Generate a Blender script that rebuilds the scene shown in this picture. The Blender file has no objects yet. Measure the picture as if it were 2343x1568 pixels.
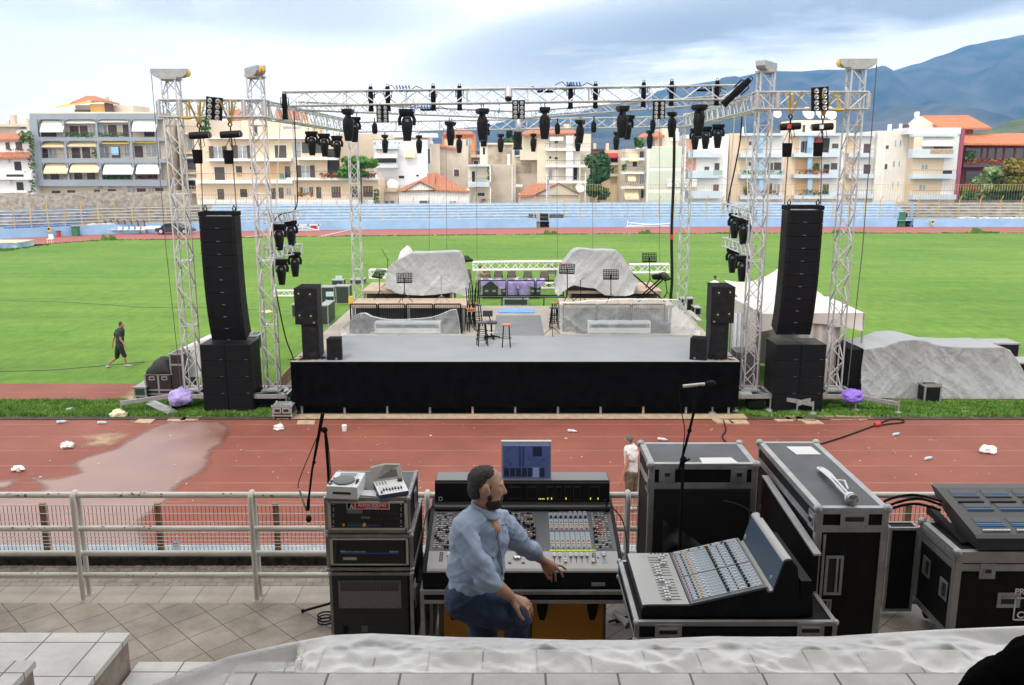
import bpy,bmesh,math,random
from math import radians as R,sin,cos,tan,pi,sqrt,atan2
from mathutils import Vector as V,Matrix,noise
random.seed(7)
S=bpy.context.scene
C=S.collection
CAMZ,PITCH,F,U0,V0=7.5,R(11.6),1985.0,1171.0,784.0
cam=bpy.data.objects.new('camera',bpy.data.cameras.new('camera'))
C.objects.link(cam)
cam.location=(0,0,CAMZ)
cam.rotation_euler=(R(90)-PITCH,0,0)
cam.data.sensor_width=36.0
cam.data.lens=F/2342*36
cam.data.clip_start=0.1
cam.data.clip_end=30000
S.camera=cam
FW=V((0,cos(PITCH),-sin(PITCH)));UP=V((0,sin(PITCH),cos(PITCH)));RT=V((1,0,0))
CAM=V((0,0,CAMZ))
def ray(u,v):return RT*((u-U0)/F)+UP*((V0-v)/F)+FW
def at(u,v,Y):
 d=ray(u,v);return CAM+d*(Y/d.y)
def onz(u,v,z=0.0):
 d=ray(u,v);return CAM+d*((z-CAMZ)/d.z)
SUN_EL,SUN_AZ=R(52),R(205)
S.view_settings.view_transform='Standard'
S.view_settings.look='None'
S.view_settings.exposure=0.12
S.view_settings.gamma=1.0
S.view_settings.use_curve_mapping=False
sun=bpy.data.objects.new('sun',bpy.data.lights.new('sun','SUN'))
C.objects.link(sun)
sun.data.energy=1.5
sun.data.angle=R(12)
sun.data.color=(1.0,.96,.9)
sd=V((sin(SUN_AZ)*cos(SUN_EL),cos(SUN_AZ)*cos(SUN_EL),sin(SUN_EL)))
sun.rotation_euler=sd.to_track_quat('Z','Y').to_euler()
W=bpy.data.worlds.new('World');S.world=W;W.use_nodes=True
def world():
 nt=W.node_tree;N=nt.nodes;L=nt.links
 for n in list(N):N.remove(n)
 out=N.new('ShaderNodeOutputWorld')
 sky=N.new('ShaderNodeTexSky');sky.sky_type='NISHITA';sky.sun_disc=False
 sky.sun_elevation=SUN_EL;sky.sun_rotation=SUN_AZ;sky.air_density=1.0;sky.dust_density=1.5
 bsky=N.new('ShaderNodeBackground');bsky.inputs[1].default_value=.12
 L.new(sky.outputs[0],bsky.inputs[0])
 tc=N.new('ShaderNodeTexCoord')
 sep=N.new('ShaderNodeSeparateXYZ');L.new(tc.outputs['Generated'],sep.inputs[0])
 def m(op,a,b=None,clamp=False):
  n=N.new('ShaderNodeMath');n.operation=op;n.use_clamp=clamp
  for i,x in enumerate((a,b)):
   if x is None:continue
   if hasattr(x,'links'):L.new(x,n.inputs[i])
   else:n.inputs[i].default_value=x
  return n.outputs[0]
 zz=m('ADD',m('MAXIMUM',sep.outputs[2],0.0),.1)
 px=m('DIVIDE',sep.outputs[0],zz);py=m('DIVIDE',sep.outputs[1],zz)
 cb=N.new('ShaderNodeCombineXYZ');L.new(px,cb.inputs[0]);L.new(py,cb.inputs[1])
 def nz(scale,detail,rough,off,dist=0.0):
  mp=N.new('ShaderNodeMapping');L.new(cb.outputs[0],mp.inputs[0]);mp.inputs['Location'].default_value=off
  n=N.new('ShaderNodeTexNoise');n.inputs['Scale'].default_value=scale
  n.inputs['Detail'].default_value=detail;n.inputs['Roughness'].default_value=rough
  n.inputs['Distortion'].default_value=dist
  L.new(mp.outputs[0],n.inputs['Vector']);return n.outputs['Fac']
 n1=nz(.55,7,.58,(3.1,1.7,0),.3)
 n2=nz(1.7,6,.55,(7.3,2.2,0),.2)
 def blob(u,v,ru,rv,slope=0.0):
  d=ray(u,v).normalized();az=atan2(d.x,d.y);el=math.asin(d.z)
  a=N.new('ShaderNodeMath');a.operation='ARCTAN2'
  L.new(sep.outputs[0],a.inputs[0]);L.new(sep.outputs[1],a.inputs[1])
  e=m('ARCSINE',sep.outputs[2])
  da=m('SUBTRACT',a.outputs[0],az)
  de=m('SUBTRACT',m('SUBTRACT',e,el),m('MULTIPLY',da,slope))
  q=m('ADD',m('POWER',m('ABSOLUTE',m('DIVIDE',da,ru/F)),2.0),m('POWER',m('ABSOLUTE',m('DIVIDE',de,rv/F)),2.0))
  return m('SUBTRACT',1.0,q,True)
 g=m('ADD',blob(1620,60,700,120,.14),m('MULTIPLY',blob(640,-10,420,95,-.05),.5),True)
 g=m('ADD',g,m('MULTIPLY',blob(150,10,320,50),.3),True)
 g=m('ADD',g,blob(2250,-20,380,60,.1),True)
 dark=m('MULTIPLY',g,m('MULTIPLY',m('SUBTRACT',m('ADD',n1,m('MULTIPLY',n2,.6)),.52),4.4,True),True)
 rest=m('MULTIPLY',m('SUBTRACT',n1,.56,True),1.5,True)
 dark=m('ADD',m('MULTIPLY',dark,1.0),m('MULTIPLY',rest,.25),True)
 ramp=N.new('ShaderNodeValToRGB');L.new(dark,ramp.inputs[0])
 e=ramp.color_ramp.elements
 e[0].position=0;e[0].color=(1.06,1.0,.92,1);e[1].position=1;e[1].color=(.37,.345,.315,1)
 x=e.new(.4);x.color=(.70,.665,.62,1)
 bcl=N.new('ShaderNodeBackground');L.new(ramp.outputs[0],bcl.inputs[0]);lo=m('SUBTRACT',1.0,m('DIVIDE',m('ABSOLUTE',sep.outputs[2]),.42),True);L.new(m('ADD',m('MULTIPLY',m('MULTIPLY',lo,lo),.95),1.85),bcl.inputs[1])
 mx=N.new('ShaderNodeMixShader')
 cover=m('ADD',m('MULTIPLY',m('SUBTRACT',n1,.25),4.0,True),.9,True)
 L.new(cover,mx.inputs[0]);L.new(bsky.outputs[0],mx.inputs[1]);L.new(bcl.outputs[0],mx.inputs[2])
 L.new(mx.outputs[0],out.inputs[0])
world()
MATS={}
def lin(c):
 return tuple(((x/255)/12.92 if x<=10 else((x/255+.055)/1.055)**2.4)for x in c)
def mat(name,col,rough=.6,metal=0.0,var=.0,vscale=3.0,bump=0.0,bscale=30.0,col2=None,alpha=1.0,emit=0.0,spec=.5,coord='Object'):
 """one procedural material: base colour broken up by noise, optional second colour for dirt, optional bump"""
 if name in MATS:return MATS[name]
 m=bpy.data.materials.new(name);m.use_nodes=True;MATS[name]=m
 nt=m.node_tree;N=nt.nodes;L=nt.links
 b=N['Principled BSDF']
 b.inputs['Base Color'].default_value=(*col,1);b.inputs['Roughness'].default_value=rough
 b.inputs['Metallic'].default_value=metal;b.inputs['Specular IOR Level'].default_value=spec
 m.diffuse_color=(*col,1)
 tc=N.new('ShaderNodeTexCoord')
 if var or col2:
  n=N.new('ShaderNodeTexNoise');n.inputs['Scale'].default_value=vscale;n.inputs['Detail'].default_value=5
  n.inputs['Roughness'].default_value=.6
  L.new(tc.outputs[coord],n.inputs['Vector'])
  r=N.new('ShaderNodeValToRGB');L.new(n.outputs['Fac'],r.inputs[0])
  c2=col2 or tuple(min(1,x*(1+var))for x in col)
  c1=col if col2 else tuple(x*(1-var)for x in col)
  r.color_ramp.elements[0].position=.35;r.color_ramp.elements[0].color=(*c1,1)
  r.color_ramp.elements[1].position=.68;r.color_ramp.elements[1].color=(*c2,1)
  L.new(r.outputs[0],b.inputs['Base Color'])
 if bump:
  n=N.new('ShaderNodeTexNoise');n.inputs['Scale'].default_value=bscale;n.inputs['Detail'].default_value=4
  L.new(tc.outputs[coord],n.inputs['Vector'])
  bp=N.new('ShaderNodeBump');bp.inputs['Strength'].default_value=bump;bp.inputs['Distance'].default_value=.02
  L.new(n.outputs['Fac'],bp.inputs['Height']);L.new(bp.outputs[0],b.inputs['Normal'])
 if emit:
  b.inputs['Emission Color'].default_value=(*col,1);b.inputs['Emission Strength'].default_value=emit
 if alpha<1:b.inputs['Alpha'].default_value=alpha
 return m
class MB:
 def __init__(s):s.v=[];s.f=[];s.m=[];s.k=0
 def mi(s,k):s.k=k;return s
 def add(s,vs,fs):
  o=len(s.v);s.v+=[tuple(x)for x in vs];s.f+=[tuple(i+o for i in q)for q in fs];s.m+=[s.k]*len(fs);return s
 def hexa(s,p):
  return s.add(p,[(3,2,1,0),(4,5,6,7),(0,1,5,4),(1,2,6,5),(2,3,7,6),(3,0,4,7)])
 def box(s,x0,x1,y0,y1,z0,z1):
  return s.hexa([(x0,y0,z0),(x1,y0,z0),(x1,y1,z0),(x0,y1,z0),(x0,y0,z1),(x1,y0,z1),(x1,y1,z1),(x0,y1,z1)])
 def cbox(s,x0,x1,y0,y1,z0,z1,c=.01):
  """a box with its twelve edges chamfered"""
  bm=bmesh.new();bmesh.ops.create_cube(bm,size=1)
  for v in bm.verts:v.co=V(((x0+x1)/2+v.co.x*(x1-x0),(y0+y1)/2+v.co.y*(y1-y0),(z0+z1)/2+v.co.z*(z1-z0)))
  bmesh.ops.bevel(bm,geom=bm.edges[:],offset=c,segments=2,profile=.7,affect='EDGES')
  return s.bm(bm)
 def bm(s,bm):
  bm.verts.index_update();s.add([v.co[:]for v in bm.verts],[[v.index for v in f.verts]for f in bm.faces]);bm.free();return s
 def obox(s,c,ax,ay,az):
  c=V(c);ax,ay,az=V(ax),V(ay),V(az)
  return s.hexa([c-ax-ay-az,c+ax-ay-az,c+ax+ay-az,c-ax+ay-az,c-ax-ay+az,c+ax-ay+az,c+ax+ay+az,c-ax+ay+az])
 def beam(s,p,q,w,h,up=(0,0,1)):
  p,q=V(p),V(q);d=(q-p);L=d.length;d.normalize();u=V(up)
  if abs(d.dot(u))>.99:u=V((0,1,0))
  r=d.cross(u).normalized();u=r.cross(d)
  return s.obox((p+q)/2,d*(L/2),r*(w/2),u*(h/2))
 def bar(s,p,q,r,n=6,r2=None,caps=True):
  p,q=V(p),V(q);d=(q-p)
  if d.length<1e-6:return s
  d.normalize();a=d.orthogonal().normalized();b=d.cross(a);r2=r if r2 is None else r2
  vs=[]
  for c,rr in((p,r),(q,r2)):
   for i in range(n):
    t=2*pi*i/n;vs.append(c+a*(rr*cos(t))+b*(rr*sin(t)))
  fs=[(i,(i+1)%n,n+(i+1)%n,n+i)for i in range(n)]
  if caps:fs+=[tuple(range(n-1,-1,-1)),tuple(range(n,2*n))]
  return s.add(vs,fs)
 def tube(s,pts,r,n=6,closed=False):
  pts=[V(p)for p in pts];m=len(pts);vs=[];a=None
  for i,p in enumerate(pts):
   d=(pts[min(i+1,m-1)]-pts[max(i-1,0)])
   d=d.normalized()if d.length>1e-9 else V((0,0,1))
   if a is None:a=d.orthogonal().normalized()
   a=(a-d*a.dot(d));a=a.normalized()if a.length>1e-6 else d.orthogonal().normalized()
   b=d.cross(a);rr=r[i]if isinstance(r,(list,tuple))else r
   for k in range(n):
    t=2*pi*k/n;vs.append(p+a*(rr*cos(t))+b*(rr*sin(t)))
  fs=[]
  for i in range(m-1):
   for k in range(n):fs.append((i*n+k,i*n+(k+1)%n,(i+1)*n+(k+1)%n,(i+1)*n+k))
  fs+=[tuple(range(n-1,-1,-1)),tuple(range((m-1)*n,m*n))]
  return s.add(vs,fs)
 def lathe(s,prof,c=(0,0,0),axis=(0,0,1),n=16,cap=True):
  c=V(c);d=V(axis).normalized();a=d.orthogonal().normalized();b=d.cross(a);vs=[]
  for r,h in prof:
   for k in range(n):
    t=2*pi*k/n;vs.append(c+d*h+a*(r*cos(t))+b*(r*sin(t)))
  fs=[];m=len(prof)
  for i in range(m-1):
   for k in range(n):fs.append((i*n+k,i*n+(k+1)%n,(i+1)*n+(k+1)%n,(i+1)*n+k))
  if cap:fs+=[tuple(range(n-1,-1,-1)),tuple(range((m-1)*n,m*n))]
  return s.add(vs,fs)
 def prism(s,poly,ext):
  n=len(poly);e=V(ext);vs=[V(p)for p in poly]+[V(p)+e for p in poly]
  return s.add(vs,[tuple(range(n-1,-1,-1)),tuple(range(n,2*n))]+[(i,(i+1)%n,n+(i+1)%n,n+i)for i in range(n)])
 def quad(s,a,b,c,d):return s.add([a,b,c,d],[(0,1,2,3)])
 def grid(s,fn,nu,nv):
  vs=[fn(i/nu,j/nv)for j in range(nv+1)for i in range(nu+1)]
  return s.add(vs,[(j*(nu+1)+i,j*(nu+1)+i+1,(j+1)*(nu+1)+i+1,(j+1)*(nu+1)+i)for j in range(nv)for i in range(nu)])
 def ball(s,c,rx,ry,rz,n=10,m=7):
  prof=[];c=V(c);vs=[]
  for i in range(m+1):
   t=-pi/2+pi*i/m
   for k in range(n):
    p=2*pi*k/n;vs.append(c+V((rx*cos(t)*cos(p),ry*cos(t)*sin(p),rz*sin(t))))
  fs=[(i*n+k,i*n+(k+1)%n,(i+1)*n+(k+1)%n,(i+1)*n+k)for i in range(m)for k in range(n)]
  return s.add(vs,fs)
 def build(s,name,mats,parent=None,smooth=False,local=False):
  me=bpy.data.meshes.new(name)
  vs=s.v
  if parent is not None and not local:
   inv=WM(parent).inverted();vs=[tuple(inv@V(p))for p in vs]
  me.from_pydata(vs,[],s.f)
  for m in(mats if isinstance(mats,(list,tuple))else[mats]):me.materials.append(m)
  if len(set(s.m))>1:me.polygons.foreach_set('material_index',s.m)
  me.validate();me.update()
  bm=bmesh.new();bm.from_mesh(me)
  bmesh.ops.remove_doubles(bm,verts=bm.verts,dist=1e-6)
  bmesh.ops.recalc_face_normals(bm,faces=bm.faces)
  bm.to_mesh(me);bm.free()
  if smooth is True:me.shade_smooth()
  elif smooth:
   me.shade_smooth();me.set_sharp_from_angle(angle=R(smooth))
  o=bpy.data.objects.new(name,me);C.objects.link(o)
  if parent is not None:o.parent=parent
  return o
def WM(o):
 m=o.matrix_basis.copy()if False else Matrix.LocRotScale(o.location,o.rotation_euler,o.scale)
 return WM(o.parent)@m if o.parent else m
def tag(o,label=None,cat=None,group=None,kind=None):
 if label:o['label']=label
 if cat:o['category']=cat
 if group:o['group']=group
 if kind:o['kind']=kind
 return o
def thing(name,label,cat,loc=(0,0,0),rz=0.0,group=None,rot=None):
 o=bpy.data.objects.new(name,None);C.objects.link(o);o.empty_display_size=.2
 o.location=loc;o.rotation_euler=rot or(0,0,rz)
 return tag(o,label,cat,group)
def dup(root,loc,rz=0.0,label=None,group=None,rot=None,scale=None):
 def cp(o,par):
  c=o.copy();C.objects.link(c)
  if par is not None:c.parent=par
  for k in kids.get(o.name,[]):cp(k,c)
  return c
 kids={}
 def coll(o):
  kids[o.name]=list(o.children)
  for k in o.children:coll(k)
 coll(root)
 c=cp(root,None);c.location=loc;c.rotation_euler=rot or(0,0,rz)
 if scale:c.scale=scale
 if label:c['label']=label
 if group:c['group']=group
 return c
ORD=['leftmost','second from left','third from left','fourth from left','fifth from left','sixth from left','seventh from left','eighth from left','ninth from left','tenth from left','eleventh from left','twelfth from left']
def evaluated(o):
 """the final mesh of one object, worked out in a small scene of its own"""
 ts=bpy.data.scenes.new('workshop');ts.collection.objects.link(o);vl=ts.view_layers[0];vl.update()
 me=bpy.data.meshes.new_from_object(o.evaluated_get(vl.depsgraph))
 bpy.data.objects.remove(o);bpy.data.scenes.remove(ts);return me
def text_mesh(body,size,mat_,name,parent,origin,xdir,ydir,depth=.002,align='LEFT',bold=0.0):
 cu=bpy.data.curves.new('t','FONT');cu.body=body;cu.size=size;cu.extrude=depth;cu.align_x=align;cu.offset=bold
 me=evaluated(bpy.data.objects.new('t',cu))
 x=V(xdir).normalized();y=V(ydir).normalized();z=x.cross(y)
 M=Matrix.Translation(V(origin))@Matrix((x,y,z)).transposed().to_4x4()
 if parent is not None:M=WM(parent).inverted()@M
 me.transform(M);me.materials.clear();me.materials.append(mat_)
 for p in me.polygons:p.material_index=0
 ob=bpy.data.objects.new(name,me);C.objects.link(ob)
 if parent is not None:ob.parent=parent
 return ob
alu=mat('aluminium',(.50,.51,.53),.42,.55,var=.12,vscale=6)
alu_dull=mat('dull_aluminium',(.36,.37,.38),.5,.65,var=.15,vscale=8)
steel=mat('galvanised_steel',(.36,.37,.38),.5,.6,var=.2,vscale=5)
black_pl=mat('black_plastic',(.009,.009,.0105),.5,var=.3,vscale=9,spec=.16)
black_mt=mat('matt_black',(.008,.008,.009),.8,var=.3,vscale=5,spec=.1)
black_grl=mat('black_grille',(.007,.007,.009),.75,var=.2,vscale=40,bump=.5,bscale=220,spec=.12)
case_blk=mat('case_laminate',(.009,.009,.0095),.55,var=.35,vscale=7,bump=.15,bscale=120,spec=.14)
case_top=mat('case_laminate_dusty',(.045,.05,.058),.5,var=.3,vscale=4,bump=.1,bscale=100)
case_brn=mat('brown_laminate',(.028,.016,.018),.5,var=.3,vscale=6)
case_grn=mat('green_black_laminate',(.025,.036,.032),.5,var=.3,vscale=6)
white_pt=mat('white_paint',(.72,.73,.74),.5,var=.08,vscale=4)
rail_pt=mat('worn_white_paint',(.62,.61,.57),.42,var=.1,vscale=3,col2=(.5,.49,.45))
rust=mat('rusty_steel',(.16,.15,.14),.75,col2=(.36,.17,.04),vscale=9)
wood=mat('raw_plywood',(.42,.31,.21),.7,var=.2,vscale=6)
rubber=mat('rubber',(.012,.012,.012),.8,spec=.15)
lens_m=mat('lens_glass',(.32,.33,.34),.15,.6,var=.3,vscale=30)
hair_m=mat('dark_hair',(.014,.012,.011),.65,col2=(.05,.045,.042),vscale=70,bump=.9,bscale=260)
skin_m=mat('skin',(.40,.225,.155),.5,var=.14,vscale=22,bump=.12,bscale=240)
skin_b=mat('figure_skin',(.36,.19,.125),.55,var=.12,vscale=12)  # skin tone shared by the smaller figures
yellow=mat('yellow_paint',(.62,.42,.05),.55,var=.15,vscale=6)
red_pt=mat('red_paint',(.48,.03,.03),.45,var=.1)
blue_pt=mat('blue_paint',(.04,.12,.42),.5,var=.15)
green_pt=mat('green_paint',(.03,.16,.08),.5,var=.15)
glass_dk=mat('dark_glass',(.03,.035,.045),.12,var=.4,vscale=.6)
glass_lt=mat('curtained_glass',(.30,.33,.37),.2,var=.25,vscale=.9)
strap=mat('yellow_strap',(.38,.28,.07),.8,var=.15)
chain_m=mat('chain_steel',(.13,.13,.14),.5,.6)
seat_w=mat('white_plastic',(.75,.76,.78),.4)
def crinkle(m,scale=4.0,strength=.6,dist=.06,warp=.25,stretch=(1,1,1)):
 """sharp creases of a crumpled sheet"""
 nt=m.node_tree;N=nt.nodes;L=nt.links;b=N['Principled BSDF'];tc=N.new('ShaderNodeTexCoord');n=N.new('ShaderNodeTexNoise');n.inputs['Scale'].default_value=1.3;n.inputs['Detail'].default_value=3;L.new(tc.outputs['Object'],n.inputs['Vector'])
 va=N.new('ShaderNodeVectorMath');va.operation='MULTIPLY_ADD';L.new(n.outputs['Color'],va.inputs[0]);va.inputs[1].default_value=(warp*2,)*3;L.new(tc.outputs['Object'],va.inputs[2]);mp=N.new('ShaderNodeMapping');mp.inputs['Scale'].default_value=stretch;L.new(va.outputs[0],mp.inputs[0]);prev=None
 for sc,am in((scale,1.0),(scale*2.3,.5),(scale*5.5,.22)):
  v=N.new('ShaderNodeTexVoronoi');v.inputs['Scale'].default_value=sc;L.new(mp.outputs[0],v.inputs['Vector'])
  bp=N.new('ShaderNodeBump');bp.inputs['Strength'].default_value=strength;bp.inputs['Distance'].default_value=dist*am;L.new(v.outputs['Distance'],bp.inputs['Height'])
  if prev is not None:L.new(prev.outputs[0],bp.inputs['Normal'])
  prev=bp
 L.new(prev.outputs[0],b.inputs['Normal']);return m
purple=crinkle(mat('purple_sheet',(.35,.28,.62),.45,var=.1,vscale=5),4,.35,.08)
def tile_mat(name,col,col2,mortar,sx,sy,ox=0.,oy=0.,rot=0.,ms=.004,offs=0.,bump=.3,var=.55,vscale=2.2):
 m=bpy.data.materials.new(name);m.use_nodes=True;nt=m.node_tree;N=nt.nodes;L=nt.links
 b=N['Principled BSDF'];b.inputs['Roughness'].default_value=.6
 tc=N.new('ShaderNodeTexCoord');mp=N.new('ShaderNodeMapping');L.new(tc.outputs['Object'],mp.inputs[0])
 mp.inputs['Location'].default_value=(ox,oy,0);mp.inputs['Rotation'].default_value=(0,0,rot)
 br=N.new('ShaderNodeTexBrick');L.new(mp.outputs[0],br.inputs['Vector'])
 br.offset=offs;br.inputs['Scale'].default_value=1;br.inputs['Brick Width'].default_value=sx;br.inputs['Row Height'].default_value=sy
 br.inputs['Mortar Size'].default_value=ms;br.inputs['Mortar Smooth'].default_value=.1
 br.inputs['Color1'].default_value=(*col,1);br.inputs['Color2'].default_value=(*col2,1);br.inputs['Mortar'].default_value=(*mortar,1)
 n=N.new('ShaderNodeTexNoise');n.inputs['Scale'].default_value=vscale;n.inputs['Detail'].default_value=9;n.inputs['Roughness'].default_value=.68
 L.new(tc.outputs['Object'],n.inputs['Vector'])
 r=N.new('ShaderNodeValToRGB');L.new(n.outputs['Fac'],r.inputs[0])
 r.color_ramp.elements[0].position=.3;r.color_ramp.elements[0].color=(1-var,1-var,1-var*1.05,1)
 r.color_ramp.elements[1].position=.62;r.color_ramp.elements[1].color=(1,1,1,1)
 mx=N.new('ShaderNodeMix');mx.data_type='RGBA';mx.blend_type='MULTIPLY';mx.inputs[0].default_value=1
 L.new(br.outputs['Color'],mx.inputs[6]);L.new(r.outputs[0],mx.inputs[7]);L.new(mx.outputs[2],b.inputs['Base Color'])
 bp=N.new('ShaderNodeBump');bp.inputs['Strength'].default_value=bump;bp.inputs['Distance'].default_value=.01;bp.invert=True
 L.new(br.outputs['Fac'],bp.inputs['Height']);L.new(bp.outputs[0],b.inputs['Normal'])
 return m
def grass_mat():
 m=bpy.data.materials.new('turf');m.use_nodes=True;nt=m.node_tree;N=nt.nodes;L=nt.links
 b=N['Principled BSDF'];b.inputs['Roughness'].default_value=.9;b.inputs['Specular IOR Level'].default_value=.15
 tc=N.new('ShaderNodeTexCoord')
 def nz(sc,det,sx=1.,sy=1.):
  mp=N.new('ShaderNodeMapping');L.new(tc.outputs['Object'],mp.inputs[0]);mp.inputs['Scale'].default_value=(sx,sy,1)
  n=N.new('ShaderNodeTexNoise');n.inputs['Scale'].default_value=sc;n.inputs['Detail'].default_value=det;n.inputs['Roughness'].default_value=.65
  L.new(mp.outputs[0],n.inputs['Vector']);return n.outputs['Fac']
 def ramp(f,a,c0,d,c1):
  r=N.new('ShaderNodeValToRGB');L.new(f,r.inputs[0])
  r.color_ramp.elements[0].position=a;r.color_ramp.elements[0].color=(*c0,1)
  r.color_ramp.elements[1].position=d;r.color_ramp.elements[1].color=(*c1,1);return r.outputs[0]
 def mul(a,c):
  x=N.new('ShaderNodeMix');x.data_type='RGBA';x.blend_type='MULTIPLY';x.inputs[0].default_value=1
  L.new(a,x.inputs[6]);L.new(c,x.inputs[7]);return x.outputs[2]
 base=ramp(nz(.09,4,1,.8),.32,(.082,.198,.020),.68,(.140,.268,.037))
 fine=ramp(nz(2.2,6,1,.45),.3,(.68,.72,.62),.7,(1.12,1.1,1.1))
 blades=ramp(nz(14,4),.3,(.62,.66,.6),.72,(1.2,1.15,1.2))
 worn=ramp(nz(.35,7,.6,1.6),.6,(1,1,1),.78,(1.35,1.12,1.5))
 streak=ramp(nz(1,5,.03,.55),.3,(.80,.82,.78),.7,(1.16,1.12,1.1));dry=ramp(nz(.05,6,1,1.4),.5,(1,1,1),.75,(1.35,1.1,1.2))
 L.new(mul(mul(mul(mul(mul(base,fine),blades),worn),streak),dry),b.inputs['Base Color'])
 b.inputs['Sheen Weight'].default_value=.09;b.inputs['Sheen Roughness'].default_value=.5;b.inputs['Sheen Tint'].default_value=(.75,1,.5,1)
 bp=N.new('ShaderNodeBump');bp.inputs['Strength'].default_value=.6;bp.inputs['Distance'].default_value=.03
 L.new(nz(20,3),bp.inputs['Height']);L.new(bp.outputs[0],b.inputs['Normal'])
 return m
def track_mat(name,c,c2,lo=.0,sand=True):
 m=bpy.data.materials.new(name);m.use_nodes=True;nt=m.node_tree;N=nt.nodes;L=nt.links
 b=N['Principled BSDF'];b.inputs['Roughness'].default_value=.72;b.inputs['Specular IOR Level'].default_value=.35
 tc=N.new('ShaderNodeTexCoord')
 def nz(sc,det,ro=.6,off=(0,0,0),s=(1,1,1)):
  mp=N.new('ShaderNodeMapping');L.new(tc.outputs['Object'],mp.inputs[0]);mp.inputs['Location'].default_value=off;mp.inputs['Scale'].default_value=s
  n=N.new('ShaderNodeTexNoise');n.inputs['Scale'].default_value=sc;n.inputs['Detail'].default_value=det;n.inputs['Roughness'].default_value=ro
  L.new(mp.outputs[0],n.inputs['Vector']);return n.outputs['Fac']
 def ramp(f,a,c0,d,c1):
  r=N.new('ShaderNodeValToRGB');L.new(f,r.inputs[0])
  r.color_ramp.elements[0].position=a;r.color_ramp.elements[0].color=(*c0,1)
  r.color_ramp.elements[1].position=d;r.color_ramp.elements[1].color=(*c1,1);return r.outputs[0]
 def mixc(f,a,c):
  x=N.new('ShaderNodeMix');x.data_type='RGBA';L.new(f,x.inputs[0]);L.new(a,x.inputs[6]);x.inputs[7].default_value=(*c,1);return x.outputs[2]
 base=ramp(nz(.35,8,.7),.3,c,.7,c2)
 flecks=ramp(nz(9,6,.75,(4,2,0)),.72,(0,0,0),.78,(.75,.75,.75))
 chips=ramp(nz(1.4,9,.72,(1,8,0),(.55,1.3,1)),.66,(0,0,0),.72,(.8,.8,.8))
 col=mixc(flecks,base,(.42,.3,.24))if sand else base
 col=mixc(chips,col,(.44,.33,.27))if sand else col
 L.new(col,b.inputs['Base Color'])
 bp=N.new('ShaderNodeBump');bp.inputs['Strength'].default_value=.35;bp.inputs['Distance'].default_value=.01
 L.new(nz(60,3),bp.inputs['Height']);L.new(bp.outputs[0],b.inputs['Normal'])
 return m
turf=grass_mat()
tartan=track_mat('red_track',(.165,.046,.032),(.235,.078,.053))
tartan_hazed=track_mat('red_track_hazed',(.27,.085,.07),(.31,.11,.095),sand=False)  # far copy of the track red, paled for haze and glancing light
def sheet(name,pts,m,z=None,kind='structure',cut=1.0):
 me=bpy.data.meshes.new(name);bm=bmesh.new()
 f=bm.faces.new([bm.verts.new((p[0],p[1],p[2]if z is None else z))for p in pts])
 bmesh.ops.triangulate(bm,faces=[f]);bmesh.ops.recalc_face_normals(bm,faces=bm.faces[:])
 if bm.faces[0].normal.z<0:bmesh.ops.reverse_faces(bm,faces=bm.faces[:])
 bm.to_mesh(me);bm.free();me.materials.append(m)
 o=bpy.data.objects.new(name,me);C.objects.link(o)
 if kind:o['kind']=kind
 return o
town=mat('town_ground',(.22,.21,.19),.9,var=.3,vscale=.05)
sheet('ground',[(-9000,-300,0),(9000,-300,0),(9000,9000,0),(-9000,9000,0)],town,z=-.06)
FAR=[(-900,590),(0,575),(120,558),(243,550),(452,548),(605,543),(1210,537),(1694,534.5),(2342,534),(3200,536)]
WALLB=[(-900,556),(0,547),(243,536),(452,530),(605,528),(1210,521),(1694,519),(2342,520),(3200,522)]
farp=[onz(u,v)for u,v in FAR]
wallp=[onz(u,v)for u,v in WALLB]
sheet('football_field',[(-75,29.4,0),(75,29.4,0)]+[tuple(p)for p in reversed(farp)],turf,z=0)
sheet('far_track',[tuple(p)for p in farp]+[tuple(p+V((0,1.5,0)))for p in reversed(wallp)],tartan_hazed,z=-.01)
sheet('near_track',[(-60,7.0,0),(60,7.0,0),(60,25.0,0),(-60,25.0,0)],tartan,z=0)
sheet('inner_track_strip',[(-60,27.2,0),(60,27.2,0),(60,29.4,0),(-60,29.4,0)],tartan,z=0)
sheet('grass_verge',[(-60,25.25,0),(60,25.25,0),(60,27.2,0),(-60,27.2,0)],turf,z=0)
drain=mat('dark_drain',(.05,.035,.028),.85,var=.4,vscale=3)
MB().box(-60,60,25.0,25.25,-.1,.03).build('track_kerb',drain)['kind']='structure'
lines_m=mat('faded_line_paint',(.29,.125,.10),.7,var=.3,vscale=1.5)
lm=MB()
for k in range(15):
 y=24.55-1.2*k
 lm.box(-60,60,y-.016,y+.016,-.02,.004)
lm.box(-60,60,28.2,28.24,-.02,.004)
o=lm.build('lane_lines',lines_m);o['kind']='structure'
fl=MB()
for(u0,v0,u1,v1)in((690,541.5,640,534.5),(735,540.5,800,526),(560,542.5,672,529)):
 a,b=onz(u0,v0),onz(u1,v1);fl.beam(a+V((0,0,-.005)),b+V((0,0,-.005)),.16,.006)
fl.build('far_lane_lines',white_pt)['kind']='structure'
def zt(x,y):return onz((x/1.9525)/1.6534,(1400+y/1.9525)/1.6534)
wet=bpy.data.materials.new('wet_track');wet.use_nodes=True
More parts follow.
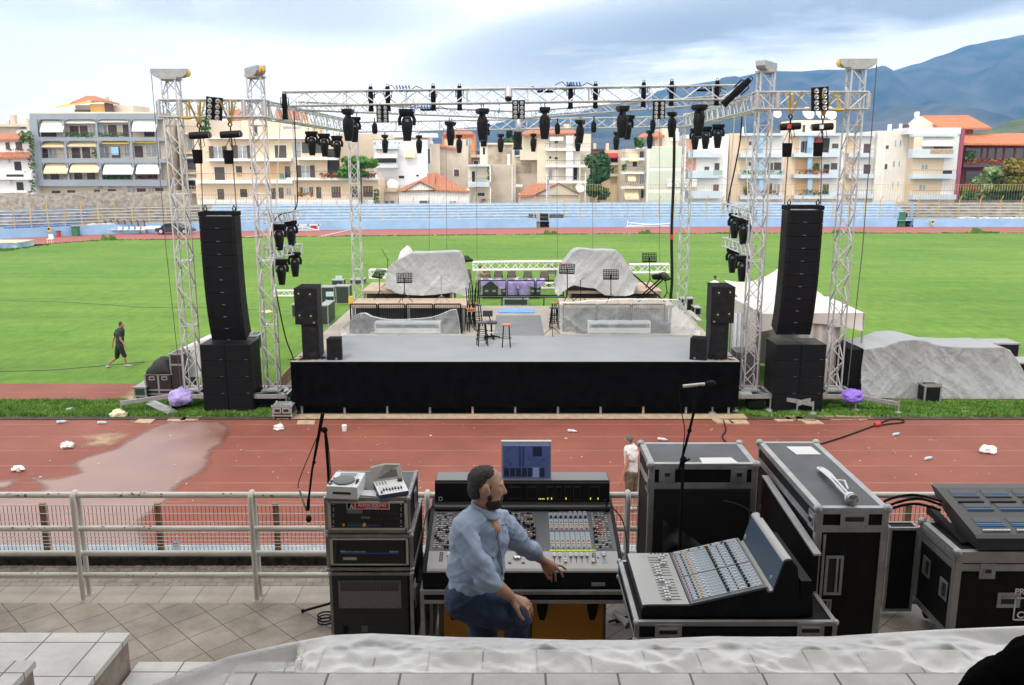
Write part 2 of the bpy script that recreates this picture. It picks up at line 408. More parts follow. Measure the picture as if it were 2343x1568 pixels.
def wetm():
 nt=wet.node_tree;N=nt.nodes;L=nt.links;b=N['Principled BSDF']
 tc=N.new('ShaderNodeTexCoord');n=N.new('ShaderNodeTexNoise');n.inputs['Scale'].default_value=.8;n.inputs['Detail'].default_value=8
 L.new(tc.outputs['Object'],n.inputs['Vector'])
 r=N.new('ShaderNodeValToRGB');L.new(n.outputs['Fac'],r.inputs[0])
 r.color_ramp.elements[0].position=.35;r.color_ramp.elements[0].color=(.19,.088,.072,1)
 r.color_ramp.elements[1].position=.68;r.color_ramp.elements[1].color=(.25,.15,.125,1);L.new(r.outputs[0],b.inputs['Base Color'])
 r2=N.new('ShaderNodeValToRGB');L.new(n.outputs['Fac'],r2.inputs[0])
 r2.color_ramp.elements[0].position=.35;r2.color_ramp.elements[0].color=(.3,.3,.3,1)
 r2.color_ramp.elements[1].position=.7;r2.color_ramp.elements[1].color=(.48,.48,.48,1);L.new(r2.outputs[0],b.inputs['Roughness'])
 b.inputs['Specular IOR Level'].default_value=.7
wetm()
def soften(m):
 """let the patch fade out raggedly towards its rim"""
 nt=m.node_tree;N=nt.nodes;L=nt.links;at_=N.new('ShaderNodeAttribute');at_.attribute_name='rim';tc=N.new('ShaderNodeTexCoord')
 n=N.new('ShaderNodeTexNoise');n.inputs['Scale'].default_value=3.5;n.inputs['Detail'].default_value=8;n.inputs['Roughness'].default_value=.7;L.new(tc.outputs['Object'],n.inputs['Vector'])
 a=N.new('ShaderNodeMath');a.operation='MULTIPLY_ADD';L.new(n.outputs['Fac'],a.inputs[0]);a.inputs[1].default_value=.9;L.new(at_.outputs['Fac'],a.inputs[2])
 r=N.new('ShaderNodeMapRange');L.new(a.outputs[0],r.inputs[0]);r.inputs[1].default_value=.36;r.inputs[2].default_value=.36+SOFT[0];L.new(r.outputs[0],N['Principled BSDF'].inputs['Alpha'])
SOFT=[.8]
def patch(name,pts,m,z,soft=.35,step=.09):
 P=[(p.x,p.y)for p in pts];x0,x1=max(-13,min(p[0]for p in P)-soft),max(p[0]for p in P)+soft;y0,y1=max(7.2,min(p[1]for p in P)-soft),min(max(p[1]for p in P)+soft,29.3)
 nx,ny=int((x1-x0)/step),int((y1-y0)/step);E=list(zip(P,P[1:]+P[:1]));D=[]
 for j in range(ny+1):
  for i in range(nx+1):
   x,y=x0+(x1-x0)*i/nx,y0+(y1-y0)*j/ny;ins=False;d=9.
   for(ax,ay),(bx,by)in E:
    if(ay>y)!=(by>y)and x<(bx-ax)*(y-ay)/(by-ay)+ax:ins=not ins
    ex,ey=bx-ax,by-ay;t=max(0,min(1,((x-ax)*ex+(y-ay)*ey)/(ex*ex+ey*ey+1e-9)));d=min(d,(x-ax-ex*t)**2+(y-ay-ey*t)**2)
   D.append(sqrt(d)*(1 if ins else-1)/soft)
 me=bpy.data.meshes.new(name);fs=[]
 for j in range(ny):
  for i in range(nx):
   q=(j*(nx+1)+i,j*(nx+1)+i+1,(j+1)*(nx+1)+i+1,(j+1)*(nx+1)+i)
   if max(D[k]for k in q)>-1:fs.append(q)
 me.from_pydata([(x0+(x1-x0)*i/nx,y0+(y1-y0)*j/ny,z)for j in range(ny+1)for i in range(nx+1)],[],fs);a=me.attributes.new('rim','FLOAT','POINT');a.data.foreach_set('value',D)
 me.materials.append(m);o=bpy.data.objects.new(name,me);C.objects.link(o);o['kind']='structure';return o
soften(wet)
patch('puddle',([zt(*p)for p in((-600,1500),(-600,905),(60,900),(300,885),(230,820),(190,775),(340,800),(450,795),(570,760),(525,715),(530,680),(640,640),(760,605),(860,575),(900,540),(1000,490),(1080,440),(1180,400),(1250,378),(1500,376),(1640,380),(1720,430),(1660,540),(1580,590),(1560,640),(1565,700),(1500,760),(1380,820),(1320,870),(1300,940),(1180,1020),(1060,1120),(1150,1500))]),wet,.0065,.3,.08)
patch('small_puddle',([zt(*p)for p in((-300,815),(0,820),(90,805),(165,803),(110,850),(60,885),(-300,890))]),wet,.0065,.3,.08)
sand=mat('sand_spill',(.30,.17,.11),.9,col2=(.48,.37,.25),vscale=2.3);SOFT[0]=.9;soften(sand)
patch('sand_spill',([zt(*p)for p in((540,488),(700,470),(880,460),(990,475),(900,520),(860,560),(700,572),(560,558),(640,525))]),sand,.0095,.6)
patch('sand_spill_strip',([zt(*p)for p in((870,240),(900,190),(960,150),(1040,150),(1060,215),(960,245))]),sand,.0095,.5)
def tufts(name,rects,n,h,m,seed):
 rnd=random.Random(seed);g=MB();tot=sum((r[1]-r[0])*(r[3]-r[2])for r in rects)
 for r in rects:
  for _ in range(int(n*(r[1]-r[0])*(r[3]-r[2])/tot)):
   x,y=rnd.uniform(r[0],r[1]),rnd.uniform(r[2],r[3])
   d=noise.noise(V((x*1.1,y*1.6,2)))*.5+.6
   for _k in range(3):
    a=rnd.uniform(0,6.283);hh=h*d*rnd.uniform(.5,1.3);w=rnd.uniform(.012,.025);l=rnd.uniform(.2,.9)*hh
    bx,by=x+rnd.gauss(0,.05),y+rnd.gauss(0,.05);ca,sa=cos(a),sin(a)
    g.add([(bx-sa*w,by+ca*w,0),(bx+sa*w,by-ca*w,0),(bx+ca*l*.45+sa*w*.6,by+sa*l*.45-ca*w*.6,hh*.7),(bx+ca*l,by+sa*l,hh),(bx+ca*l*.45-sa*w*.6,by+sa*l*.45+ca*w*.6,hh*.7)],[(0,1,2,3,4)])
 o=g.build(name,m);o['kind']='stuff';tag(o,'long unmown green grass along the edge of the red track','grass');return o
blade=mat('grass_blade',(.085,.20,.03),.7,col2=(.19,.33,.07),vscale=5,spec=.2)
tufts('long_grass',[(-17,-6.6,25.3,27.1),(7.2,17,25.3,27.0)],15000,.17,blade,3)
blade2=mat('field_edge_blade',(.05,.12,.02),.8,col2=(.10,.2,.035),vscale=2)
g=MB();rnd=random.Random(5)
for i in range(len(farp)-1):
 a,b=farp[i],farp[i+1]
 for _ in range(int((b-a).length*5)):
  t=rnd.random();q=a.lerp(b,t);s=.1+.32*max(0,noise.noise(V((q.x*.35,q.y*.1,3))))+(.45 if rnd.random()<.012 else 0)
  for _k in range(3):
   x,y=q.x+rnd.gauss(0,.3),q.y+rnd.gauss(0,.15);w=s*.8
   g.add([(x-w,y,0),(x+w,y+.05,0),(x+w*.4,y,s*rnd.uniform(.4,1)),(x-w*.5,y,s*rnd.uniform(.4,1))],[(0,1,2,3)])
o=g.build('grass_fringe',blade2);o['kind']='stuff';tag(o,'ragged grass fringe where the field meets the far track','grass')
#  terrace, rail, benches
TZ=4.15
paver_d=tile_mat('terrace_tiles_diagonal',(.36,.31,.255),(.315,.27,.225),(.085,.07,.058),.267,.267,.08,.02,R(45),.0035)
paver_s=tile_mat('terrace_tiles_straight',(.43,.38,.32),(.40,.35,.295),(.13,.105,.085),.267,.3,.09,-.2,0,.003,var=.35)
paver_p=tile_mat('small_pavers',(.33,.29,.245),(.26,.23,.195),(.14,.12,.1),.13,.065,0,0,R(0),.004,offs=.5,vscale=5)
bench_t=tile_mat('bench_tiles',(.47,.46,.44),(.43,.42,.405),(.10,.095,.095),.265,.29,.248,-.0,0,.0045,var=.28,vscale=6,bump=.5)
bench_l=tile_mat('bench_tiles_light',(.56,.55,.53),(.52,.51,.495),(.13,.12,.12),.265,.29,.265*8-1.915+.265*0-.002,-3.97+.29*14,0,.004,var=.25,vscale=5,bump=.5)
concrete=mat('stained_concrete',(.30,.25,.21),.9,col2=(.15,.11,.09),vscale=7,bump=.5,bscale=14)
MB().box(-12,12,1.0,6.22,3.7,TZ).build('terrace',paver_d)['kind']='structure'
MB().box(-12,12,6.22,6.5,3.7,TZ).build('terrace_edge_tiles',paver_s)['kind']='structure'
MB().box(-12,12,6.5,6.86,3.7,TZ).build('terrace_pavers',paver_p)['kind']='structure'
mottle=mat('mottled_black_band',(.010,.009,.009),.9,col2=(.045,.04,.037),vscale=16,spec=.1)  # mottled near-black tone for the inner face below the ledge
ledge_m=mat('pale_blue_ledge',(.27,.40,.50),.7,col2=(.50,.54,.56),vscale=7)
lw=thing('parapet_wall','low pale blue parapet with a mottled black inner face under the mesh fence','wall',(0,6.93,0))
MB().box(-12,12,6.86,6.90,3.7,TZ+.078).build('inner_face',mottle,lw)
MB().box(-12,12,6.90,7.1,0,TZ+.082).build('wall',ledge_m,lw)
g=MB();rnd=random.Random(11)
for _ in range(1500):
 x=rnd.uniform(-5,-1.2);y=6.86-abs(rnd.gauss(0,.09));s=rnd.uniform(.003,.012)
 if noise.noise(V((x*2.2,0,4)))<-.15 and rnd.random()<.7:continue
 g.add([(x-s,y-s,TZ+.003),(x+s,y-s*.4,TZ+.004),(x+s*.6,y+s,TZ+.006),(x-s*.8,y+s*.5,TZ+.004)],[(0,1,2,3)])
o=g.build('fallen_debris',mat('dead_leaves',(.09,.07,.05),.9,col2=(.3,.27,.23),vscale=20));o['kind']='stuff';tag(o,'dry leaves and grit along the foot of the parapet','debris')
def bench(name,label,cat,x0,x1,y0,y1,z,m,side):
 t=thing(name,label,cat,((x0+x1)/2,y1,TZ))
 MB().box(x0,x1,y0,y1,z-.03,z).build('tile_top',m,t)
 MB().box(x0+.01,x1-.01,y0,y1-.01,TZ-.2,z-.03).build('riser',side,t)
 return t
bench('tiled_bench','light tiled concrete bench block at bottom left with a stained side','bench',-6,-1.915,3.3,3.97,5.2,bench_l,concrete)
bench('tiled_bench','upper grey tiled bench block in the bottom left corner','bench',-6,-2.0,2.4,3.3,5.46,bench_l,concrete)
bench('stair_step','pale tiled step between the bench blocks left of the plastic sheet','step',-1.90,-1.03,2.9,4.0,5.02,bench_l,concrete)
bench('tiled_bench','tiled bench under the clear plastic sheet in front of the mixing desk','bench',-1.02,6,2.88,3.95,5.12,bench_t,concrete)
bench('tiled_bench','grey tiled bench along the bottom edge in front of the plastic sheet','bench',-1.02,6,1.5,2.88,5.67,bench_t,concrete)
rl=thing('guard_rail','white painted tube railing with four rails along the terrace edge','railing',(0,6.3,TZ))
for z,r in((5.01,.024),(4.735,.022),(4.53,.021),(4.345,.021)):
 m_=MB().bar((-9,6.3,z),(9,6.3,z),r,12)
 for x in(-1.62,1.9,-5.1):
  m_.bar((x,6.3,z),(x+.02,6.3,z),r*1.12,12)
 m_.build('rail',rail_pt,rl,smooth=40)
for x in(-6.1,-4.72,-3.36,-2.0,-.65,.89,2.25,3.62,5.0):
 pts=[(x+.0,6.26,TZ),(x,6.255,4.9)]+[(x,6.255+.042-.042*cos(t),4.99+.045*sin(t))for t in[pi*k/8 for k in range(9)]]+[(x,6.345,4.9),(x+.0,6.36,TZ)]
 MB().tube(pts,.0195,10).lathe([(.03,0),(.03,.006)],(x,6.26,TZ),n=10).lathe([(.03,0),(.03,.006)],(x,6.36,TZ),n=10).build('post',rail_pt,rl,smooth=50)
chip=MB();rnd=random.Random(4)
for _ in range(70):
 x=rnd.choice([rnd.uniform(-4.4,-1.0),rnd.gauss(-2.85,.12),rnd.gauss(-3.6,.2)]);z,r=rnd.choice([(5.01,.024),(5.01,.024),(4.735,.022),(4.345,.021)]);a=rnd.uniform(-.2,1.3)
 s=rnd.uniform(.003,.009)
 c=V((x,6.3-(r+.0006)*cos(a),z+(r+.0006)*sin(a)))
 chip.obox(c,V((s,0,0)),V((0,.0006*cos(a),-.0006*sin(a))),V((0,sin(a),cos(a)))*s*.5)
chip.build('paint_chips',mat('bare_rust',(.05,.035,.03),.8),rl)
mf=thing('mesh_fence','low welded wire mesh fence with rusty posts on the parapet','fence',(0,6.98,TZ+.08))
wire=mat('mesh_wire',(.085,.045,.036),.6,.2)
wire_w=mat('mesh_wire_light',(.62,.61,.6),.5,.3)
w=MB();zb,zt_=TZ+.085,TZ+.5
for k in range(-160,161):w.bar((k*.0345,6.98,zb),(k*.0345,6.98,zt_),.0025,4,caps=False)
w.build('vertical_wires',wire,mf)
w=MB()
for z in(zt_,zt_-.075,zt_-.15,zt_-.21,zt_-.25,zt_-.285,zt_-.32,zt_-.35,zt_-.38):w.bar((-5.5,6.976,z),(5.5,6.976,z),.0036,5,caps=False)
w.build('horizontal_wires',wire_w,mf)
for u in(100,362,632,905,1180,2075,2350):
 x=(u-U0)/F*7.45
 MB().beam((x,7.0,TZ+.08),(x,7.0,zt_+.01),.05,.03).build('post',rust,mf)
gr=thing('unseen_shade_roof','unseen roof slab added over the terrace to shade the foreground','roof',(0,-4,TZ))  # unseen roof, added and sized to shade the foreground
MB().box(-40,40,-16,1.5,12.6,13.0).build('slab',concrete,gr)
MB().box(-40,40,-16.5,-16,0,13).build('back_wall',concrete,gr)
#  the far stand
def along(pts,dy,z):
 return[p+V((0,dy,z))for p in pts]
def ribbon(mb,lo,hi):
 n=len(lo);mb.add(list(lo)+list(hi),[(i,i+1,n+i+1,n+i)for i in range(n-1)])
def sub(pts,u0,u1,src):
 """the piece of the wall line between picture columns u0 and u1"""
 out=[]
 for u in[u0]+[s[0]for s in src if u0<s[0]<u1]+[u1]:
  for(a,va),(b,vb)in zip(src,src[1:]):
   if a<=u<=b:
    out.append(onz(u,va+(vb-va)*(u-a)/(b-a)));break
 return out
wall_b=mat('sky_blue_wall',(.26,.45,.70),.7,var=.1,vscale=.5)
step_b=mat('sky_blue_step',(.27,.46,.70),.75,col2=(.40,.56,.72),vscale=1.1)
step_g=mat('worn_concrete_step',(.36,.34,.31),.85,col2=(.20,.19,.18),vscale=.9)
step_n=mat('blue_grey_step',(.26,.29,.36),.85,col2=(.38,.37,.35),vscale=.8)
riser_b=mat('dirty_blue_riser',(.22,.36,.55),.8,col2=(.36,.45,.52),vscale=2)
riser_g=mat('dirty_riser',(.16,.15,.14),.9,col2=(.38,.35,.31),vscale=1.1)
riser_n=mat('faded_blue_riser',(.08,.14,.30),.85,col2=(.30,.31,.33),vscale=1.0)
edge_m=mat('pale_step_edge',(.52,.53,.52),.8,var=.2,vscale=2)
sts=thing('far_stand','low blue and grey stepped spectator stand along the far side of the field','stand',(0,106,0))
fw=MB();line=sub(None,-880,3180,WALLB)
for(a,b)in((-880,1227),(1256,2050),(2088,3180)):
 l=sub(None,a,b,WALLB)
 ribbon(fw,along(l,0,-.1),along(l,0,1.0));ribbon(fw,along(l,0,1.0),along(l,.25,1.0));ribbon(fw,along(l,.25,1.0),along(l,.25,0.2))
fw.build('front_wall',wall_b,sts)
NT,RH,RD=6,.31,.75
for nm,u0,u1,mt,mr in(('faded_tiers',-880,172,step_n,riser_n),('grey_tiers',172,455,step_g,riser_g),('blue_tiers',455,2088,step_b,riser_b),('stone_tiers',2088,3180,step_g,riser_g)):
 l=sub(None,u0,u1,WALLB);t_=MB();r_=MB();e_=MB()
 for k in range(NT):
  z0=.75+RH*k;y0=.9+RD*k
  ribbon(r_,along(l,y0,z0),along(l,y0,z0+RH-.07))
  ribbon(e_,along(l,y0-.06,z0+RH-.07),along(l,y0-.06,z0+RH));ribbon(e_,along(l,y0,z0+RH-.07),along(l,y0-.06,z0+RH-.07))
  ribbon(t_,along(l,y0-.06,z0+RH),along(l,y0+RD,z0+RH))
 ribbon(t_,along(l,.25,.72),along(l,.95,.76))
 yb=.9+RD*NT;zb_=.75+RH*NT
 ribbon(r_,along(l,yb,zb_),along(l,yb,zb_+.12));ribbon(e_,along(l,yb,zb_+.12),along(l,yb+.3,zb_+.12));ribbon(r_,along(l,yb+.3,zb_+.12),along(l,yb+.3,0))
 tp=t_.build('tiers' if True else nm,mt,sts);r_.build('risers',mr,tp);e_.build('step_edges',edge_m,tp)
 tp['label']={'faded_tiers':'faded dark blue seat tiers at far left','grey_tiers':'grey worn concrete tiers','blue_tiers':'sky blue painted tiers','stone_tiers':'grey stone tiers at far right'}[nm]
rubble_w=mat('white_rubble',(.55,.55,.56),.8,var=.3,vscale=2)
def rubble(u0,u1,n,m,label,s0,seed):
 rnd=random.Random(seed);g=MB();l=sub(None,u0,u1,WALLB)
 for _ in range(n):
  p=l[0].lerp(l[-1],rnd.random());s=s0*rnd.uniform(.5,1.2)
  g.ball((p.x,p.y+.6+rnd.uniform(-.2,.3),.95+s*.3),s*rnd.uniform(1,2.4),s,s*rnd.uniform(.5,.9),7,5)
 o=g.build('rubble',m);tag(o,label,'rubble',kind='stuff');return o
rubble(2195,2400,80,rubble_w,'white rubble heaped on the lowest step of the stone tiers',.22,1)
rubble(195,262,16,rubble_w,'white broken pieces on the lowest tier left of the dugout',.22,2)
rubble(10,150,34,mat('blue_seat_plastic',(.06,.13,.34),.5),'loose blue seat shells piled along the lowest tier',.24,3)
def stand_fence(label,us,dy,z0,z1,m,wires,bend=True,rail_m=None):
 t=thing('stand_fence',label,'fence',tuple(sub(None,us[0],us[-1],WALLB)[0]))
 ps=[]
 for u in us:
  b=sub(None,u,u+.5,WALLB)[0]+V((0,dy,0));ps.append(b)
  mb=MB();pts=[b+V((0,0,z0)),b+V((0,0,z1-.45))]
  if bend:pts+=[b+V((.2,-.1,z1))]
  else:pts+=[b+V((0,0,z1))]
  mb.tube(pts,.05,6).build('post',m,t)
 wm=MB()
 for z in wires:
  for a,b in zip(ps,ps[1:]):wm.bar(a+V((0,0,z)),b+V((0,0,z)),.02,4,caps=False)
 wm.build('wires',rail_m or steel,t);return t
ypost=mat('faded_yellow_post',(.50,.36,.13),.6,var=.25,vscale=1)
gpost=mat('pale_grey_post',(.45,.46,.47),.6,var=.2,vscale=1)
stand_fence('yellow leaning fence posts in front of the grey tiers at left',[-80+38.5*k for k in range(14)],.1,.9,3.7,ypost,(1.2,1.9,2.6,3.2))
stand_fence('pale grey leaning fence posts along the blue tiers',[462+34.5*k for k in range(24)],.1,.9,3.75,gpost,(1.25,1.95,2.65,3.2))
stand_fence('rusty yellow fence posts along the right part of the blue tiers',[1290+36*k for k in range(22)],.1,.9,3.75,ypost,(1.25,1.95,2.65,3.2))
stand_fence('yellow fence posts in front of the stone tiers at right',[2096+47*k for k in range(8)],.1,.9,3.75,ypost,(1.2,1.9,2.6,3.2))
sf=thing('street_fence','tall thin wire fence with vertical bars behind the far stand','fence',(0,113,0))
wm=MB();l=sub(None,380,3000,WALLB)
seg=[]
for a,b in zip(l,l[1:]):
 n=int((b-a).length/.33)
 for k in range(n):seg.append(a.lerp(b,k/n)+V((0,6.4,0)))
for p_ in seg:wm.bar(p_+V((0,0,2.4)),p_+V((0,0,5.0)),.011,3,caps=False)
wm.build('bars',mat('fence_bars',(.30,.27,.2),.7),sf)
wm=MB()
for z in(2.8,4.95):
 for a,b in zip(l,l[1:]):wm.bar(a+V((0,6.4,z)),b+V((0,6.4,z)),.022,4,caps=False)
wm.build('rails',steel,sf)
yr=MB()
for p_ in seg[::1]:yr.bar(p_+V((0,.5,4.15)),p_+V((0,.5,5.0)),.018,3,caps=False)
yr.build('bent_tips',yellow,sf)
def px_box(mb,u0,v0,u1,v1,Y,dy):
 a=at(u0,v1,Y);b=at(u1,v0,Y);return mb.box(a.x,b.x,Y,Y+dy,a.z,b.z)
dw=thing('tunnel_doorway','black open tunnel doorway in the blue wall','doorway',tuple(onz(1241,520)))
yd=onz(1241,520).y
px_box(MB(),1235,490.5,1254,521,yd+.1,1.2).build('opening',mat('door_dark',(.006,.006,.007),.9),dw)
px_box(MB(),1226,488,1235,521,yd-.05,1.3).build('door_leaf',mat('old_door',(.36,.36,.33),.8,var=.3),dw)
for u0,u1,lab in((1209,1226,'barred dark opening left of the tunnel doorway'),(1256,1289,'wide barred dark opening right of the tunnel doorway')):
 t=thing('barred_window',lab,'window',tuple(at(u0,501,yd)))
 px_box(MB(),u0,491,u1,502.5,yd+.55,.2).build('opening',mat('door_dark',(0,0,0)),t)
 b=MB();n=int((u1-u0)/2.2)
 for v in(493,496,499):px_box(b,u0,v-.35,u1,v+.35,yd+.45,.05)
 b.build('bars',steel,t)
gt=thing('iron_gate','green barred iron gate beside a blue pillar at the right end of the blue tiers','gate',tuple(onz(2062,519)))
yg=onz(2062,519).y
px_box(MB(),2063,488,2076,517,yg+.6,.1).build('dark_recess',mat('door_dark',(0,0,0)),gt)
b=MB()
for k in range(7):px_box(b,2057+k*2.2,486,2057.6+k*2.2,518,yg+.2,.06)
px_box(b,2056,486,2072,487.5,yg+.2,.06);b.build('bars',green_pt,gt)
pil=MB();px_box(pil,2084,463,2090,519,yg-.1,.5);px_box(pil,2049,466,2051.5,519,yg-.1,.4);pil.build('pillar',wall_b,gt)
px_box(MB(),2024,503,2053,519.5,yg-.25,.15).build('side_panel',wall_b,gt)
du=thing('dugout','clear curved dugout shelter with seven white seats','dugout',tuple(onz(286,534)))
yu=onz(286,534).y-.6
rib=MB();shp=[]
for k in range(7):
 u=241+k*14.8;a=at(u,533.5,yu);ht=at(u,505,yu).z
 shp.append([V((a.x,yu,.02)),V((a.x-.1,yu-.1,ht*.6)),V((a.x+.1,yu-.75,ht)),V((a.x+.15,yu-1.2,ht+.05))])
 rib.tube([p+V((0,.7,0))for p in shp[-1]],.055,5)
rib.build('ribs',mat('dark_rib',(.06,.06,.065),.5),du)
pan=MB()
for a,b in zip(shp,shp[1:]):
 for i in range(3):pan.quad(*[p+V((0,.72,0))for p in(a[i],b[i],b[i+1],a[i+1])])
clear_pl=mat('clear_polycarbonate',(.62,.62,.64),.3,alpha=.6)
pan.build('canopy',clear_pl,du)
def far_seat(par,x,y,z):
 return MB().box(x-.22,x+.22,y-.2,y+.2,z,z+.06).box(x-.22,x+.22,y+.16,y+.22,z,z+.36).build('seat',seat_w,par)
for k in range(7):far_seat(du,at(247+k*13.6,530,yu-.3).x,yu-.35,.42)
MB().box(at(242,530,yu).x,at(332,530,yu).x,yu-.4,yu-.3,.36,.42).build('seat_rail',steel,du)
fb=thing('seat_row','row of four white plastic seats right of the dugout','bench',tuple(onz(347,533)))
for k in range(4):far_seat(fb,at(338+k*8.4,530,yu).x,yu-.1,.5)
b=MB()
for k in range(2):b.bar((at(339+k*20,530,yu).x,yu-.1,0),(at(339+k*20,530,yu).x,yu-.1,.5),.03)
b.build('legs',steel,fb)
def far_box(name,label,cat,u0,v0,u1,v1,m,dy=.5,lid=None,z_on=True):
 y=sub(None,(u0+u1)/2,(u0+u1)/2+.5,WALLB)[0].y-dy-.12
 a=at(u0,v1,y);b=at(u1,v0,y);z0=a.z if not z_on else 0
 t=thing(name,label,cat,((a.x+b.x)/2,y,z0))
 MB().cbox(a.x,b.x,y,y+dy,z0,b.z,.04).build('body',m,t)
 if lid:MB().cbox(a.x-.05,b.x+.05,y-.05,y+dy+.05,b.z,b.z+.09,.03).build('lid',lid,t)
 return t
far_box('wheelie_bin','green wheelie bin against the blue wall left of the dugout','bin',164.5,521,176,539.5,green_pt,.6,mat('dark_lid',(.03,.05,.04),.5))
far_box('litter_bin','small red bin at the foot of the blue wall','bin',129.5,531,134.5,539.5,red_pt,.4,mat('dark_lid',(0,0,0)))
for u,v,lab in((111.5,523,'yellow box on the blue wall at far left'),(2133,507,'yellow box on the blue wall near the iron gate')):
 t=far_box('wall_box',lab,'box',u-3.2,v-2,u+3.2,v+8.5,yellow,.3,None,False)
 y=t.location.y;MB().lathe([(.12,0),(.12,.02)],(t.location.x,y-.01,at(u,v+1,y).z),(0,-1,0),10).build('opening',black_mt,t)
def car(u0,u1,vb,vt):
 y=onz((u0+u1)/2,vb).y;a=onz(u0,vb);b=onz(u1,vb);x0,x1=at(u0,vb,y).x,at(u1,vb,y).x;L=x1-x0;H=at(u0,vt,y).z;W_=1.7
 t=thing('parked_car','dark blue grey hatchback parked on the far track behind the lattice tower','car',((x0+x1)/2,y+W_/2,0))
 paint=mat('dark_car_paint',(.035,.045,.065),.25,.3,spec=.6)
 prof=[(0,.35),(.01,.6),(.05,.68),(.16,.74),(.27,1.0*H/1.0 if False else H*.97),(.36,H),(.52,H),(.64,H*.9),(.75,.72),(.93,.63),(.99,.5),(1,.32),(.9,.22),(.1,.22)]
 body=MB()
 pl=[V((x0+L*q,y+.06,z))for q,z in prof]
 body.prism(pl,(0,W_-.12,0)).build('body',paint,t,smooth=25)
 gl=MB()
 for q in([(.19,.77),(.285,H*.93),(.42,H*.95),(.42,.78)],[(.44,.78),(.44,H*.95),(.53,H*.95),(.63,H*.86),(.71,.75)]):
  gl.prism([V((x0+L*a_,y+.05,z))for a_,z in q],(0,.04,0))
 gl.build('side_windows',glass_dk,t)
 for q in(.17,.82):
  wh=MB().lathe([(.31,0),(.31,.2)],(x0+L*q,y+.22,.31),(0,-1,0),16).build('wheel',rubber,t)
  MB().lathe([(.2,0),(.2,.02),(.06,.03)],(x0+L*q,y+.02,.31),(0,-1,0),12).build('rim',alu,wh)
 MB().box(x0+L*.955,x0+L*.995,y+.03,y+.1,.5,.6).build('headlight',lens_m,t)
 MB().box(x0+L*.01,x0+L*.04,y+.03,y+.1,.56,.72).build('tail_light',red_pt,t)
car(354,437,537,512)
yh=onz(1091,521).y
hr=thing('hurdle_trolley','stack of white hurdles on a trolley with yellow and orange wheels by the blue wall','trolley',tuple(onz(1091,521)))
b=MB()
for k in range(3):
 for u in(1060,1090,1121):
  p=at(u,521,yh-.2+k*.25);q=at(u,506,yh-.2+k*.25);b.bar(p,q,.035,5)
 p=at(1060,506,yh-.2+k*.25);q=at(1121,507,yh-.2+k*.25);b.beam(p,q,.06,.14)
b.bar(at(1060,520,yh-.2),at(1090,521,yh-.2),.05).build('hurdle_bars',white_pt,hr)
hb=MB()
for k in range(9):
 p=at(1062+k*6.6,506.2,yh-.28);hb.box(p.x-.1,p.x+.1,p.y-.02,p.y,p.z-.09,p.z+.09)
hb.build('black_stripes',black_mt,hr)
b=MB().tube([at(1084,519,yh-.6),at(1090,514,yh-.6),at(1099,512,yh-.6)],.1,6).lathe([(.3,0),(.3,.1)],at(1084,518,yh-.6),(0,1,0),12).build('yellow_frame',mat('bright_yellow',(.75,.55,.03),.5),hr)
b=MB().lathe([(.28,0),(.28,.1)],at(1093,518,yh-.5),(0,1,0),12).lathe([(.3,0),(.3,.1)],at(1109,518,yh-.5),(0,1,0),12).tube([at(1093,518,yh-.5),at(1101,513,yh-.5),at(1109,518,yh-.5)],.07).build('orange_frame',mat('bright_orange',(.75,.2,.04),.5),hr)
yo=onz(1480,520.5).y
og=thing('folded_goal','white goal frame lying against the blue wall','goal',tuple(onz(1435,520)))
MB().bar(at(1435,519.5,yo),at(1435.5,504,yo),.06).bar(at(1435,510,yo),at(1530,517,yo),.06).bar(at(1435,518,yo-.3),at(1535,511,yo-.3),.06).bar(at(1430,520,yo),at(1530,519,yo),.06).bar(at(1436,518,yo),at(1450,510,yo),.05).build('frame',white_pt,og)
yb_=onz(690,527).y-1
bb=thing('water_jump_barrier','black and white barred steeplechase barrier on the far track','barrier',tuple(onz(690,527)))
MB().beam(at(655,515.4,yb_),at(733,515,yb_),.12,.12).bar(at(729,515,yb_),at(729,527,yb_),.06).bar(at(692,515.6,yb_),at(692,527,yb_),.06).bar(at(692,519,yb_),at(727,527,yb_),.05).bar(at(692,519,yb_),at(655,527,yb_),.05).bar(at(640,527.5,yb_),at(729,527,yb_),.05).build('frame',white_pt,bb)
b=MB()
for u in(659,668,680,703,727):b.beam(at(u,515.3,yb_-.01),at(u+4,515.2,yb_-.01),.125,.125)
b.build('black_stripes',black_mt,bb)
t=thing('red_drum','red drum standing behind the steeplechase barrier','drum',tuple(onz(717,526)))
a=at(712,526,yb_+.4);c_=at(723,513,yb_+.4)
MB().lathe([(.3,0),(.33,.05),(.33,.55),(.3,.6),(.12,.72)],((a.x+c_.x)/2,yb_+.4,0),n=14).build('drum',red_pt,t,smooth=30)
hm=thing('high_jump_mat','blue high jump landing mat at the far left edge','mat',tuple(onz(10,570)))
ym=onz(30,570).y;a,c_=at(-60,570,ym),at(37,555,ym)
MB().cbox(a.x,c_.x,ym,ym+3,.0,at(30,558,ym).z,.05).build('mat_body',mat('mat_blue',(.07,.26,.55),.6,col2=(.5,.55,.6),vscale=1.2),hm)
MB().cbox(a.x-.05,c_.x+.05,ym-.05,ym+3,at(30,558,ym).z,at(30,555,ym).z,.04).build('mat_cover',mat('mat_cover',(.55,.5,.4),.8,var=.3),hm)
yc=onz(116,557).y;t=thing('plastic_chair','white plastic chair standing alone on the far left track','chair',tuple(onz(116,557)))
p=onz(116,557)
MB().box(p.x-.25,p.x+.25,yc-.25,yc+.25,.4,.45).build('seat',seat_w,t)
MB().box(p.x-.25,p.x+.2,yc+.2,yc+.25,.45,.85).build('backrest',seat_w,t)
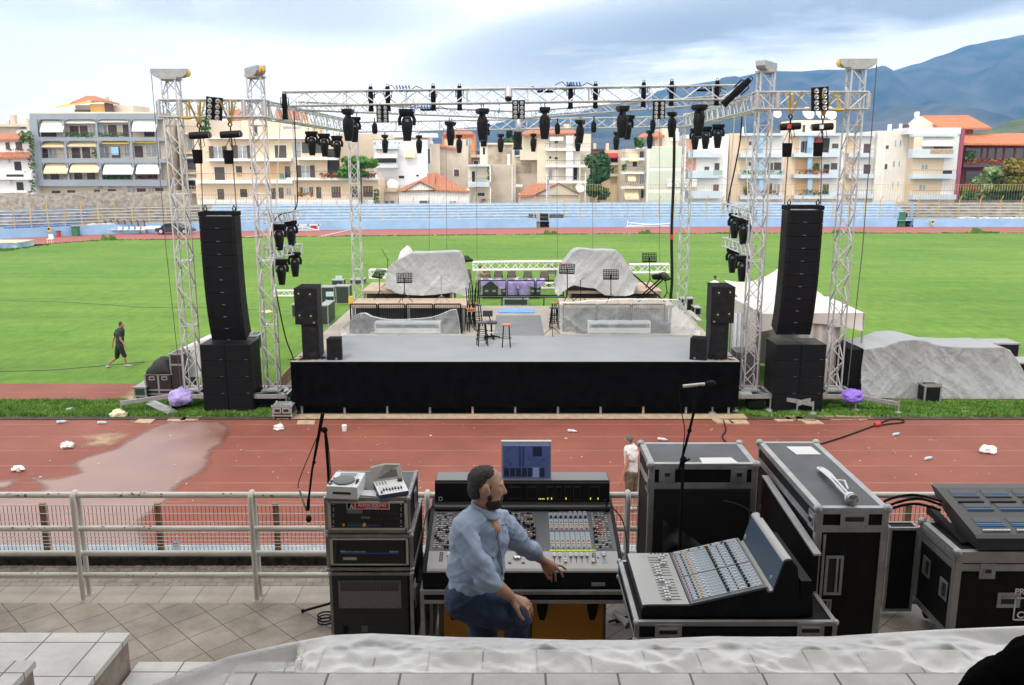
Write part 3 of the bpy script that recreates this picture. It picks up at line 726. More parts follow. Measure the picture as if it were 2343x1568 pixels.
for sx in(-.2,.2):
 for sy in(-.2,.2):MB().bar((p.x+sx,yc+sy,0),(p.x+sx,yc+sy,.4),.025,5).build('leg',seat_w,t)
rw=MB();stone=mat('rubble_stone',(.42,.39,.35),.9,col2=(.20,.18,.16),vscale=2.6,bump=1,bscale=5)
l=sub(None,-300,395,WALLB)
for a,b in zip(l,l[1:]):rw.hexa([a+V((0,6.3,2)),b+V((0,6.3,2)),b+V((0,6.8,2)),a+V((0,6.8,2)),a+V((0,6.3,4.3)),b+V((0,6.3,4.5)),b+V((0,6.8,4.5)),a+V((0,6.8,4.3))])
tag(rw.build('stone_wall',stone),'rough stone retaining wall above the grey tiers at left','wall')
p=at(436,470,106);t=MB().bar((p.x,106,1),(p.x-.3,106,at(433,436,106).z),.22,8).build('yellow_pole',yellow);tag(t,'thick yellow post among the tiers right of the car','post')
#  mountains
def ridge(name,Y,prof,depth,m,seed,base=-5,amp=1.0,foot=0.0):
 """prof: skyline as picture points; the slope falls towards the viewer from the ridge"""
 g=MB();us=[p[0]for p in prof];nu,nv=220,80
 def top(u):
  for(a,va),(b,vb)in zip(prof,prof[1:]):
   if a<=u<=b:
    t=(u-a)/(b-a);t=t*t*(3-2*t)*.5+t*.5;return va+(vb-va)*t
  return prof[-1][1]
 def fn(s,t):
  u=us[0]+(us[-1]-us[0])*s;r=at(u,top(u),Y)
  f=t
  y=Y-depth*f;x=r.x*(y/Y)if False else r.x
  h=(r.z-base)
  n_=noise.fractal(V((x*.0016+seed,y*.0016,seed)),1.0,2.0,6)
  gul=abs(noise.noise(V((x*.0035+seed,y*.0011,9))))
  z=base+h*((1-f)**1.15)+h*amp*(n_*.30-gul*.42)*min(1,f*3.0)*(1-f)*1.6
  x+=noise.noise(V((x*.002,y*.002,seed)))*120*f
  return(x,y,z)
 g.grid(fn,nu,nv)
 bk=[fn(i/nu,0)for i in range(nu+1)]
 g.add(bk+[(p[0],p[1]+depth*.12,base)for p in bk],[(i,i+1,nu+2+i,nu+1+i)for i in range(nu)])
 o=g.build(name,m,smooth=True);o['kind']='structure';return o
mt_far=mat('mountain_scrub',(.02,.03,.022),.95,col2=(.16,.135,.11),vscale=.0045,spec=.1)
mt_near=mat('hill_scrub',(.07,.10,.045),.95,col2=(.15,.16,.09),vscale=.05,spec=.1)
ridge('mountain_range',5200,[(900,330),(1050,305),(1200,282),(1300,262),(1420,232),(1560,196),(1650,184),(1760,163),(1830,164),(1880,160),(1960,160),(2030,165),(2100,146),(2150,128),(2220,103),(2290,90),(2342,80),(2450,60),(2700,40)],3000,mt_far,2.3,base=40)
ridge('mountain_ridge_left',5700,[(300,345),(700,335),(850,318),(1000,298),(1100,290),(1200,268),(1300,258),(1420,250),(1550,232),(1700,200),(1800,190)],2500,mt_far,5.1,base=40)
ridge('green_hill',900,[(2080,345),(2180,318),(2270,292),(2342,268),(2450,235),(2700,190)],520,mt_near,7.7,base=2,amp=.5)
#  truss work
def truss(p,q,w,h,pitch,rm=.028,rd=.0185,up=(0,0,1),n=6):
 """box truss between the centres p and q: returns (chords, braces)"""
 p,q=V(p),V(q);d=q-p;L=d.length;d.normalize();u=V(up)
 if abs(d.dot(u))>.95:u=V((0,1,0))
 r=d.cross(u).normalized();u=r.cross(d).normalized()
 cs=[r*(sx*w/2)+u*(sy*h/2)for sx,sy in((-1,-1),(1,-1),(1,1),(-1,1))]
 ch,br=MB(),MB()
 for c in cs:ch.bar(p+c,q+c,rm,n)
 k=max(1,round(L/pitch));s=L/k
 for f in range(4):
  a,b=cs[f],cs[(f+1)%4]
  for i in range(k):
   x0,x1=p+d*(s*i),p+d*(s*(i+1))
   if(i+f)%2==0:br.bar(x0+a,x1+b,rd,5,caps=False)
   else:br.bar(x0+b,x1+a,rd,5,caps=False)
  for e in(p+d*.02,q-d*.02):br.bar(e+a,e+b,rd,5,caps=False)
 i=2.0
 while i<L-.5:
  for f in range(4):br.bar(p+d*i+cs[f],p+d*i+cs[(f+1)%4],rd,5,caps=False)
  for c in cs:ch.bar(p+d*(i-.05)+c,p+d*(i+.05)+c,rm*1.3,n)
  i+=2.0
 return ch,br
def truss_thing(name,label,cat,p,q,w,h,pitch,group=None,**k):
 t=thing(name,label,cat,tuple(V(p)),0,group)
 ch,br=truss(p,q,w,h,pitch,**k)
 ch.build('chords',alu,t,smooth=40);br.build('braces',alu,t,smooth=40)
 return t
TOW=[]
def tower(x,Y,ztop,label,head,outr,w=.40,zb=.62,rotz=0.0):
 t=thing('truss_tower',label,'tower',(x,Y,0),0,'aluminium truss towers of the stage roof')
 ch,br=truss((x,Y,zb),(x,Y,ztop),w,w,.46,rm=.027,rd=.0165,up=(0,1,0))
 ch.build('mast_tubes',alu,t,smooth=40);br.build('mast_braces',alu,t,smooth=40)
 b=MB();s=.55
 for a,c in(((-s,-s),(s,-s)),((s,-s),(s,s)),((s,s),(-s,s)),((-s,s),(-s,-s)),((-s,-s),(s,s)),((-s,s),(s,-s))):
  b.beam((x+a[0],Y+a[1],zb-.12),(x+c[0],Y+c[1],zb-.12),.08,.12)
 b.box(x-.3,x+.3,Y-.3,Y+.3,zb-.05,zb).build('base_frame',alu_dull,t)
 for sx,sy in((-s,-s),(s,-s)):
  j=MB().bar((x+sx,Y+sy,.03),(x+sx,Y+sy,zb-.06),.03,8).lathe([(.13,0),(.12,.03),(.05,.06)],(x+sx,Y+sy,.05),n=14)
  j.build('screw_jack',steel,t,smooth=40)
 for(ox,oy)in outr:
  e=V((x+ox,Y+oy,.34));a=V((x+.55*(1 if ox>0 else-1),Y-.5,zb-.12))
  g=MB().beam(a,e,.08,.12);ob=g.build('outrigger',alu_dull,t)
  MB().bar((e.x,e.y,.04),(e.x,e.y,.44),.026,8).lathe([(.12,0),(.11,.03),(.05,.06)],(e.x,e.y,.05),n=14).build('foot',steel,ob,smooth=40)
 if head:
  hd=V((cos(head[1]),sin(head[1]),0));sd_=V((-hd.y,hd.x,0));c=V((x,Y,ztop));L=.53
  blk=MB()
  prof=[(-L,.30),(-L,.16),(-L*.72,.06),(L*.72,.06),(L,.16),(L,.30)]
  blk.prism([c+hd*a-sd_*.14+V((0,0,b_))for a,b_ in prof],sd_*.28)
  hb=blk.build('head_block',alu_dull,t)
  s_=1 if head[0]>0 else-1
  MB().lathe([(.07,0),(.115,.03),(.115,.05),(.07,.07),(.115,.09),(.115,.11),(.07,.14)],c+hd*(s_*(L-.05))-sd_*.07+V((0,0,.19)),sd_,14).build('pulley',yellow,hb,smooth=40)
  MB().box(x-.25,x+.25,Y-.25,Y+.25,ztop,ztop+.06).build('head_plate',alu_dull,t)
 TOW.append(t);return t
XL,XI,XJ,XR=-9.98,-7.50,7.42,10.05
TY=26.4
tower(XL,TY,9.92,'outer left front truss tower carrying the left line array beam',(1,0.0),[(-2.0,-.75)])
tower(XI,TY,9.98,'inner left front truss tower at the left corner of the stage',(-1,R(125)),[])
tower(XJ,TY,10.12,'inner right front truss tower at the right corner of the stage',(1,R(55)),[(-1.3,-.85),(1.75,-.9)])
tower(XR,TY,10.2,'outer right front truss tower beside the grey covered pile',(-1,0.0),[(-1.35,-.85),(1.75,-.85)])
LRX,RRX,RY=-7.32,8.1,41.0
tower(LRX,RY,9.55,'rear left truss tower behind the left riser',None,[])
tower(RRX,RY,9.8,'rear right truss tower behind the right riser',None,[])
rp=mat('dark_rope',(.09,.09,.09),.8)
for x,z,lab in((XL-.55,10.1,'thin steel rope hanging left of the outer left tower'),(XR+.58,10.35,'dark chain hanging right of the outer right tower')):
 o=MB().tube([(x,TY,z),(x+.02,TY,5),(x+(.14 if x<0 else-.1),TY,.7)],.016 if x>0 else .011,5).build('hanging_chain',rp if x>0 else chain_m);tag(o,lab,'chain')
BL,BR=9.10,9.32
truss_thing('truss_beam','horizontal truss beam between the two left towers with the left hoists','truss',(-10.3,TY,BL),(-7.2,TY,BL),.56,.48,.55)
truss_thing('truss_beam','horizontal truss beam between the two right towers with the right hoists','truss',(7.1,TY,BR),(10.35,TY,BR),.56,.48,.55)
truss_thing('truss_beam','left side truss beam running back from the inner left tower','truss',(XI,TY+.3,BL),(LRX,RY,9.18),.48,.48,.55)
truss_thing('truss_beam','right side truss beam running back from the inner right tower','truss',(XJ,TY+.3,BR),(RRX,RY,9.43),.48,.48,.55)
truss_thing('truss_beam','rear truss beam across the back of the stage roof','truss',(LRX,RY,9.17),(RRX,RY,9.42),.44,.44,.62)
truss_thing('truss_beam','long front truss beam carrying the large moving heads','truss',at(650,227.5,29.5),at(1688,212.5,29.5),.44,.44,.62)
truss_thing('truss_beam','thin diagonal truss from the left corner to the middle of the roof','truss',at(680,243,29.8),at(1186,264,35),.29,.26,.36,rm=.025,rd=.016)
truss_thing('truss_beam','thin diagonal truss from the right corner to the middle of the roof','truss',at(1670,228,29.8),at(1190,264,35),.29,.26,.36,rm=.025,rd=.016)
for x,z,lab in((XL,BL,'outer left'),(XI,BL,'inner left'),(XJ,BR,'inner right'),(XR,BR,'outer right')):
 t=thing('sleeve_block',f'aluminium sleeve block where the beam meets the {lab} tower','sleeve block',(x,TY,z))
 b=MB();s=.3
 for zz in(z-.24,z+.24):
  for a,c in(((-s,-s),(s,-s)),((s,-s),(s,s)),((s,s),(-s,s)),((-s,s),(-s,-s))):b.bar((x+a[0],TY+a[1],zz),(x+c[0],TY+c[1],zz),.026,6)
 for sx in(-s,s):
  for sy in(-s,s):b.bar((x+sx,TY+sy,z-.24),(x+sx,TY+sy,z+.24),.026,6)
 b.build('frame',alu,t,smooth=40)
 for sx in(-s,s):MB().box(x+sx-.07,x+sx+.07,TY-s-.012,TY-s-.004,z-.21,z+.21).build('side_plate',alu_dull,t)
def moving_head(label):
 t=thing('moving_head',label,'stage light',(0,0,0),0,'moving head lights hanging in the rig')
 MB().cbox(-.26,.26,-.17,.17,-.14,0,.03).cbox(-.22,.22,-.14,.14,-.18,-.14,.02).build('base',black_pl,t,local=True)
 b=MB()
 for sx in(-.13,.13):b.bar((sx,0,0),(sx,0,.14),.018,6).lathe([(.035,-.02),(.035,.02)],(sx,0,.12),(0,1,0),8)
 b.build('clamps',steel,t,local=True)
 MB().tube([(-.23,0,-.52),(-.245,0,-.34),(-.20,0,-.22),(-.07,0,-.19)],[.055,.06,.06,.05],8).tube([(.23,0,-.52),(.245,0,-.34),(.20,0,-.22),(.07,0,-.19)],[.055,.06,.06,.05],8).cbox(-.1,.1,-.08,.08,-.23,-.17,.02).build('yoke',black_pl,t,smooth=50,local=True)
 h=MB().lathe([(.08,-.24),(.13,-.27),(.175,-.38),(.185,-.5),(.18,-.62),(.155,-.78),(.125,-1.0),(.118,-1.02)],n=12).build('head',black_pl,t,smooth=35,local=True)
 MB().lathe([(.11,-1.01),(.105,-1.025),(.0,-1.022)],n=12,cap=False).build('front_lens',glass_dk,h,local=True)
 MB().cbox(-.05,.05,-.2,-.17,-.42,-.34,.01).build('maker_plate',mat('grey_print',(.12,.12,.13),.5),h,local=True)
 return t
MH=moving_head('x')
first=[True]
def head(u,v,Y,s,label,rz=0.0,rx=0.0):
 p=at(u,v,Y)
 if first[0]:o=MH;first[0]=False;o.location=p;o.rotation_euler=(rx,0,rz);o['label']=label
 else:o=dup(MH,p,label=label,rot=(rx,0,rz))
 o.scale=(s,s,s);return o
big=[(795,250),(930,250),(1103,249),(1246,246),(1424,243),(1600,240)]
for i,(u,v)in enumerate(big):
 head(u,v,29.45,1.0,f'large black moving head, {ORD[i]} of six hanging under the front truss',rz=(0 if i==1 else R(90))+.15*(i%3))
mid=[(809,268,31.2),(1030,279,33),(1106,283,33.9),(1327,275,33.5),(1436,264,32.2),(1538,257,31.2)]
for i,(u,v,Y)in enumerate(mid):head(u,v,Y,.84,f'medium black moving head, {ORD[i]} of six under the diagonal trusses',rz=R(70 if i%2 else 20))
rear=[(880,309),(958,310),(1050,309),(1145,307),(1220,306),(1322,305),(1410,302),(1487,299)]
for i,(u,v)in enumerate(rear):head(u,v,41,.80,f'small looking moving head, {ORD[i]} of eight under the rear truss',rz=R(90)+.2*(i%2))
for i,(u,v,Y)in enumerate([(712,301,33.2),(741,306,34.6),(770,311,36.2)]):head(u,v,Y,.86,f'moving head under the left side beam, {ORD[i]} of the three',rz=.1)
for i,(u,v,Y)in enumerate([(1591,294,36.6),(1615,290,34.8),(1643,285,33)]):head(u,v,Y,.84,f'moving head under the right side beam, {ORD[i]} of the three',rz=-.1)
def ladder(p,q,label,heads,hang):
 t=truss_thing('hanging_truss',label,'truss',p,q,.29,.29,.22,rm=.024,rd=.012)
 for(u,v,Y,lab,rz)in heads:head(u,v,Y,.80,lab,rz)
 for i,f in enumerate(hang):
  a=V(p).lerp(V(q),f)+V((0,0,.15));o=MB().tube([a,a+V((.02,.0,.5 if hang is not None else 1))],.012,5).build('sling',chain_m,t)
 return t
ladder(at(614,500,26.9),at(682,491,29.6),'upper hanging short truss beside the inner left tower',[(637,513,27.3,'moving head nearest the tower on the upper left short truss',.25),(664,505,28.6,'moving head farther back on the upper left short truss',.25)],(.1,.9))
ladder(at(616,580,26.9),at(683,568,29.6),'lower hanging short truss beside the inner left tower',[(642,593,27.4,'moving head nearest the tower on the lower left short truss',.25),(673,577,28.8,'moving head farther back on the lower left short truss',.25)],(.1,.9))
ladder(at(1720,492,26.9),at(1663,475,29.6),'upper hanging short truss beside the inner right tower',[(1702,499,27.3,'moving head nearest the tower on the upper right short truss',-.3),(1682,488,28.6,'moving head farther back on the upper right short truss',-.3)],(.1,.9))
ladder(at(1718,573,26.9),at(1662,553,29.6),'lower hanging short truss beside the inner right tower',[(1699,585,27.4,'moving head nearest the tower on the lower right short truss',-.3),(1677,568,28.8,'moving head farther back on the lower right short truss',-.3)],(.1,.9))
def cord(name,label,cat,pts,r,m,smooth=True):
 ps=[]
 for i in range(len(pts)-1):
  a,b=V(pts[i]),V(pts[i+1])
  a0=V(pts[max(i-1,0)]);b1=V(pts[min(i+2,len(pts)-1)])
  for k in range(5):
   t=k/5;h=lambda A,B,Cc,D:.5*((2*B)+(Cc-A)*t+(2*A-5*B+4*Cc-D)*t*t+(3*B-A-3*Cc+D)*t**3)
   ps.append(h(a0,a,b,b1))
 ps.append(V(pts[-1]))
 o=MB().tube(ps,r,6).build(name,m,smooth=True);return tag(o,label,cat)
sl=mat('grey_sling',(.42,.42,.40),.8)
for(u0,v0,Y0,u1,v1,Y1,lab)in((641,270,29.5,630,487,27.3,'grey sling down to the near end of the upper left short truss'),(669,275,31,676,482,29.4,'grey sling down to the far end of the upper left short truss'),(1704,265,29,1712,485,27,'grey sling down to the near end of the upper right short truss'),(1680,270,31,1666,470,29.4,'grey sling down to the far end of the upper right short truss')):
 o=MB().tube([at(u0,v0,Y0),at(u1,v1,Y1)],.018,5).build('sling',sl);tag(o,lab,'sling')
for(u0,v0,Y0,u1,v1,Y1,lab)in((634,530,27.3,630,566,27.3,'wire strop between the left short trusses, near end'),(670,530,29.2,676,560,29.4,'wire strop between the left short trusses, far end'),(1708,505,27,1710,560,27,'wire strop between the right short trusses, near end'),(1672,495,29.2,1668,548,29.4,'wire strop between the right short trusses, far end')):
 o=MB().tube([at(u0,v0,Y0),at(u1,v1,Y1)],.012,5).build('wire_strop',chain_m);tag(o,lab,'strop')
cord('power_cable','black power cable from the left side beam past the short trusses','cable',[at(672,255,29.5),at(676,330,29.2),at(680,420,29),at(676,478,29),at(640,492,28),at(626,520,27.6),at(625,620,27.5),at(650,760,27.8),at(668,812,28),at(672,826,28)],.022,rubber)
cord('power_cable','black power cable drooping from the right side beam to the short trusses','cable',[at(1697,268,29.3),at(1693,320,29.3),at(1682,380,29.4),at(1668,445,29.4),at(1664,475,29.3)],.024,rubber)
cm=cord('cable_loom','thick black cable loom hanging from the rear right of the roof to the ground','cable',[at(1541,282,36.3),at(1542,340,36.3),at(1540,430,36.3),at(1537,500,36.3),at(1536,560,36.3),at(1537,640,36.3),at(1533,690,36.3)],.06,rubber)
MB().lathe([(.075,0),(.075,.2)],at(1536,548,36.3),n=8).build('red_tape',red_pt,None);C.objects[-1]
o=[x for x in bpy.data.objects if x.name=='red_tape'][0];o.parent=cm
for u0,u1,v0,v1,lab in((1020,1022,300,600,'thin wire down to the low truss behind the left tarp'),(1090,1091,300,598,'thin wire down to the left end of the low white truss'),(1273,1275,296,598,'thin wire down to the right end of the low white truss'),(1355,1356,294,592,'thin wire down behind the right tarp'),(1508,1509,286,605,'thin wire down to the low truss behind the right riser'),(981-0,982,300,610,'thin wire left of the left tarp')):
 o=MB().tube([at(u0,v0,40.5),at(u1,v1,40.5)],.012,4).build('drop_wire',chain_m);tag(o,lab,'wire')
def profile_spot(label):
 t=thing('profile_spot',label,'spotlight',(0,0,0),0,'profile spotlights on the front truss')
 MB().lathe([(.05,.36),(.075,.33),(.085,.18),(.1,.02),(.1,-.12),(.085,-.16),(.088,-.42),(.1,-.44),(.1,-.52)],n=10).build('barrel',black_mt,t,smooth=35,local=True)
 MB().tube([(-.13,0,-.05),(-.14,0,.2),(0,0,.26),(.14,0,.2),(.13,0,-.05)],.018,5).build('yoke',black_mt,t,local=True)
 MB().tube([(-.05,0,.36),(-.04,0,.42),(.04,0,.42),(.05,0,.36)],.012,5).build('handle',black_mt,t,local=True)
 return t
PS=profile_spot('slim black profile spotlight at far left of the front truss top')
spots=[(848,215,29.62),(887,214,29.62),(991,213,29.62),(1051,213,29.62),(1305,209,29.62),(1362,208,29.62),(1472,205,29.62),(1536,202,29.62),(1640,201,29.62)]
for i,(u,v,Y)in enumerate(spots):
 lab=f'slim black profile spotlight, {ORD[i]} of nine standing in the front truss'
 if i==0:PS.location=at(u,v+7,Y);PS['label']=lab
 else:dup(PS,at(u,v+7,Y),label=lab,scale=(.9,)*3)
PS.scale=(.9,)*3;dup(PS,at(651,239,28.2),label='black profile spotlight hanging upright at the left end of the front truss')
o=dup(PS,at(1690,206,28.4),label='large black profile spotlight tilted at the right end of the front truss',rot=(R(10),R(45),0));o.scale=(1.25,)*3
silver=mat('silver_can',(.42,.42,.43),.35,.7)
sp=thing('par_can','silver par can on the front truss right of its middle','spotlight',tuple(at(1163,212,29.3)))
p=at(1163,212,29.3)
MB().lathe([(.05,.2),(.11,.14),(.13,-.02),(.13,-.16),(.1,-.2)],p,(0,.25,.97),12).build('can',silver,sp,smooth=35)
MB().lathe([(.11,-.17),(.11,-.26)],p,(0,.25,.97),12).build('lens',black_mt,sp)
for u,v,Y,lab,m_ in((1186,285,34.6,'small silver lamp where the diagonal trusses meet',silver),(857,292,40.5,'small lamp under the rear truss, left part',black_mt),(1275,293,40.5,'small lamp under the rear truss right of the middle',black_mt),(1358,289,40.5,'small lamp under the rear truss, right part',black_mt),(1493,284,40.5,'small lamp at the right of the rear truss',black_mt),(1668/1.0-640,291,40.5,'small lamp under the rear truss left of the middle',black_mt)):
 t=thing('small_lamp',lab,'spotlight',tuple(at(u,v,Y)));p=at(u,v,Y)
 MB().lathe([(.06,.2),(.12,.1),(.13,-.1),(.1,-.28)],p,(0,.1,1),10).build('can',m_,t,smooth=35)
 MB().bar(p+V((0,0,.2)),p+V((0,0,.42)),.03,5).build('clamp',black_mt,t)
lc=thing('long_spotlight','tall dark cylinder spotlight below the point where the diagonal trusses meet','spotlight',tuple(at(1184,322,36)))
MB().lathe([(.08,.4),(.16,.34),(.19,.1),(.17,-.25),(.2,-.3),(.2,-.36)],at(1184,322,36),n=12).build('barrel',black_pl,lc,smooth=35)
MB().bar(at(1184,306,36),at(1184,285,36),.03).build('hanger',black_mt,lc)
def blinder(label):
 t=thing('blinder_light',label,'stage light',(0,0,0),0,'eight lamp blinders on the trusses')
 for sx in(-.115,.115):
  c=MB().cbox(sx-.11,sx+.11,-.07,.07,-.31,.31,.012).build('lamp_column',black_mt,t,local=True)
  for k in range(4):
   z=.235-.155*k
   MB().lathe([(.072,.0),(.068,.012),(.055,.004),(.0,.014)],(sx,-.07,z),(0,-1,0),16,cap=False).build('lamp',lens_m,c,smooth=40,local=True)
 MB().box(-.24,.24,-.02,.02,.31,.335).build('bracket',black_mt,t,local=True)
 return t
BD=blinder('x');firstb=True
for u,v,Y,s,rz,lab in((490,250,26.05,1.0,R(6),'eight lamp blinder on the left beam between the yellow straps'),(1875,228,26.05,1.03,R(-4),'eight lamp blinder on the right beam above the right hoist'),(875,262,29.2,.86,0,'eight lamp blinder below the left part of the front truss'),(1186,252,29.2,.92,0,'eight lamp blinder below the middle of the front truss'),(1507,253,29.2,.88,0,'eight lamp blinder below the right part of the front truss')):
 if firstb:o=BD;firstb=False;o.location=at(u,v,Y);o.rotation_euler=(0,rz,0);o['label']=lab
 else:o=dup(BD,at(u,v,Y),label=lab,rot=(0,rz,0))
 o.scale=(s,s,s)
cb_m=mat('blue_connectors',(.05,.16,.45),.4)
for u,v,Y,lab in((979,250,31.8,'black distribution box with blue plugs on the left diagonal truss'),(1313,197,29.5,'black distribution box with blue plugs on top of the front truss'),(1247,208,29.5,'flat black cable box in the front truss'),(1612,205,29.5,'blue plugs and white box at the right end of the front truss'),(923,205,29.5,'coil of cable on top of the front truss left of the middle')):
 p=at(u,v,Y);t=thing('distribution_box',lab,'electrical box',tuple(p))
 MB().box(p.x-.26,p.x+.26,p.y-.1,p.y+.1,p.z-.06,p.z).build('box',black_mt,t)
 g=MB()
 for k in range(5):g.bar((p.x-.2+k*.1,p.y,p.z),(p.x-.23+k*.1,p.y-.03,p.z+.12),.03,6)
 g.build('plugs',cb_m,t)
 g=MB().tube([(p.x-.26,p.y,p.z),(p.x-.4,p.y,p.z+.14),(p.x-.62,p.y,p.z+.02)],.014,5).tube([(p.x+.26,p.y,p.z),(p.x+.42,p.y,p.z+.1),(p.x+.7,p.y,p.z-.02)],.014,5)
 g.build('cables',rubber,t)
tape=MB();rnd=random.Random(8)
for(u0,v0,u1,v1,Y)in((800,279,1560,266,40.9),(650,211,1688,196,29.5)):
 prev=None
 for k in range(41):
  f=k/40;p=at(u0+(u1-u0)*f,v0+(v1-v0)*f+rnd.uniform(-.6,1.6),Y)
  if prev is not None:tape.bar(prev,p,.008,4,caps=False)
  prev=p
o=tape.build('truss_cables',rubber);tag(o,'thin black cables strung along the roof trusses','cable',kind='stuff')
for k,(u,v,Y)in enumerate(((1232,240,29.3),(1137,240,29.3),(944,238,29.3),(1342,285,40.6),(1010,298,40.6),(1478,236,29.3))):
 p=at(u,v-12,Y);o=MB().tube([p,p+V((.1,-.02,-.25)),p+V((.02,-.02,-.42))],[.012,.014,.04],6).build('loose_plug',cb_m);tag(o,'loose blue plug dangling in the '+('rear' if Y>35 else 'front')+' truss','plug','loose blue plugs in the '+('rear' if Y>35 else 'front')+' truss')
def hoist(u,v,Y,lab,bagu,bagv,topu,topv,endu,endv):
 p=at(u,v,Y);t=thing('chain_hoist',f'black electric chain hoist, {lab}','hoist',tuple(p))
 MB().lathe([(.06,-.31),(.1,-.3),(.105,-.2),(.105,.2),(.1,.3),(.06,.31)],p,(1,.05,.06),14).build('motor',black_pl,t,smooth=40)
 MB().lathe([(.085,0),(.085,.012)],p+V((.30 if u<1200 else-.30,-.02,.0)),(1 if u<1200 else-1,-.35,0),14).build('end_badge',lens_m,t)
 if u>1200:MB().box(p.x-.12,p.x-.0,p.y-.112,p.y-.1,p.z-.06,p.z+.06).build('warning_label',red_pt if 'left' in lab else mat('white_label',(.6,.6,.6),.5),t)
 MB().tube([p+V((0,0,.1)),p+V((0,0,.2)),p+V((.05,0,.28)),p+V((0,0,.36)),p+V((-.06,0,.3)),p+V((-.03,0,.22))],.022,6).build('hook',black_mt,t,smooth=40)
 e=at(endu,endv,Y)
 MB().bar(p+V((0,0,-.1)),e,.017,5).build('chain',chain_m,t)
 b=at(bagu,bagv,Y-.12)
 g=MB().lathe([(.12,-.2),(.13,-.18),(.148,.19),(.15,.2)],b,n=14);bg=g.build('chain_bag',black_mt,t,smooth=40)
 MB().bar(b+V((-.14,0,.19)),p+V((-.02,0,-.09)),.01,4).bar(b+V((.14,0,.19)),p+V((.02,0,-.09)),.01,4).build('bag_strap',black_mt,bg)
 MB().tube([p+V((.1,-.03,-.08)),p+V((.14,-.05,-.3)),p+V((.02,-.08,-.38)),p+V((-.05,-.05,-.12))],.011,5).build('cable_loop',rubber,t)
 s=thing('strap',f'yellow round sling holding the {lab} hoist','strap',tuple(p+V((0,0,.36))))
 q=at(topu,topv,Y)
 zz=q.z
 for sx in(-.1,.12):
  MB().beam(p+V((sx*.15,0,.33)),V((p.x+sx*1.6,Y-.3,zz)),.055,.012,up=(0,1,0)).build('sling_leg',strap,s)
  MB().beam(p+V((sx*.15,.02,.33)),V((p.x+sx*.9,Y+.3,zz)),.055,.012,up=(0,1,0)).build('sling_leg',strap,s)
 return t
hoist(457,310,TY-.2,'left one on the left beam',452,359,450,233,464,488)
hoist(528,308,TY-.2,'right one on the left beam',523,360,525,232,541,482)
hoist(1807,290,TY-.2,'left one on the right beam',1800,344,1807,212,1794,470)
hoist(1881,291,TY-.2,'right one on the right beam',1871,343,1880,212,1877,468)
for u,v0,v1,lab in((427,270,237,'yellow strap wound round the lower chord of the left beam'),(1916,252,216,'yellow strap wound round the lower chord of the right beam')):
 p=at(u,v0,TY-.3);q=at(u,v1,TY-.3);t=thing('strap',lab,'strap',tuple(p))
 MB().ball(p,.22,.09,.05,10,6).build('wound_part',strap,t)
 MB().beam(p,q,.06,.012,up=(0,1,0)).beam(p+V((.1,0,0)),q+V((.02,.1,0)),.05,.012,up=(0,1,0)).build('sling_leg',strap,t)
def cabinet(name,label,cat,w,h,d,grp,handles=True,led=False):
 t=thing(name,label,cat,(0,0,0),0,grp)
 MB().cbox(-w/2,w/2,0,d,-h,0,.012).build('cabinet',black_pl,t,local=True)
 MB().cbox(-w/2+.1,w/2-.1,-.012,.002,-h+.012,-.012,.008).build('grille',black_grl,t,local=True)
 for sx in(-1,1):MB().cbox(sx*(w/2-.05)-.045,sx*(w/2-.05)+.045,-.016,.002,-h+.006,-.006,.006).build('front_flange',black_pl,t,local=True)
 MB().box(-.05,.05,-.018,-.012,-h+.03,-h+.052).build('maker_badge',lens_m,t,local=True)
 b=MB()
 for sx in(-1,1):
  b.box(sx*(w/2-.04)-.012,sx*(w/2-.04)+.012,-.022,-.016,-h+.06,-h+.078)
  for y in(.14,.34):b.box(sx*w/2-.006,sx*w/2+.006,y,y+.07,-h*.8,-h*.3)
 b.build('fittings',lens_m if False else mat('dark_fitting',(.004,.004,.004),.6),t,local=True)
 return t
LA=cabinet('line_array_speaker','x','loudspeaker',1.06,.38,.6,'line array cabinets of the left hanging column');fl_=[True]
ORDT=['topmost','second from top','third from top','fourth from top','fifth from top','sixth from top','fourth from bottom','third from bottom','second from bottom','bottom']
def array(cx,Y,ztop,side,n=10):
 ang=[0,.5,1,2,3,5,7,10,13.5,18];p=V((cx,Y,ztop));tot=[]
 for i in range(n):
  a=R(ang[i]);lab=f'black line array cabinet, {ORDT[i]} of the {side} hanging column';g=f'line array cabinets of the {side} hanging column'
  if fl_[0]:o=LA;fl_[0]=False;o.location=p;o.rotation_euler=(a,0,0);o['label']=lab
  else:o=dup(LA,tuple(p),label=lab,group=g,rot=(a,0,0))
  p=p+V((0,sin(a),-cos(a)))*.387
 f=thing('rigging_frame',f'black steel rigging frame on top of the {side} line array','frame',(cx,Y,ztop))
 b=MB()
 for sx in(-.5,.5):b.box(cx+sx-.04,cx+sx+.04,Y-.02,Y+.62,ztop+.01,ztop+.14)
 b.box(cx-.46,cx+.46,Y+.0,Y+.06,ztop+.04,ztop+.16).box(cx-.46,cx+.46,Y+.54,Y+.6,ztop+.04,ztop+.14)
 b.build('frame',black_mt,f)
 for sx in(-.42,.44):MB().tube([(cx+sx,Y+.3,ztop+.1),(cx+sx-.05,Y+.3,ztop+.22),(cx+sx,Y+.3,ztop+.32),(cx+sx+.05,Y+.3,ztop+.22),(cx+sx,Y+.3,ztop+.1)],.02,6).build('shackle',black_mt,f)
array(-8.76,25.95,5.98,'left')
array(8.70,25.95,6.16,'right')
SB=thing('subwoofer','x','loudspeaker',(0,0,0),0,'subwoofer cabinets of the left stack')
MB().cbox(-.375,.375,0,1.05,0,.52,.014).build('cabinet',black_pl,SB,local=True)
MB().cbox(-.345,.345,-.012,.003,.035,.49,.008).build('grille',black_grl,SB,local=True)
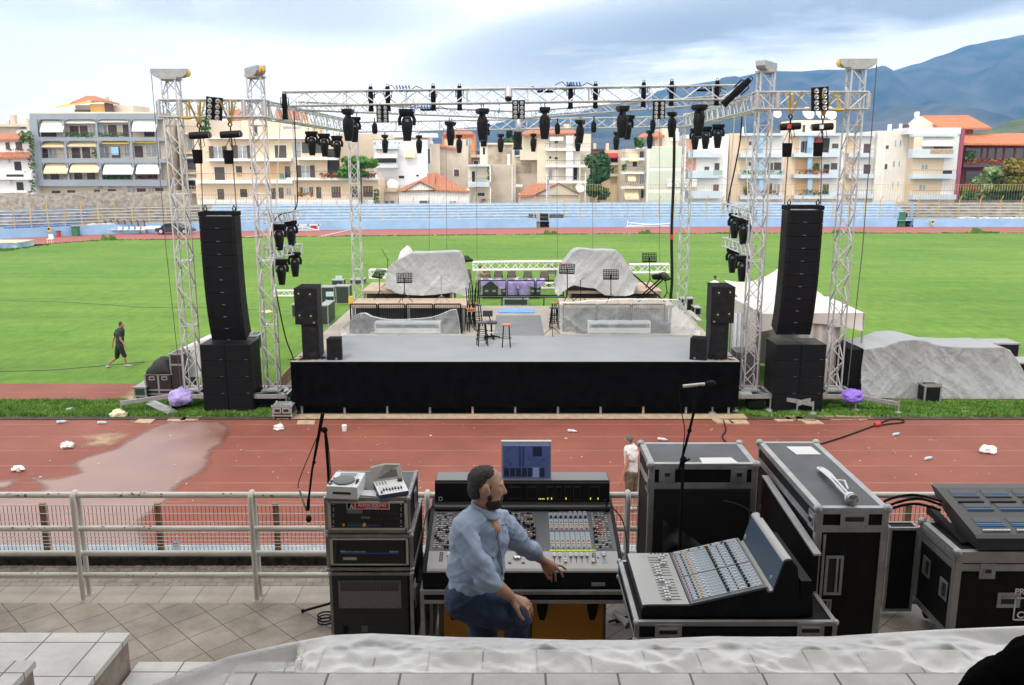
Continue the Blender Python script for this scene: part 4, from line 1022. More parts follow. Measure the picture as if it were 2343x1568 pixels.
MB().box(.2,.28,-.016,-.012,.05,.066).build('maker_badge',mat('dim_badge',(.1,.1,.11),.5),SB,local=True)
b=MB()
for sx in(-1,1):
 for y in(.2,.62):b.box(sx*.375-.006,sx*.375+.006,y,y+.1,.18,.42)
b.box(-.1,.1,.42,.5,.516,.526).build('handles',mat('dark_fitting',(0,0,0)),SB,local=True)
firsts=True
rows=['bottom','second from bottom','second from top','top']
for side,cx,y0 in(('left',-8.70,25.72),('right',8.77,25.72)):
 for k in range(4):
  for c in(0,1):
   lab=f'black subwoofer cabinet, {rows[k]} row, {"left" if c == 0 else "right"} column of the {side} stack'
   loc=(cx-.385+.77*c,y0+(.06*(1-k)if k<2 else 0)*0,.05+.528*k);g=f'subwoofer cabinets of the {side} stack'
   if firsts:o=SB;firsts=False;o.location=loc;o['label']=lab
   else:dup(SB,loc,label=lab,group=g,rz=.004*(k-c))
SZ=1.69;SX0,SX1,SY0,SY1=-6.66,6.86,25.45,36.0
carpet=mat('grey_stage_carpet',(.24,.262,.285),.9,var=.06,vscale=.7,bump=.2,bscale=60)
carpet_d=mat('dark_grey_carpet',(.17,.18,.195),.9,var=.1,vscale=2)
skirt_m=mat('black_skirt_cloth',(.003,.003,.0042),.95,var=.4,vscale=3,bump=.2,bscale=30,spec=.02)
ply=mat('grey_plywood',(.40,.36,.31),.75,col2=(.30,.27,.24),vscale=1.2)
ply_b=mat('riser_plywood',(.46,.36,.27),.75,var=.12,vscale=1.5)
stg=thing('stage','wide grey carpeted stage with a black cloth skirt','stage',(0,SY0,0))
MB().box(SX0,SX1,SY0,SY1,SZ-.16,SZ-.006).build('deck',ply,stg)
MB().box(-5.95,6.1,SY0+.01,29.45,SZ-.02,SZ+.006).build('carpet',carpet,stg)
MB().box(-.62,1.12,29.46,33.6,SZ-.02,SZ+.005).build('centre_carpet',carpet_d,stg)
def skirt():
 g=MB();n=240
 def fold(x):return .025*noise.noise(V((x*2.3,0,1)))+.012*noise.noise(V((x*8,0,5)))
 def fn(s,t):
  x=SX0+(SX1-SX0)*s;z=SZ-.004-(SZ-.30+.05*noise.noise(V((x*.7,3,0))))*t
  y=SY0-.012-abs(fold(x))*(1.3*t+.15)-.03*t+.008*noise.noise(V((x*.9,z*9,2)))
  return(x,y,z)
 g.grid(fn,n,8);g.grid(lambda s,t:(SX0-.01,SY0+3.2*s,SZ-.004-(SZ-.3)*t),20,4);g.grid(lambda s,t:(SX1+.01,SY0+3.2*s,SZ-.004-(SZ-.3)*t),20,4)
 return g.build('skirt',skirt_m,stg,smooth=True)
skirt()
for k in range(11):
 x=SX0+.25+k*(SX1-SX0-.5)/10
 MB().box(x-.03,x+.03,SY0+.06,SY0+.12,0,SZ-.16).build('leg',wood if k in(4,8)else steel,stg)
MB().box(SX0,SX1,SY0+.3,SY0+.34,.0,.34).build('underside_shade',black_mt,stg)  # upright black sheet stands in for the shade below the deck
mu=MB().box(SX0-.5,SX1+.2,24.95+.06,SY0+.05,.031,.045).build('ground_boards',wood);tag(mu,'thin plywood boards along the foot of the stage','board')
b=MB()
for y in(26.95,28.2):b.box(-5.95,6.1,y-.008,y+.008,SZ+.004,SZ+.0075)
b.build('carpet_seam',mat('seam',(.22,.26,.3),.9),stg)
for i,(x0,x1,y0,y1,z,lab)in enumerate(((-5.75,-1.62,30.45,32.1,2.60,'front left plywood riser behind the black barrier panels'),(1.72,5.75,30.45,32.1,2.60,'front right plywood riser behind the clear plastic sheet'),(-5.65,-2.2,32.35,34.8,2.84,'rear left plywood riser under the silver tarpaulin'),(2.1,5.65,32.35,34.8,2.84,'rear right plywood riser under the silver tarpaulin'))):
 t=thing('riser',lab,'riser',((x0+x1)/2,y0,SZ),0,'plywood risers on the stage')
 MB().box(x0,x1,y0,y1,z-.1,z).build('platform',ply_b,t)
 for x in(x0+.1,(x0+x1)/2,x1-.1):
  for y in(y0+.1,y1-.1):MB().box(x-.04,x+.04,y-.04,y+.04,SZ,z-.1).build('leg',alu_dull,t)
 MB().box(x0+.1,x1-.1,y0+.5,y0+.52,SZ,z-.12).build('underside_shade',mat('underside_shade_grey',(.10,.10,.105),.8),t)  # upright grey sheet stands in for the shade below the riser
for p,q,lab in(((-7.9,27.2,.1),(-6.6,28.4,1.55),'raw timber plank leaning against the left end of the stage'),):
 o=MB().beam(p,q,.05,.34).build('plank',wood);tag(o,lab,'plank')
o=MB().beam(at(1600,735,33),at(1575,712,35.5),.2,.06).build('handrail_plank',ply);tag(o,'grey plank rail at the right edge of the stage','plank')
def barrier(x0,x1,y,z0,z1,lab,np_,m=black_mt,step=.075):
 t=thing('barrier_panel_row',lab,'barrier',((x0+x1)/2,y,z0));w=(x1-x0)/np_
 for k in range(np_):
  a,c=x0+w*k+.03,x0+w*(k+1)-.03
  b=MB()
  for z in(z0+.05,z1):b.beam((a,y,z),(c,y,z),.04,.045)
  b.beam((a,y,z0),(a,y,z1),.045,.045).beam((c,y,z0),(c,y,z1),.045,.045)
  pn=b.build('panel_frame',m,t);b=MB();n=int((c-a)/step)
  for i in range(1,n):b.bar((a+(c-a)*i/n,y,z0+.05),(a+(c-a)*i/n,y,z1),.008,4,caps=False)
  b.build('bars',m,pn)
barrier(-5.72,-1.78,30.2,SZ,2.68,'row of four black barred barrier panels in front of the left riser',4)
barrier(1.78,5.4,30.15,SZ,2.68,'row of black barred barrier panels under the right plastic sheet',3)
bx0,bx1=at(1093,690,37).x,at(1290,690,37).x
for z0,z1,lab in((at(1190,679,37).z,at(1190,642.5,37).z,'upper dark barrier rail across the gap at the back of the stage'),):
 barrier(bx0,bx1,37,z0,z1,lab,3,step=.05)
t=thing('barrier_rail','lower dark barrier frame at the back of the stage','barrier',(0,37,.3))
b=MB()
for u in(1096,1148,1196,1244,1290):b.bar(at(u,679,36.9),V((at(u,679,36.9).x,36.9,.0)),.03,6)
b.bar(at(1090,680,36.9),at(1292,680,36.9),.035,6).build('frame',mat('dark_green_frame',(.02,.045,.035),.5),t)
def stack_box(label,x,y,z,w,h,d,pockets,rz,lime,badge=None):
 t=thing('stage_speaker',label,'loudspeaker',(x,y,z),rz)
 tp=.12*w
 MB().hexa([(-w/2,0,0),(w/2,0,0),(w/2-tp,d,0),(-w/2+tp,d,0),(-w/2,0,h),(w/2,0,h),(w/2-tp,d,h),(-w/2+tp,d,h)]).build('cabinet',mat('worn_black_cabinet',(.011,.0115,.0135),.6,var=.4,vscale=5,spec=.14),t,local=True)
 MB().box(-w/2+.03,w/2-.03,.08,d-.1,h,h+.012).build('top_skid',black_mt,t,local=True)
 for(px,pz,pw,ph,on)in pockets:
  q=MB().box(px-pw/2,px+pw/2,-.004,.01,pz-ph/2,pz+ph/2).build('pocket',mat('pocket_black',(.002,.002,.002),.8),t,local=True)
  if on:MB().lathe([(.022,0),(.018,.02),(.0,.03)],(px,-.004,pz+.02),(0,-1,0),8,cap=False).build('lime_cap',mat('lime_plastic',(.45,.55,.03),.4),q,local=True)
 if badge:MB().box(badge[0]-.03,badge[0]+.03,-.006,0,badge[1]-.03,badge[1]+.03).build('badge',lens_m,t,local=True)
 return t
pk4=[(-.2,.92,.11,.2,1),(.14,.90,.13,.2,1),(-.2,.26,.11,.2,1),(.14,.24,.12,.2,1)]
pk2=[(.06,.92,.2,.12,0),(.06,.15,.2,.12,0)]
stack_box('lower black cabinet of the left side fill stack on the stage',-6.1,25.75,SZ,.52,1.08,.9,pk2,0,0)
stack_box('upper black cabinet with lime caps on the left side fill stack',-6.18,25.7,SZ+1.085,.68,1.1,1.0,pk4,0,1,(.22,.06))
stack_box('small black monitor speaker beside the left side fill stack',-5.37,25.62,SZ,.45,.66,.42,[],0,0,(.06,.05))
stack_box('lower black cabinet of the right side fill stack on the stage',6.27,25.75,SZ,.55,1.12,.9,pk2,0,0)
stack_box('upper black cabinet with lime caps on the right side fill stack',6.32,25.7,SZ+1.125,.70,1.1,1.0,[(-a,b,c,d,e)for a,b,c,d,e in pk4],0,1,(-.24,.05))
stack_box('small black monitor speaker beside the right side fill stack',5.62,25.62,SZ,.5,.68,.42,[],R(-18),0,(-.1,.06))
for x,lab in((-6.15,'ground cables'),(6.3,'ground')):
 g=MB();rnd=random.Random(int(x*10))
 for k in range(26):
  a=V((x+rnd.uniform(-.45,.45),25.55+rnd.uniform(0,.5),SZ+.02));g.tube([a,a+V((rnd.uniform(-.2,.2),rnd.uniform(-.1,.1),.03)),a+V((rnd.uniform(-.4,.4),rnd.uniform(-.1,.1),.0))],.012,4)
 tag(g.build('cable_tangle',rubber),'tangle of cables on the deck around the '+('left' if x<0 else 'right')+' side fill stack','cables',kind='stuff')
def drape(name,label,cat,cols,Yf,dtop,dback,mats,seed,zfloor,amp=.05,nu=170,nv=84,crease=1.0,lean=.25,thick=False):
 """cols: (u, v_top, v_bottom) silhouettes in the picture; the cloth hangs from a ridge at depth Yf+dtop"""
 pts=[]
 for(u,vt,vb)in cols:
  top=at(u,vt,Yf+dtop*.6);bot=at(u,vb,Yf);pts.append((top.x,top.z,max(bot.z,zfloor),bot.x))
 def samp(s):
  f=s*(len(pts)-1);i=min(int(f),len(pts)-2);t=f-i;a,b=pts[i],pts[i+1]
  return[a[k]+(b[k]-a[k])*t for k in range(4)]
 g=MB()
 def fn(s,t):
  xt,zt2,zb2,xb=samp(s)
  if t<.55:
   q=t/.55;y=Yf+lean*dtop*q+.06*sin(q*pi);z=zb2+(zt2-zb2)*(q**.92)*(1-.04*(1-q));x=xb+(xt-xb)*q
   n_amp=amp
  elif t<.8:
   q=(t-.55)/.25;y=Yf+lean*dtop+(dback-lean*dtop)*q;z=zt2-.10*q*q;x=xt;n_amp=amp*.6
  else:
   q=(t-.8)/.2;y=Yf+dback+.15*q;z=zt2-.10-(zt2-.1-zb2)*q;x=xt;n_amp=amp
  P=V((x,y,z))+V((seed*3.1,seed,0))
  w1=noise.noise(V((P.x*1.1,P.z*.35,seed)));w2=1-abs(noise.noise(V((P.x*2.6+P.z*.9,P.z*.55,seed+4))))*2
  w3=1-abs(noise.noise(V((P.x*5-P.z*2.5,P.z*3,seed+9))))*2;w4=noise.noise(V((P.x*11,P.z*9,seed)))
  w5=max(0,1-3.2*abs(noise.noise(V((P.x*1.15+P.z*1.4,P.z*.5,seed+20)))))+max(0,1-3.2*abs(noise.noise(V((P.x*1.3-P.z*1.1,P.z*.4,seed+31)))))
  d=n_amp*(w1*1.5+w2*.28*crease+w3*.12*crease+w4*.08+w5*.40*crease+.14*max(0,1-5*abs(noise.noise(V((P.x*2.7+P.z*2.2,P.z*1.6,seed+50)))))+.12*max(0,1-5*abs(noise.noise(V((P.x*3.1-P.z*2.7,P.z*1.5,seed+60))))))
  return(x+d*.35,y-d,z+(d*.5 if .5<t<.85 else 0))
 g.grid(fn,nu,nv)
 o=g.build(name,mats,smooth=True);return tag(o,label,cat)
def foil():
 m=crinkle(mat('silver_tarpaulin',(.36,.375,.39),.40,.1,var=.02,vscale=1.2),9,.3,.018,.35)
 return m
tarp_m=foil()
def za(x,y):return((1080+x/2.851)/1.6534,(900+y/2.851)/1.6534)
def cols(fn,*tr):return[(fn(x,yt)[0],fn(x,yt)[1],fn(x,yb)[1])for x,yt,yb in tr]
drape('tarpaulin','silver tarpaulin over gear on the left riser with a white lump on top','tarpaulin',cols(za,(1085,470,545),(1130,300,560),(1180,255,590),(1230,225,605),(1300,190,615),(1370,150,620),(1480,155,622),(1600,150,615),(1720,143,600),(1800,138,590),(1870,145,610),(1905,215,625),(1950,400,630),(1985,560,640)),32.25,1.3,2.0,tarp_m,1.3,2.60)
o=MB()
c=at(*za(1310,190),33.3)
def lump(s,t):
 th=s*2*pi;ph=t*pi/2;r=1+.14*noise.noise(V((cos(th)*1.5,sin(th)*1.5,t*2)))
 return(c.x+.36*cos(ph)*cos(th)*r+.0,c.y+.3*cos(ph)*sin(th)*r,c.z-.45+.78*sin(ph)*r)
o.grid(lump,24,10);tag(o.build('white_cover',mat('white_cover_sheet',(.66,.67,.69),.6,var=.1,bump=.5,bscale=6),smooth=True),'white sheet bulging above the left silver tarpaulin','cover')
def zr(x,y):return((2050+x/3.136)/1.6534,(900+y/3.136)/1.6534)
drape('tarpaulin','silver tarpaulin over gear on the right riser','tarpaulin',cols(zr,(150,560,650),(190,440,690),(240,300,640),(290,245,600),(340,175,570),(380,140,560),(430,124,575),(520,128,590),(620,140,600),(740,135,680),(860,142,690),(920,190,690),(980,270,690),(1030,370,680),(1080,440,660),(1115,510,560)),32.2,1.3,2.0,tarp_m,4.7,2.62)
def zp(x,y):return((3100+x/2.851)/1.6534,(1200+y/2.851)/1.6534)
drape('tarpaulin','large grey tarpaulin over a long pile on the grass at right','tarpaulin',cols(zp,(430,330,850),(520,318,858),(650,300,865),(740,262,872),(830,232,880),(930,225,885),(1040,226,888),(1130,248,892),(1230,285,900),(1330,298,905),(1500,304,912),(1700,304,918),(1900,306,925),(1990,335,928),(2060,430,930),(2130,560,932),(2250,720,934),(2400,820,936)),27.35,1.1,2.4,crinkle(mat('grey_tarpaulin',(.27,.285,.30),.40,.12,var=.02,vscale=1.1),8,.32,.022,.35),7.1,.02,amp=.055,nu=260,nv=90,lean=.35)
def plastic(name_,tint,lo,hi,cr=(4,.3,.035,.4)):
 m=bpy.data.materials.new(name_);m.use_nodes=True;nt=m.node_tree;N=nt.nodes;L=nt.links
 b=N['Principled BSDF'];b.inputs['Base Color'].default_value=(*tint,1);b.inputs['Roughness'].default_value=.22;b.inputs['Specular IOR Level'].default_value=.7
 tc=N.new('ShaderNodeTexCoord');n=N.new('ShaderNodeTexNoise');n.inputs['Scale'].default_value=1.6;n.inputs['Detail'].default_value=6;n.inputs['Distortion'].default_value=1.2
 r=N.new('ShaderNodeValToRGB')
 lw_=N.new('ShaderNodeLayerWeight');lw_.inputs[0].default_value=.42;L.new(lw_.outputs['Facing'],r.inputs[0]);r.color_ramp.elements[0].position=.12;r.color_ramp.elements[0].color=(lo,lo,lo,1);r.color_ramp.elements[1].position=.8;r.color_ramp.elements[1].color=(hi,hi,hi,1)
 L.new(r.outputs[0],b.inputs['Alpha'])
 n2=N.new('ShaderNodeTexNoise');n2.inputs['Scale'].default_value=5;n2.inputs['Detail'].default_value=5;n2.inputs['Distortion'].default_value=2;L.new(tc.outputs['Object'],n2.inputs['Vector'])
 bp=N.new('ShaderNodeBump');bp.inputs['Strength'].default_value=.35;bp.inputs['Distance'].default_value=.04;L.new(n2.outputs['Fac'],bp.inputs['Height']);L.new(bp.outputs[0],b.inputs['Normal'])
 return crinkle(m,*cr)
clear_m=plastic('clear_plastic',(.80,.85,.88),.22,.9,(3,.4,.04,.5))
drape('plastic_sheet','clear plastic sheet draped over monitors at left of the stage','plastic sheet',cols(za,(595,985,1068),(640,950,1066),(700,890,1064),(760,830,1062),(810,812,1062),(860,815,1060),(930,850,1058),(1040,872,1058),(1150,880,1058),(1300,876,1056),(1450,868,1056),(1560,858,1054),(1640,835,1052),(1720,800,1052),(1780,775,1050),(1835,770,1050),(1860,870,1050),(1885,1010,1050)),29.55,.6,.8,clear_m,2.2,SZ+.01,amp=.05,crease=1.8)
drape('plastic_sheet','wide clear plastic sheet draped over monitors at right of the stage','plastic sheet',cols(zr,(200,770,1130),(240,762,1140),(330,760,1145),(450,755,1148),(600,738,1148),(700,750,1148),(820,735,1148),(950,728,1148),(1100,725,1148),(1250,722,1148),(1400,728,1146),(1500,730,1146),(1600,735,1145),(1650,790,1145),(1700,850,1144),(1760,930,1140),(1810,1010,1150),(1850,1090,1155)),29.5,.75,1.0,clear_m,5.2,SZ+.01,amp=.07,crease=1.8)
def wedge(x,y,lab,w=1.35):
 t=thing('flight_case',lab,'case',(x,y,SZ))
 MB().cbox(x-w/2,x+w/2,y,y+.45,SZ+.02,SZ+.42,.02).build('body',mat('pale_case',(.42,.45,.48),.6),t)
 MB().box(x-w/2+.06,x+w/2-.06,y-.006,y,SZ+.22,SZ+.34).build('dark_front',case_blk,t)
 for sx in(-w/2+.1,w/2-.1):MB().box(x+sx-.05,x+sx+.05,y-.012,y-.006,SZ+.24,SZ+.32).build('red_corner',red_pt,t)
wedge(-3.65,29.75,'long pale case with red corners under the left plastic sheet',2.3)
wedge(3.75,29.8,'long pale case under the right plastic sheet',2.2)
for x,y,lab in((-5.35,29.85,'dark monitor wedge under the left end of the left plastic sheet'),(-2.1,29.85,'dark monitor wedge under the right end of the left plastic sheet'),(2.6,29.9,'dark monitor wedge under the left end of the right plastic sheet'),(5.2,29.9,'dark monitor wedge under the right end of the right plastic sheet')):
 t=thing('monitor_wedge',lab,'loudspeaker',(x,y,SZ))
 MB().prism([(x-.35,y,SZ),(x-.35,y+.5,SZ),(x-.35,y+.45,SZ+.42),(x-.35,y+.12,SZ+.3)],(.7,0,0)).build('cabinet',black_pl,t)
 MB().prism([(x-.31,y-.004,SZ+.04),(x-.31,y+.105,SZ+.28),(x-.31,y+.095,SZ+.29),(x-.31,y-.014,SZ+.05)],(.62,0,0)).build('grille',black_grl,t)
seat_r=mat('red_wood_seat',(.42,.15,.07),.5,var=.15)
seat_k=mat('black_vinyl_seat',(.03,.032,.036),.5)
def stool(label,m,h=.76,r=.17,splay=.06,rings=(.3,),flip=False):
 t=thing('bar_stool',label,'stool',(0,0,0),0,'bar stools on the stage')
 MB().lathe([(r*.9,h-.04),(r,h-.03),(r,h-.005),(r*.93,h)],n=20).build('seat',m,t,smooth=40,local=True)
 for k in range(4):
  a=pi/4+k*pi/2;MB().bar((cos(a)*(r*.72+splay),sin(a)*(r*.72+splay),0),(cos(a)*r*.72,sin(a)*r*.72,h-.035),.019,7).build('leg',black_mt,t,smooth=40,local=True)
 for z in rings:
  rr=r*.72+splay*(1-z/h);b=MB();b.tube([(cos(q)*rr,sin(q)*rr,z)for q in[2*pi*k/20 for k in range(21)]],.011,6);b.build('foot_ring',black_mt,t,local=True)
 return t
s1=stool('bar stool with a red wooden seat standing alone on the grey carpet',seat_r)
s1.location=onz(1158,794,SZ)
s2=stool('black four legged bar stool in front of the office chair',seat_k,.78,.19,.09,(.22,.36,.5));s2.location=onz(1103,791,SZ);s2.rotation_euler=(0,0,.2)
for(u,v,base,rot,lab,m)in((1079,758,SZ,(0,0,.3),'red seated bar stool beside the left riser, the lower one','r'),(1075,742,SZ,(0,0,.7),'red seated bar stool behind the lower one beside the left riser','r'),(1268,752,SZ,(0,0,.1),'black seated bar stool left of the right plastic sheet','k'),(1270,738,SZ,(0,0,.5),'red seated bar stool behind the black one by the right riser','r'),(1091,745,SZ,(0,0,.4),'black seated bar stool against the left riser','k')):
 p=onz(u,v,SZ);dup(s1 if m=='r' else s2,tuple(p),label=lab,rot=rot)
for(u,v,lab,m,sh)in((1074,758,'upturned bar stool with its legs in the air on the lower red stool','r',0),(1082,744,'upturned bar stool with its legs in the air on the rear red stool','r',.0)):
 p=onz(u,v,SZ);dup(s1,(p.x+.05,p.y+.02,SZ+.785*2-.02),label=lab,rot=(pi,0,.4))
p=onz(1124,775,SZ);t=thing('office_chair','black swivel chair with a low backrest behind the black stool','chair',tuple(p))
MB().lathe([(.2,.52),(.21,.54),(.21,.57),(.18,.6)],p,n=18).build('seat',seat_k,t,smooth=40)
MB().cbox(p.x-.3,p.x+.04,p.y+.2,p.y+.25,p.z+.72,p.z+.93,.02).build('backrest',seat_k,t)
MB().bar(p+V((0,0,.08)),p+V((0,0,.54)),.03,8).bar(p+V((0,.1,.5)),p+V((-.1,.24,.8)),.018,6).build('column',black_mt,t)
MB().tube([(p.x+cos(q)*.2,p.y+sin(q)*.2,p.z+.24)for q in[2*pi*k/18 for k in range(19)]],.013,6).build('foot_ring',alu,t)
b=MB()
for k in range(5):
 a=2*pi*k/5;b.beam(p+V((0,0,.08)),p+V((cos(a)*.28,sin(a)*.28,.06)),.05,.04).ball(p+V((cos(a)*.28,sin(a)*.28,.03)),.03,.03,.03,8,5)
b.build('star_base',black_mt,t)
def music_stand(u,v,Yb,zf,ru,rv,lab,tilt=R(25),yaw=0.0):
 base=V((at(u,v,Yb).x,Yb,zf));top=at(ru,rv,Yb);t=thing('music_stand',lab,'music stand',tuple(base))
 MB().bar(base+V((0,0,.3)),top,.016,6).build('pole',black_mt,t)
 for k in range(3):
  a=pi/2+2*pi*k/3+.4;MB().bar(base+V((cos(a)*.3,sin(a)*.3,.01)),base+V((0,0,.34)),.012,6).build('leg',black_mt,t)
 cx,sx=cos(yaw),sin(yaw);ax=V((cx,sx,0));ay=V((-sx*sin(tilt),cx*sin(tilt),cos(tilt))).normalized()
 b=MB();W_,H_=.27,.17;nz=ax.cross(ay)
 for k in range(10):b.obox(top+ax*(-W_+2*W_*k/9),ax*.012,ay*H_,nz*.004)
 for k in range(6):b.obox(top+ay*(-H_+2*H_*k/5),ax*W_,ay*(.018 if k==2 else .010),nz*.005)
 b.obox(top-ay*H_-nz*.0,ax*W_,ay*.02,nz*.035);b.build('desk',black_mt,t)
music_stand(925,685,31.2,2.60,925,636,'music stand on the left riser in front of the silver tarpaulin',R(22),R(6))
music_stand(869,680,31.9,2.60,867,626,'music stand at the left end of the left riser turned sideways',R(40),R(-40))
music_stand(1298,700,30.9,2.60,1297,615,'music stand with a red note left of the right silver tarpaulin',R(24),R(-14))
music_stand(1397,690,31.0,2.60,1397,628,'music stand in front of the right silver tarpaulin',R(20),0)
music_stand(1486,655,33.2,2.84,1485,589,'music stand on the rear right riser against the green field',R(22),R(3))
music_stand(1525,690,31.4,2.60,1521,632,'music stand by the black cable loom turned sideways',R(45),R(55))
music_stand(1065,640,34.8,2.84,1065,592,'music stand behind the left silver tarpaulin at its right edge',R(60),R(50))
p=at(1288,606,30.88);MB().box(p.x-.06,p.x+.05,p.y-.03,p.y-.02,p.z-.03,p.z+.03).build('red_note',red_pt,None)
o=[x for x in bpy.data.objects if x.name=='red_note'][0];tag(o,'small red note on the corner of a music stand','note')
def mic_stand(u,Yb,zf,vt,lab,m=black_mt,boom=None,r=.012):
 base=V((at(u,700,Yb).x,Yb,zf));t=thing('microphone_stand',lab,'microphone stand',tuple(base));top=at(u,vt,Yb)
 MB().bar(base+V((0,0,.25)),V((base.x,Yb,top.z)),r,6).build('pole',m,t)
 for k in range(3):
  a=.5+2*pi*k/3;MB().bar(base+V((cos(a)*.32,sin(a)*.32,.01)),base+V((0,0,.28)),r*.9,6).build('leg',m,t)
 if boom:MB().bar(V((base.x,Yb,top.z))-V((boom[0]*.3,0,boom[1]*.3)),V((base.x+boom[0],Yb,top.z+boom[1])),r*.8,6).build('boom',m,t)
 return t
mic_stand(1010,31.0,2.60,632,'thin grey microphone stand on the left riser',mat('grey_stand',(.3,.3,.31),.4,.5),(.3,-.25))
mic_stand(889,33.0,2.84,592,'microphone stand left of the left silver tarpaulin with a raised arm',black_mt,(-.2,.35))
mic_stand(1327,31.0,2.60,642,'small microphone stand below the right silver tarpaulin',black_mt,(.15,.1))
mic_stand(1264,29.6,SZ,695,'straight microphone stand with a round base beside the right stools',black_mt)
mic_stand(1082,31.2,SZ,655,'straight black microphone stand beside the upturned stools',black_mt)
ks=thing('keyboard_stand','black folding X keyboard stand on the right riser','stand',tuple(at(1487,690,31.2)))
a=at(1453,632,31.2);b_=at(1521,691,31.2);c_=at(1521,636,31.2);d_=at(1459,692,31.2)
b=MB()
for dy in(0,.45):b.beam(a+V((0,dy,0)),b_+V((0,dy,0)),.03,.05).beam(c_+V((0,dy,0)),d_+V((0,dy,0)),.03,.05)
for q in(a,b_,c_,d_):b.bar(q+V((0,-.1,0)),q+V((0,.55,0)),.018,6)
b.build('x_frame',black_mt,ks)
tag(MB().cbox(at(1492,640,31.8).x,at(1515,640,31.8).x,31.6,31.9,at(1492,640,31.7).z,at(1492,631,31.7).z,.04).ball(at(1503,632,31.7),.22,.14,.08).build('equipment_lump',black_mt),'dark bundle of cables on top of the folding keyboard stand','cables')
for(u0,v0,u1,v1,Y,lab)in((1081,606,1289,604,39.5,'low white painted truss behind the stage centre'),(1440,612,1530,611,38.5,'low white truss behind the right riser'),(845,624,892,624,38.5,'low white truss end left of the left tarpaulin')):
 t=thing('low_truss',lab,'truss',tuple(at(u0,v0,Y)));ch,br=truss(at(u0,v0+3,Y),at(u1,v1+3,Y),.4,.36,.36,rm=.035,rd=.022)
 ch.build('chords',white_pt,t);br.build('braces',white_pt,t)
barm=mat('brown_chair_back',(.12,.10,.09),.7)
def field_chair(u,v,Y,lab,rz):
 t=thing('terrace_chair',lab,'chair',tuple(onz(u,v)),0,'brown chairs on the grass behind the stage');p=t.location
 MB().box(p.x-.26,p.x+.26,p.y-.22,p.y+.22,.4,.46).build('seat',barm,t)
 MB().box(p.x-.26,p.x+.26,p.y+.2,p.y+.25,.46,.92).build('backrest',barm,t)
 for sx in(-.26,.26):
  MB().bar((p.x+sx,p.y-.22,0),(p.x+sx,p.y-.22,.62),.022,5).build('leg',black_mt,t);MB().bar((p.x+sx,p.y+.22,0),(p.x+sx,p.y+.22,.5),.022,5).build('leg',black_mt,t)
  MB().bar((p.x+sx,p.y-.22,.62),(p.x+sx,p.y+.22,.64),.022,5).build('armrest',black_mt,t)
for i,(u,v)in enumerate(((1112,652),(1140,652),(1170,653),(1207,655),(1245,655),(1262,640),(1068,650))):field_chair(u,v,0,f'brown armchair on the grass behind the stage, {ORD[[1, 2, 3, 4, 5, 6, 0][i]]} of seven',0)
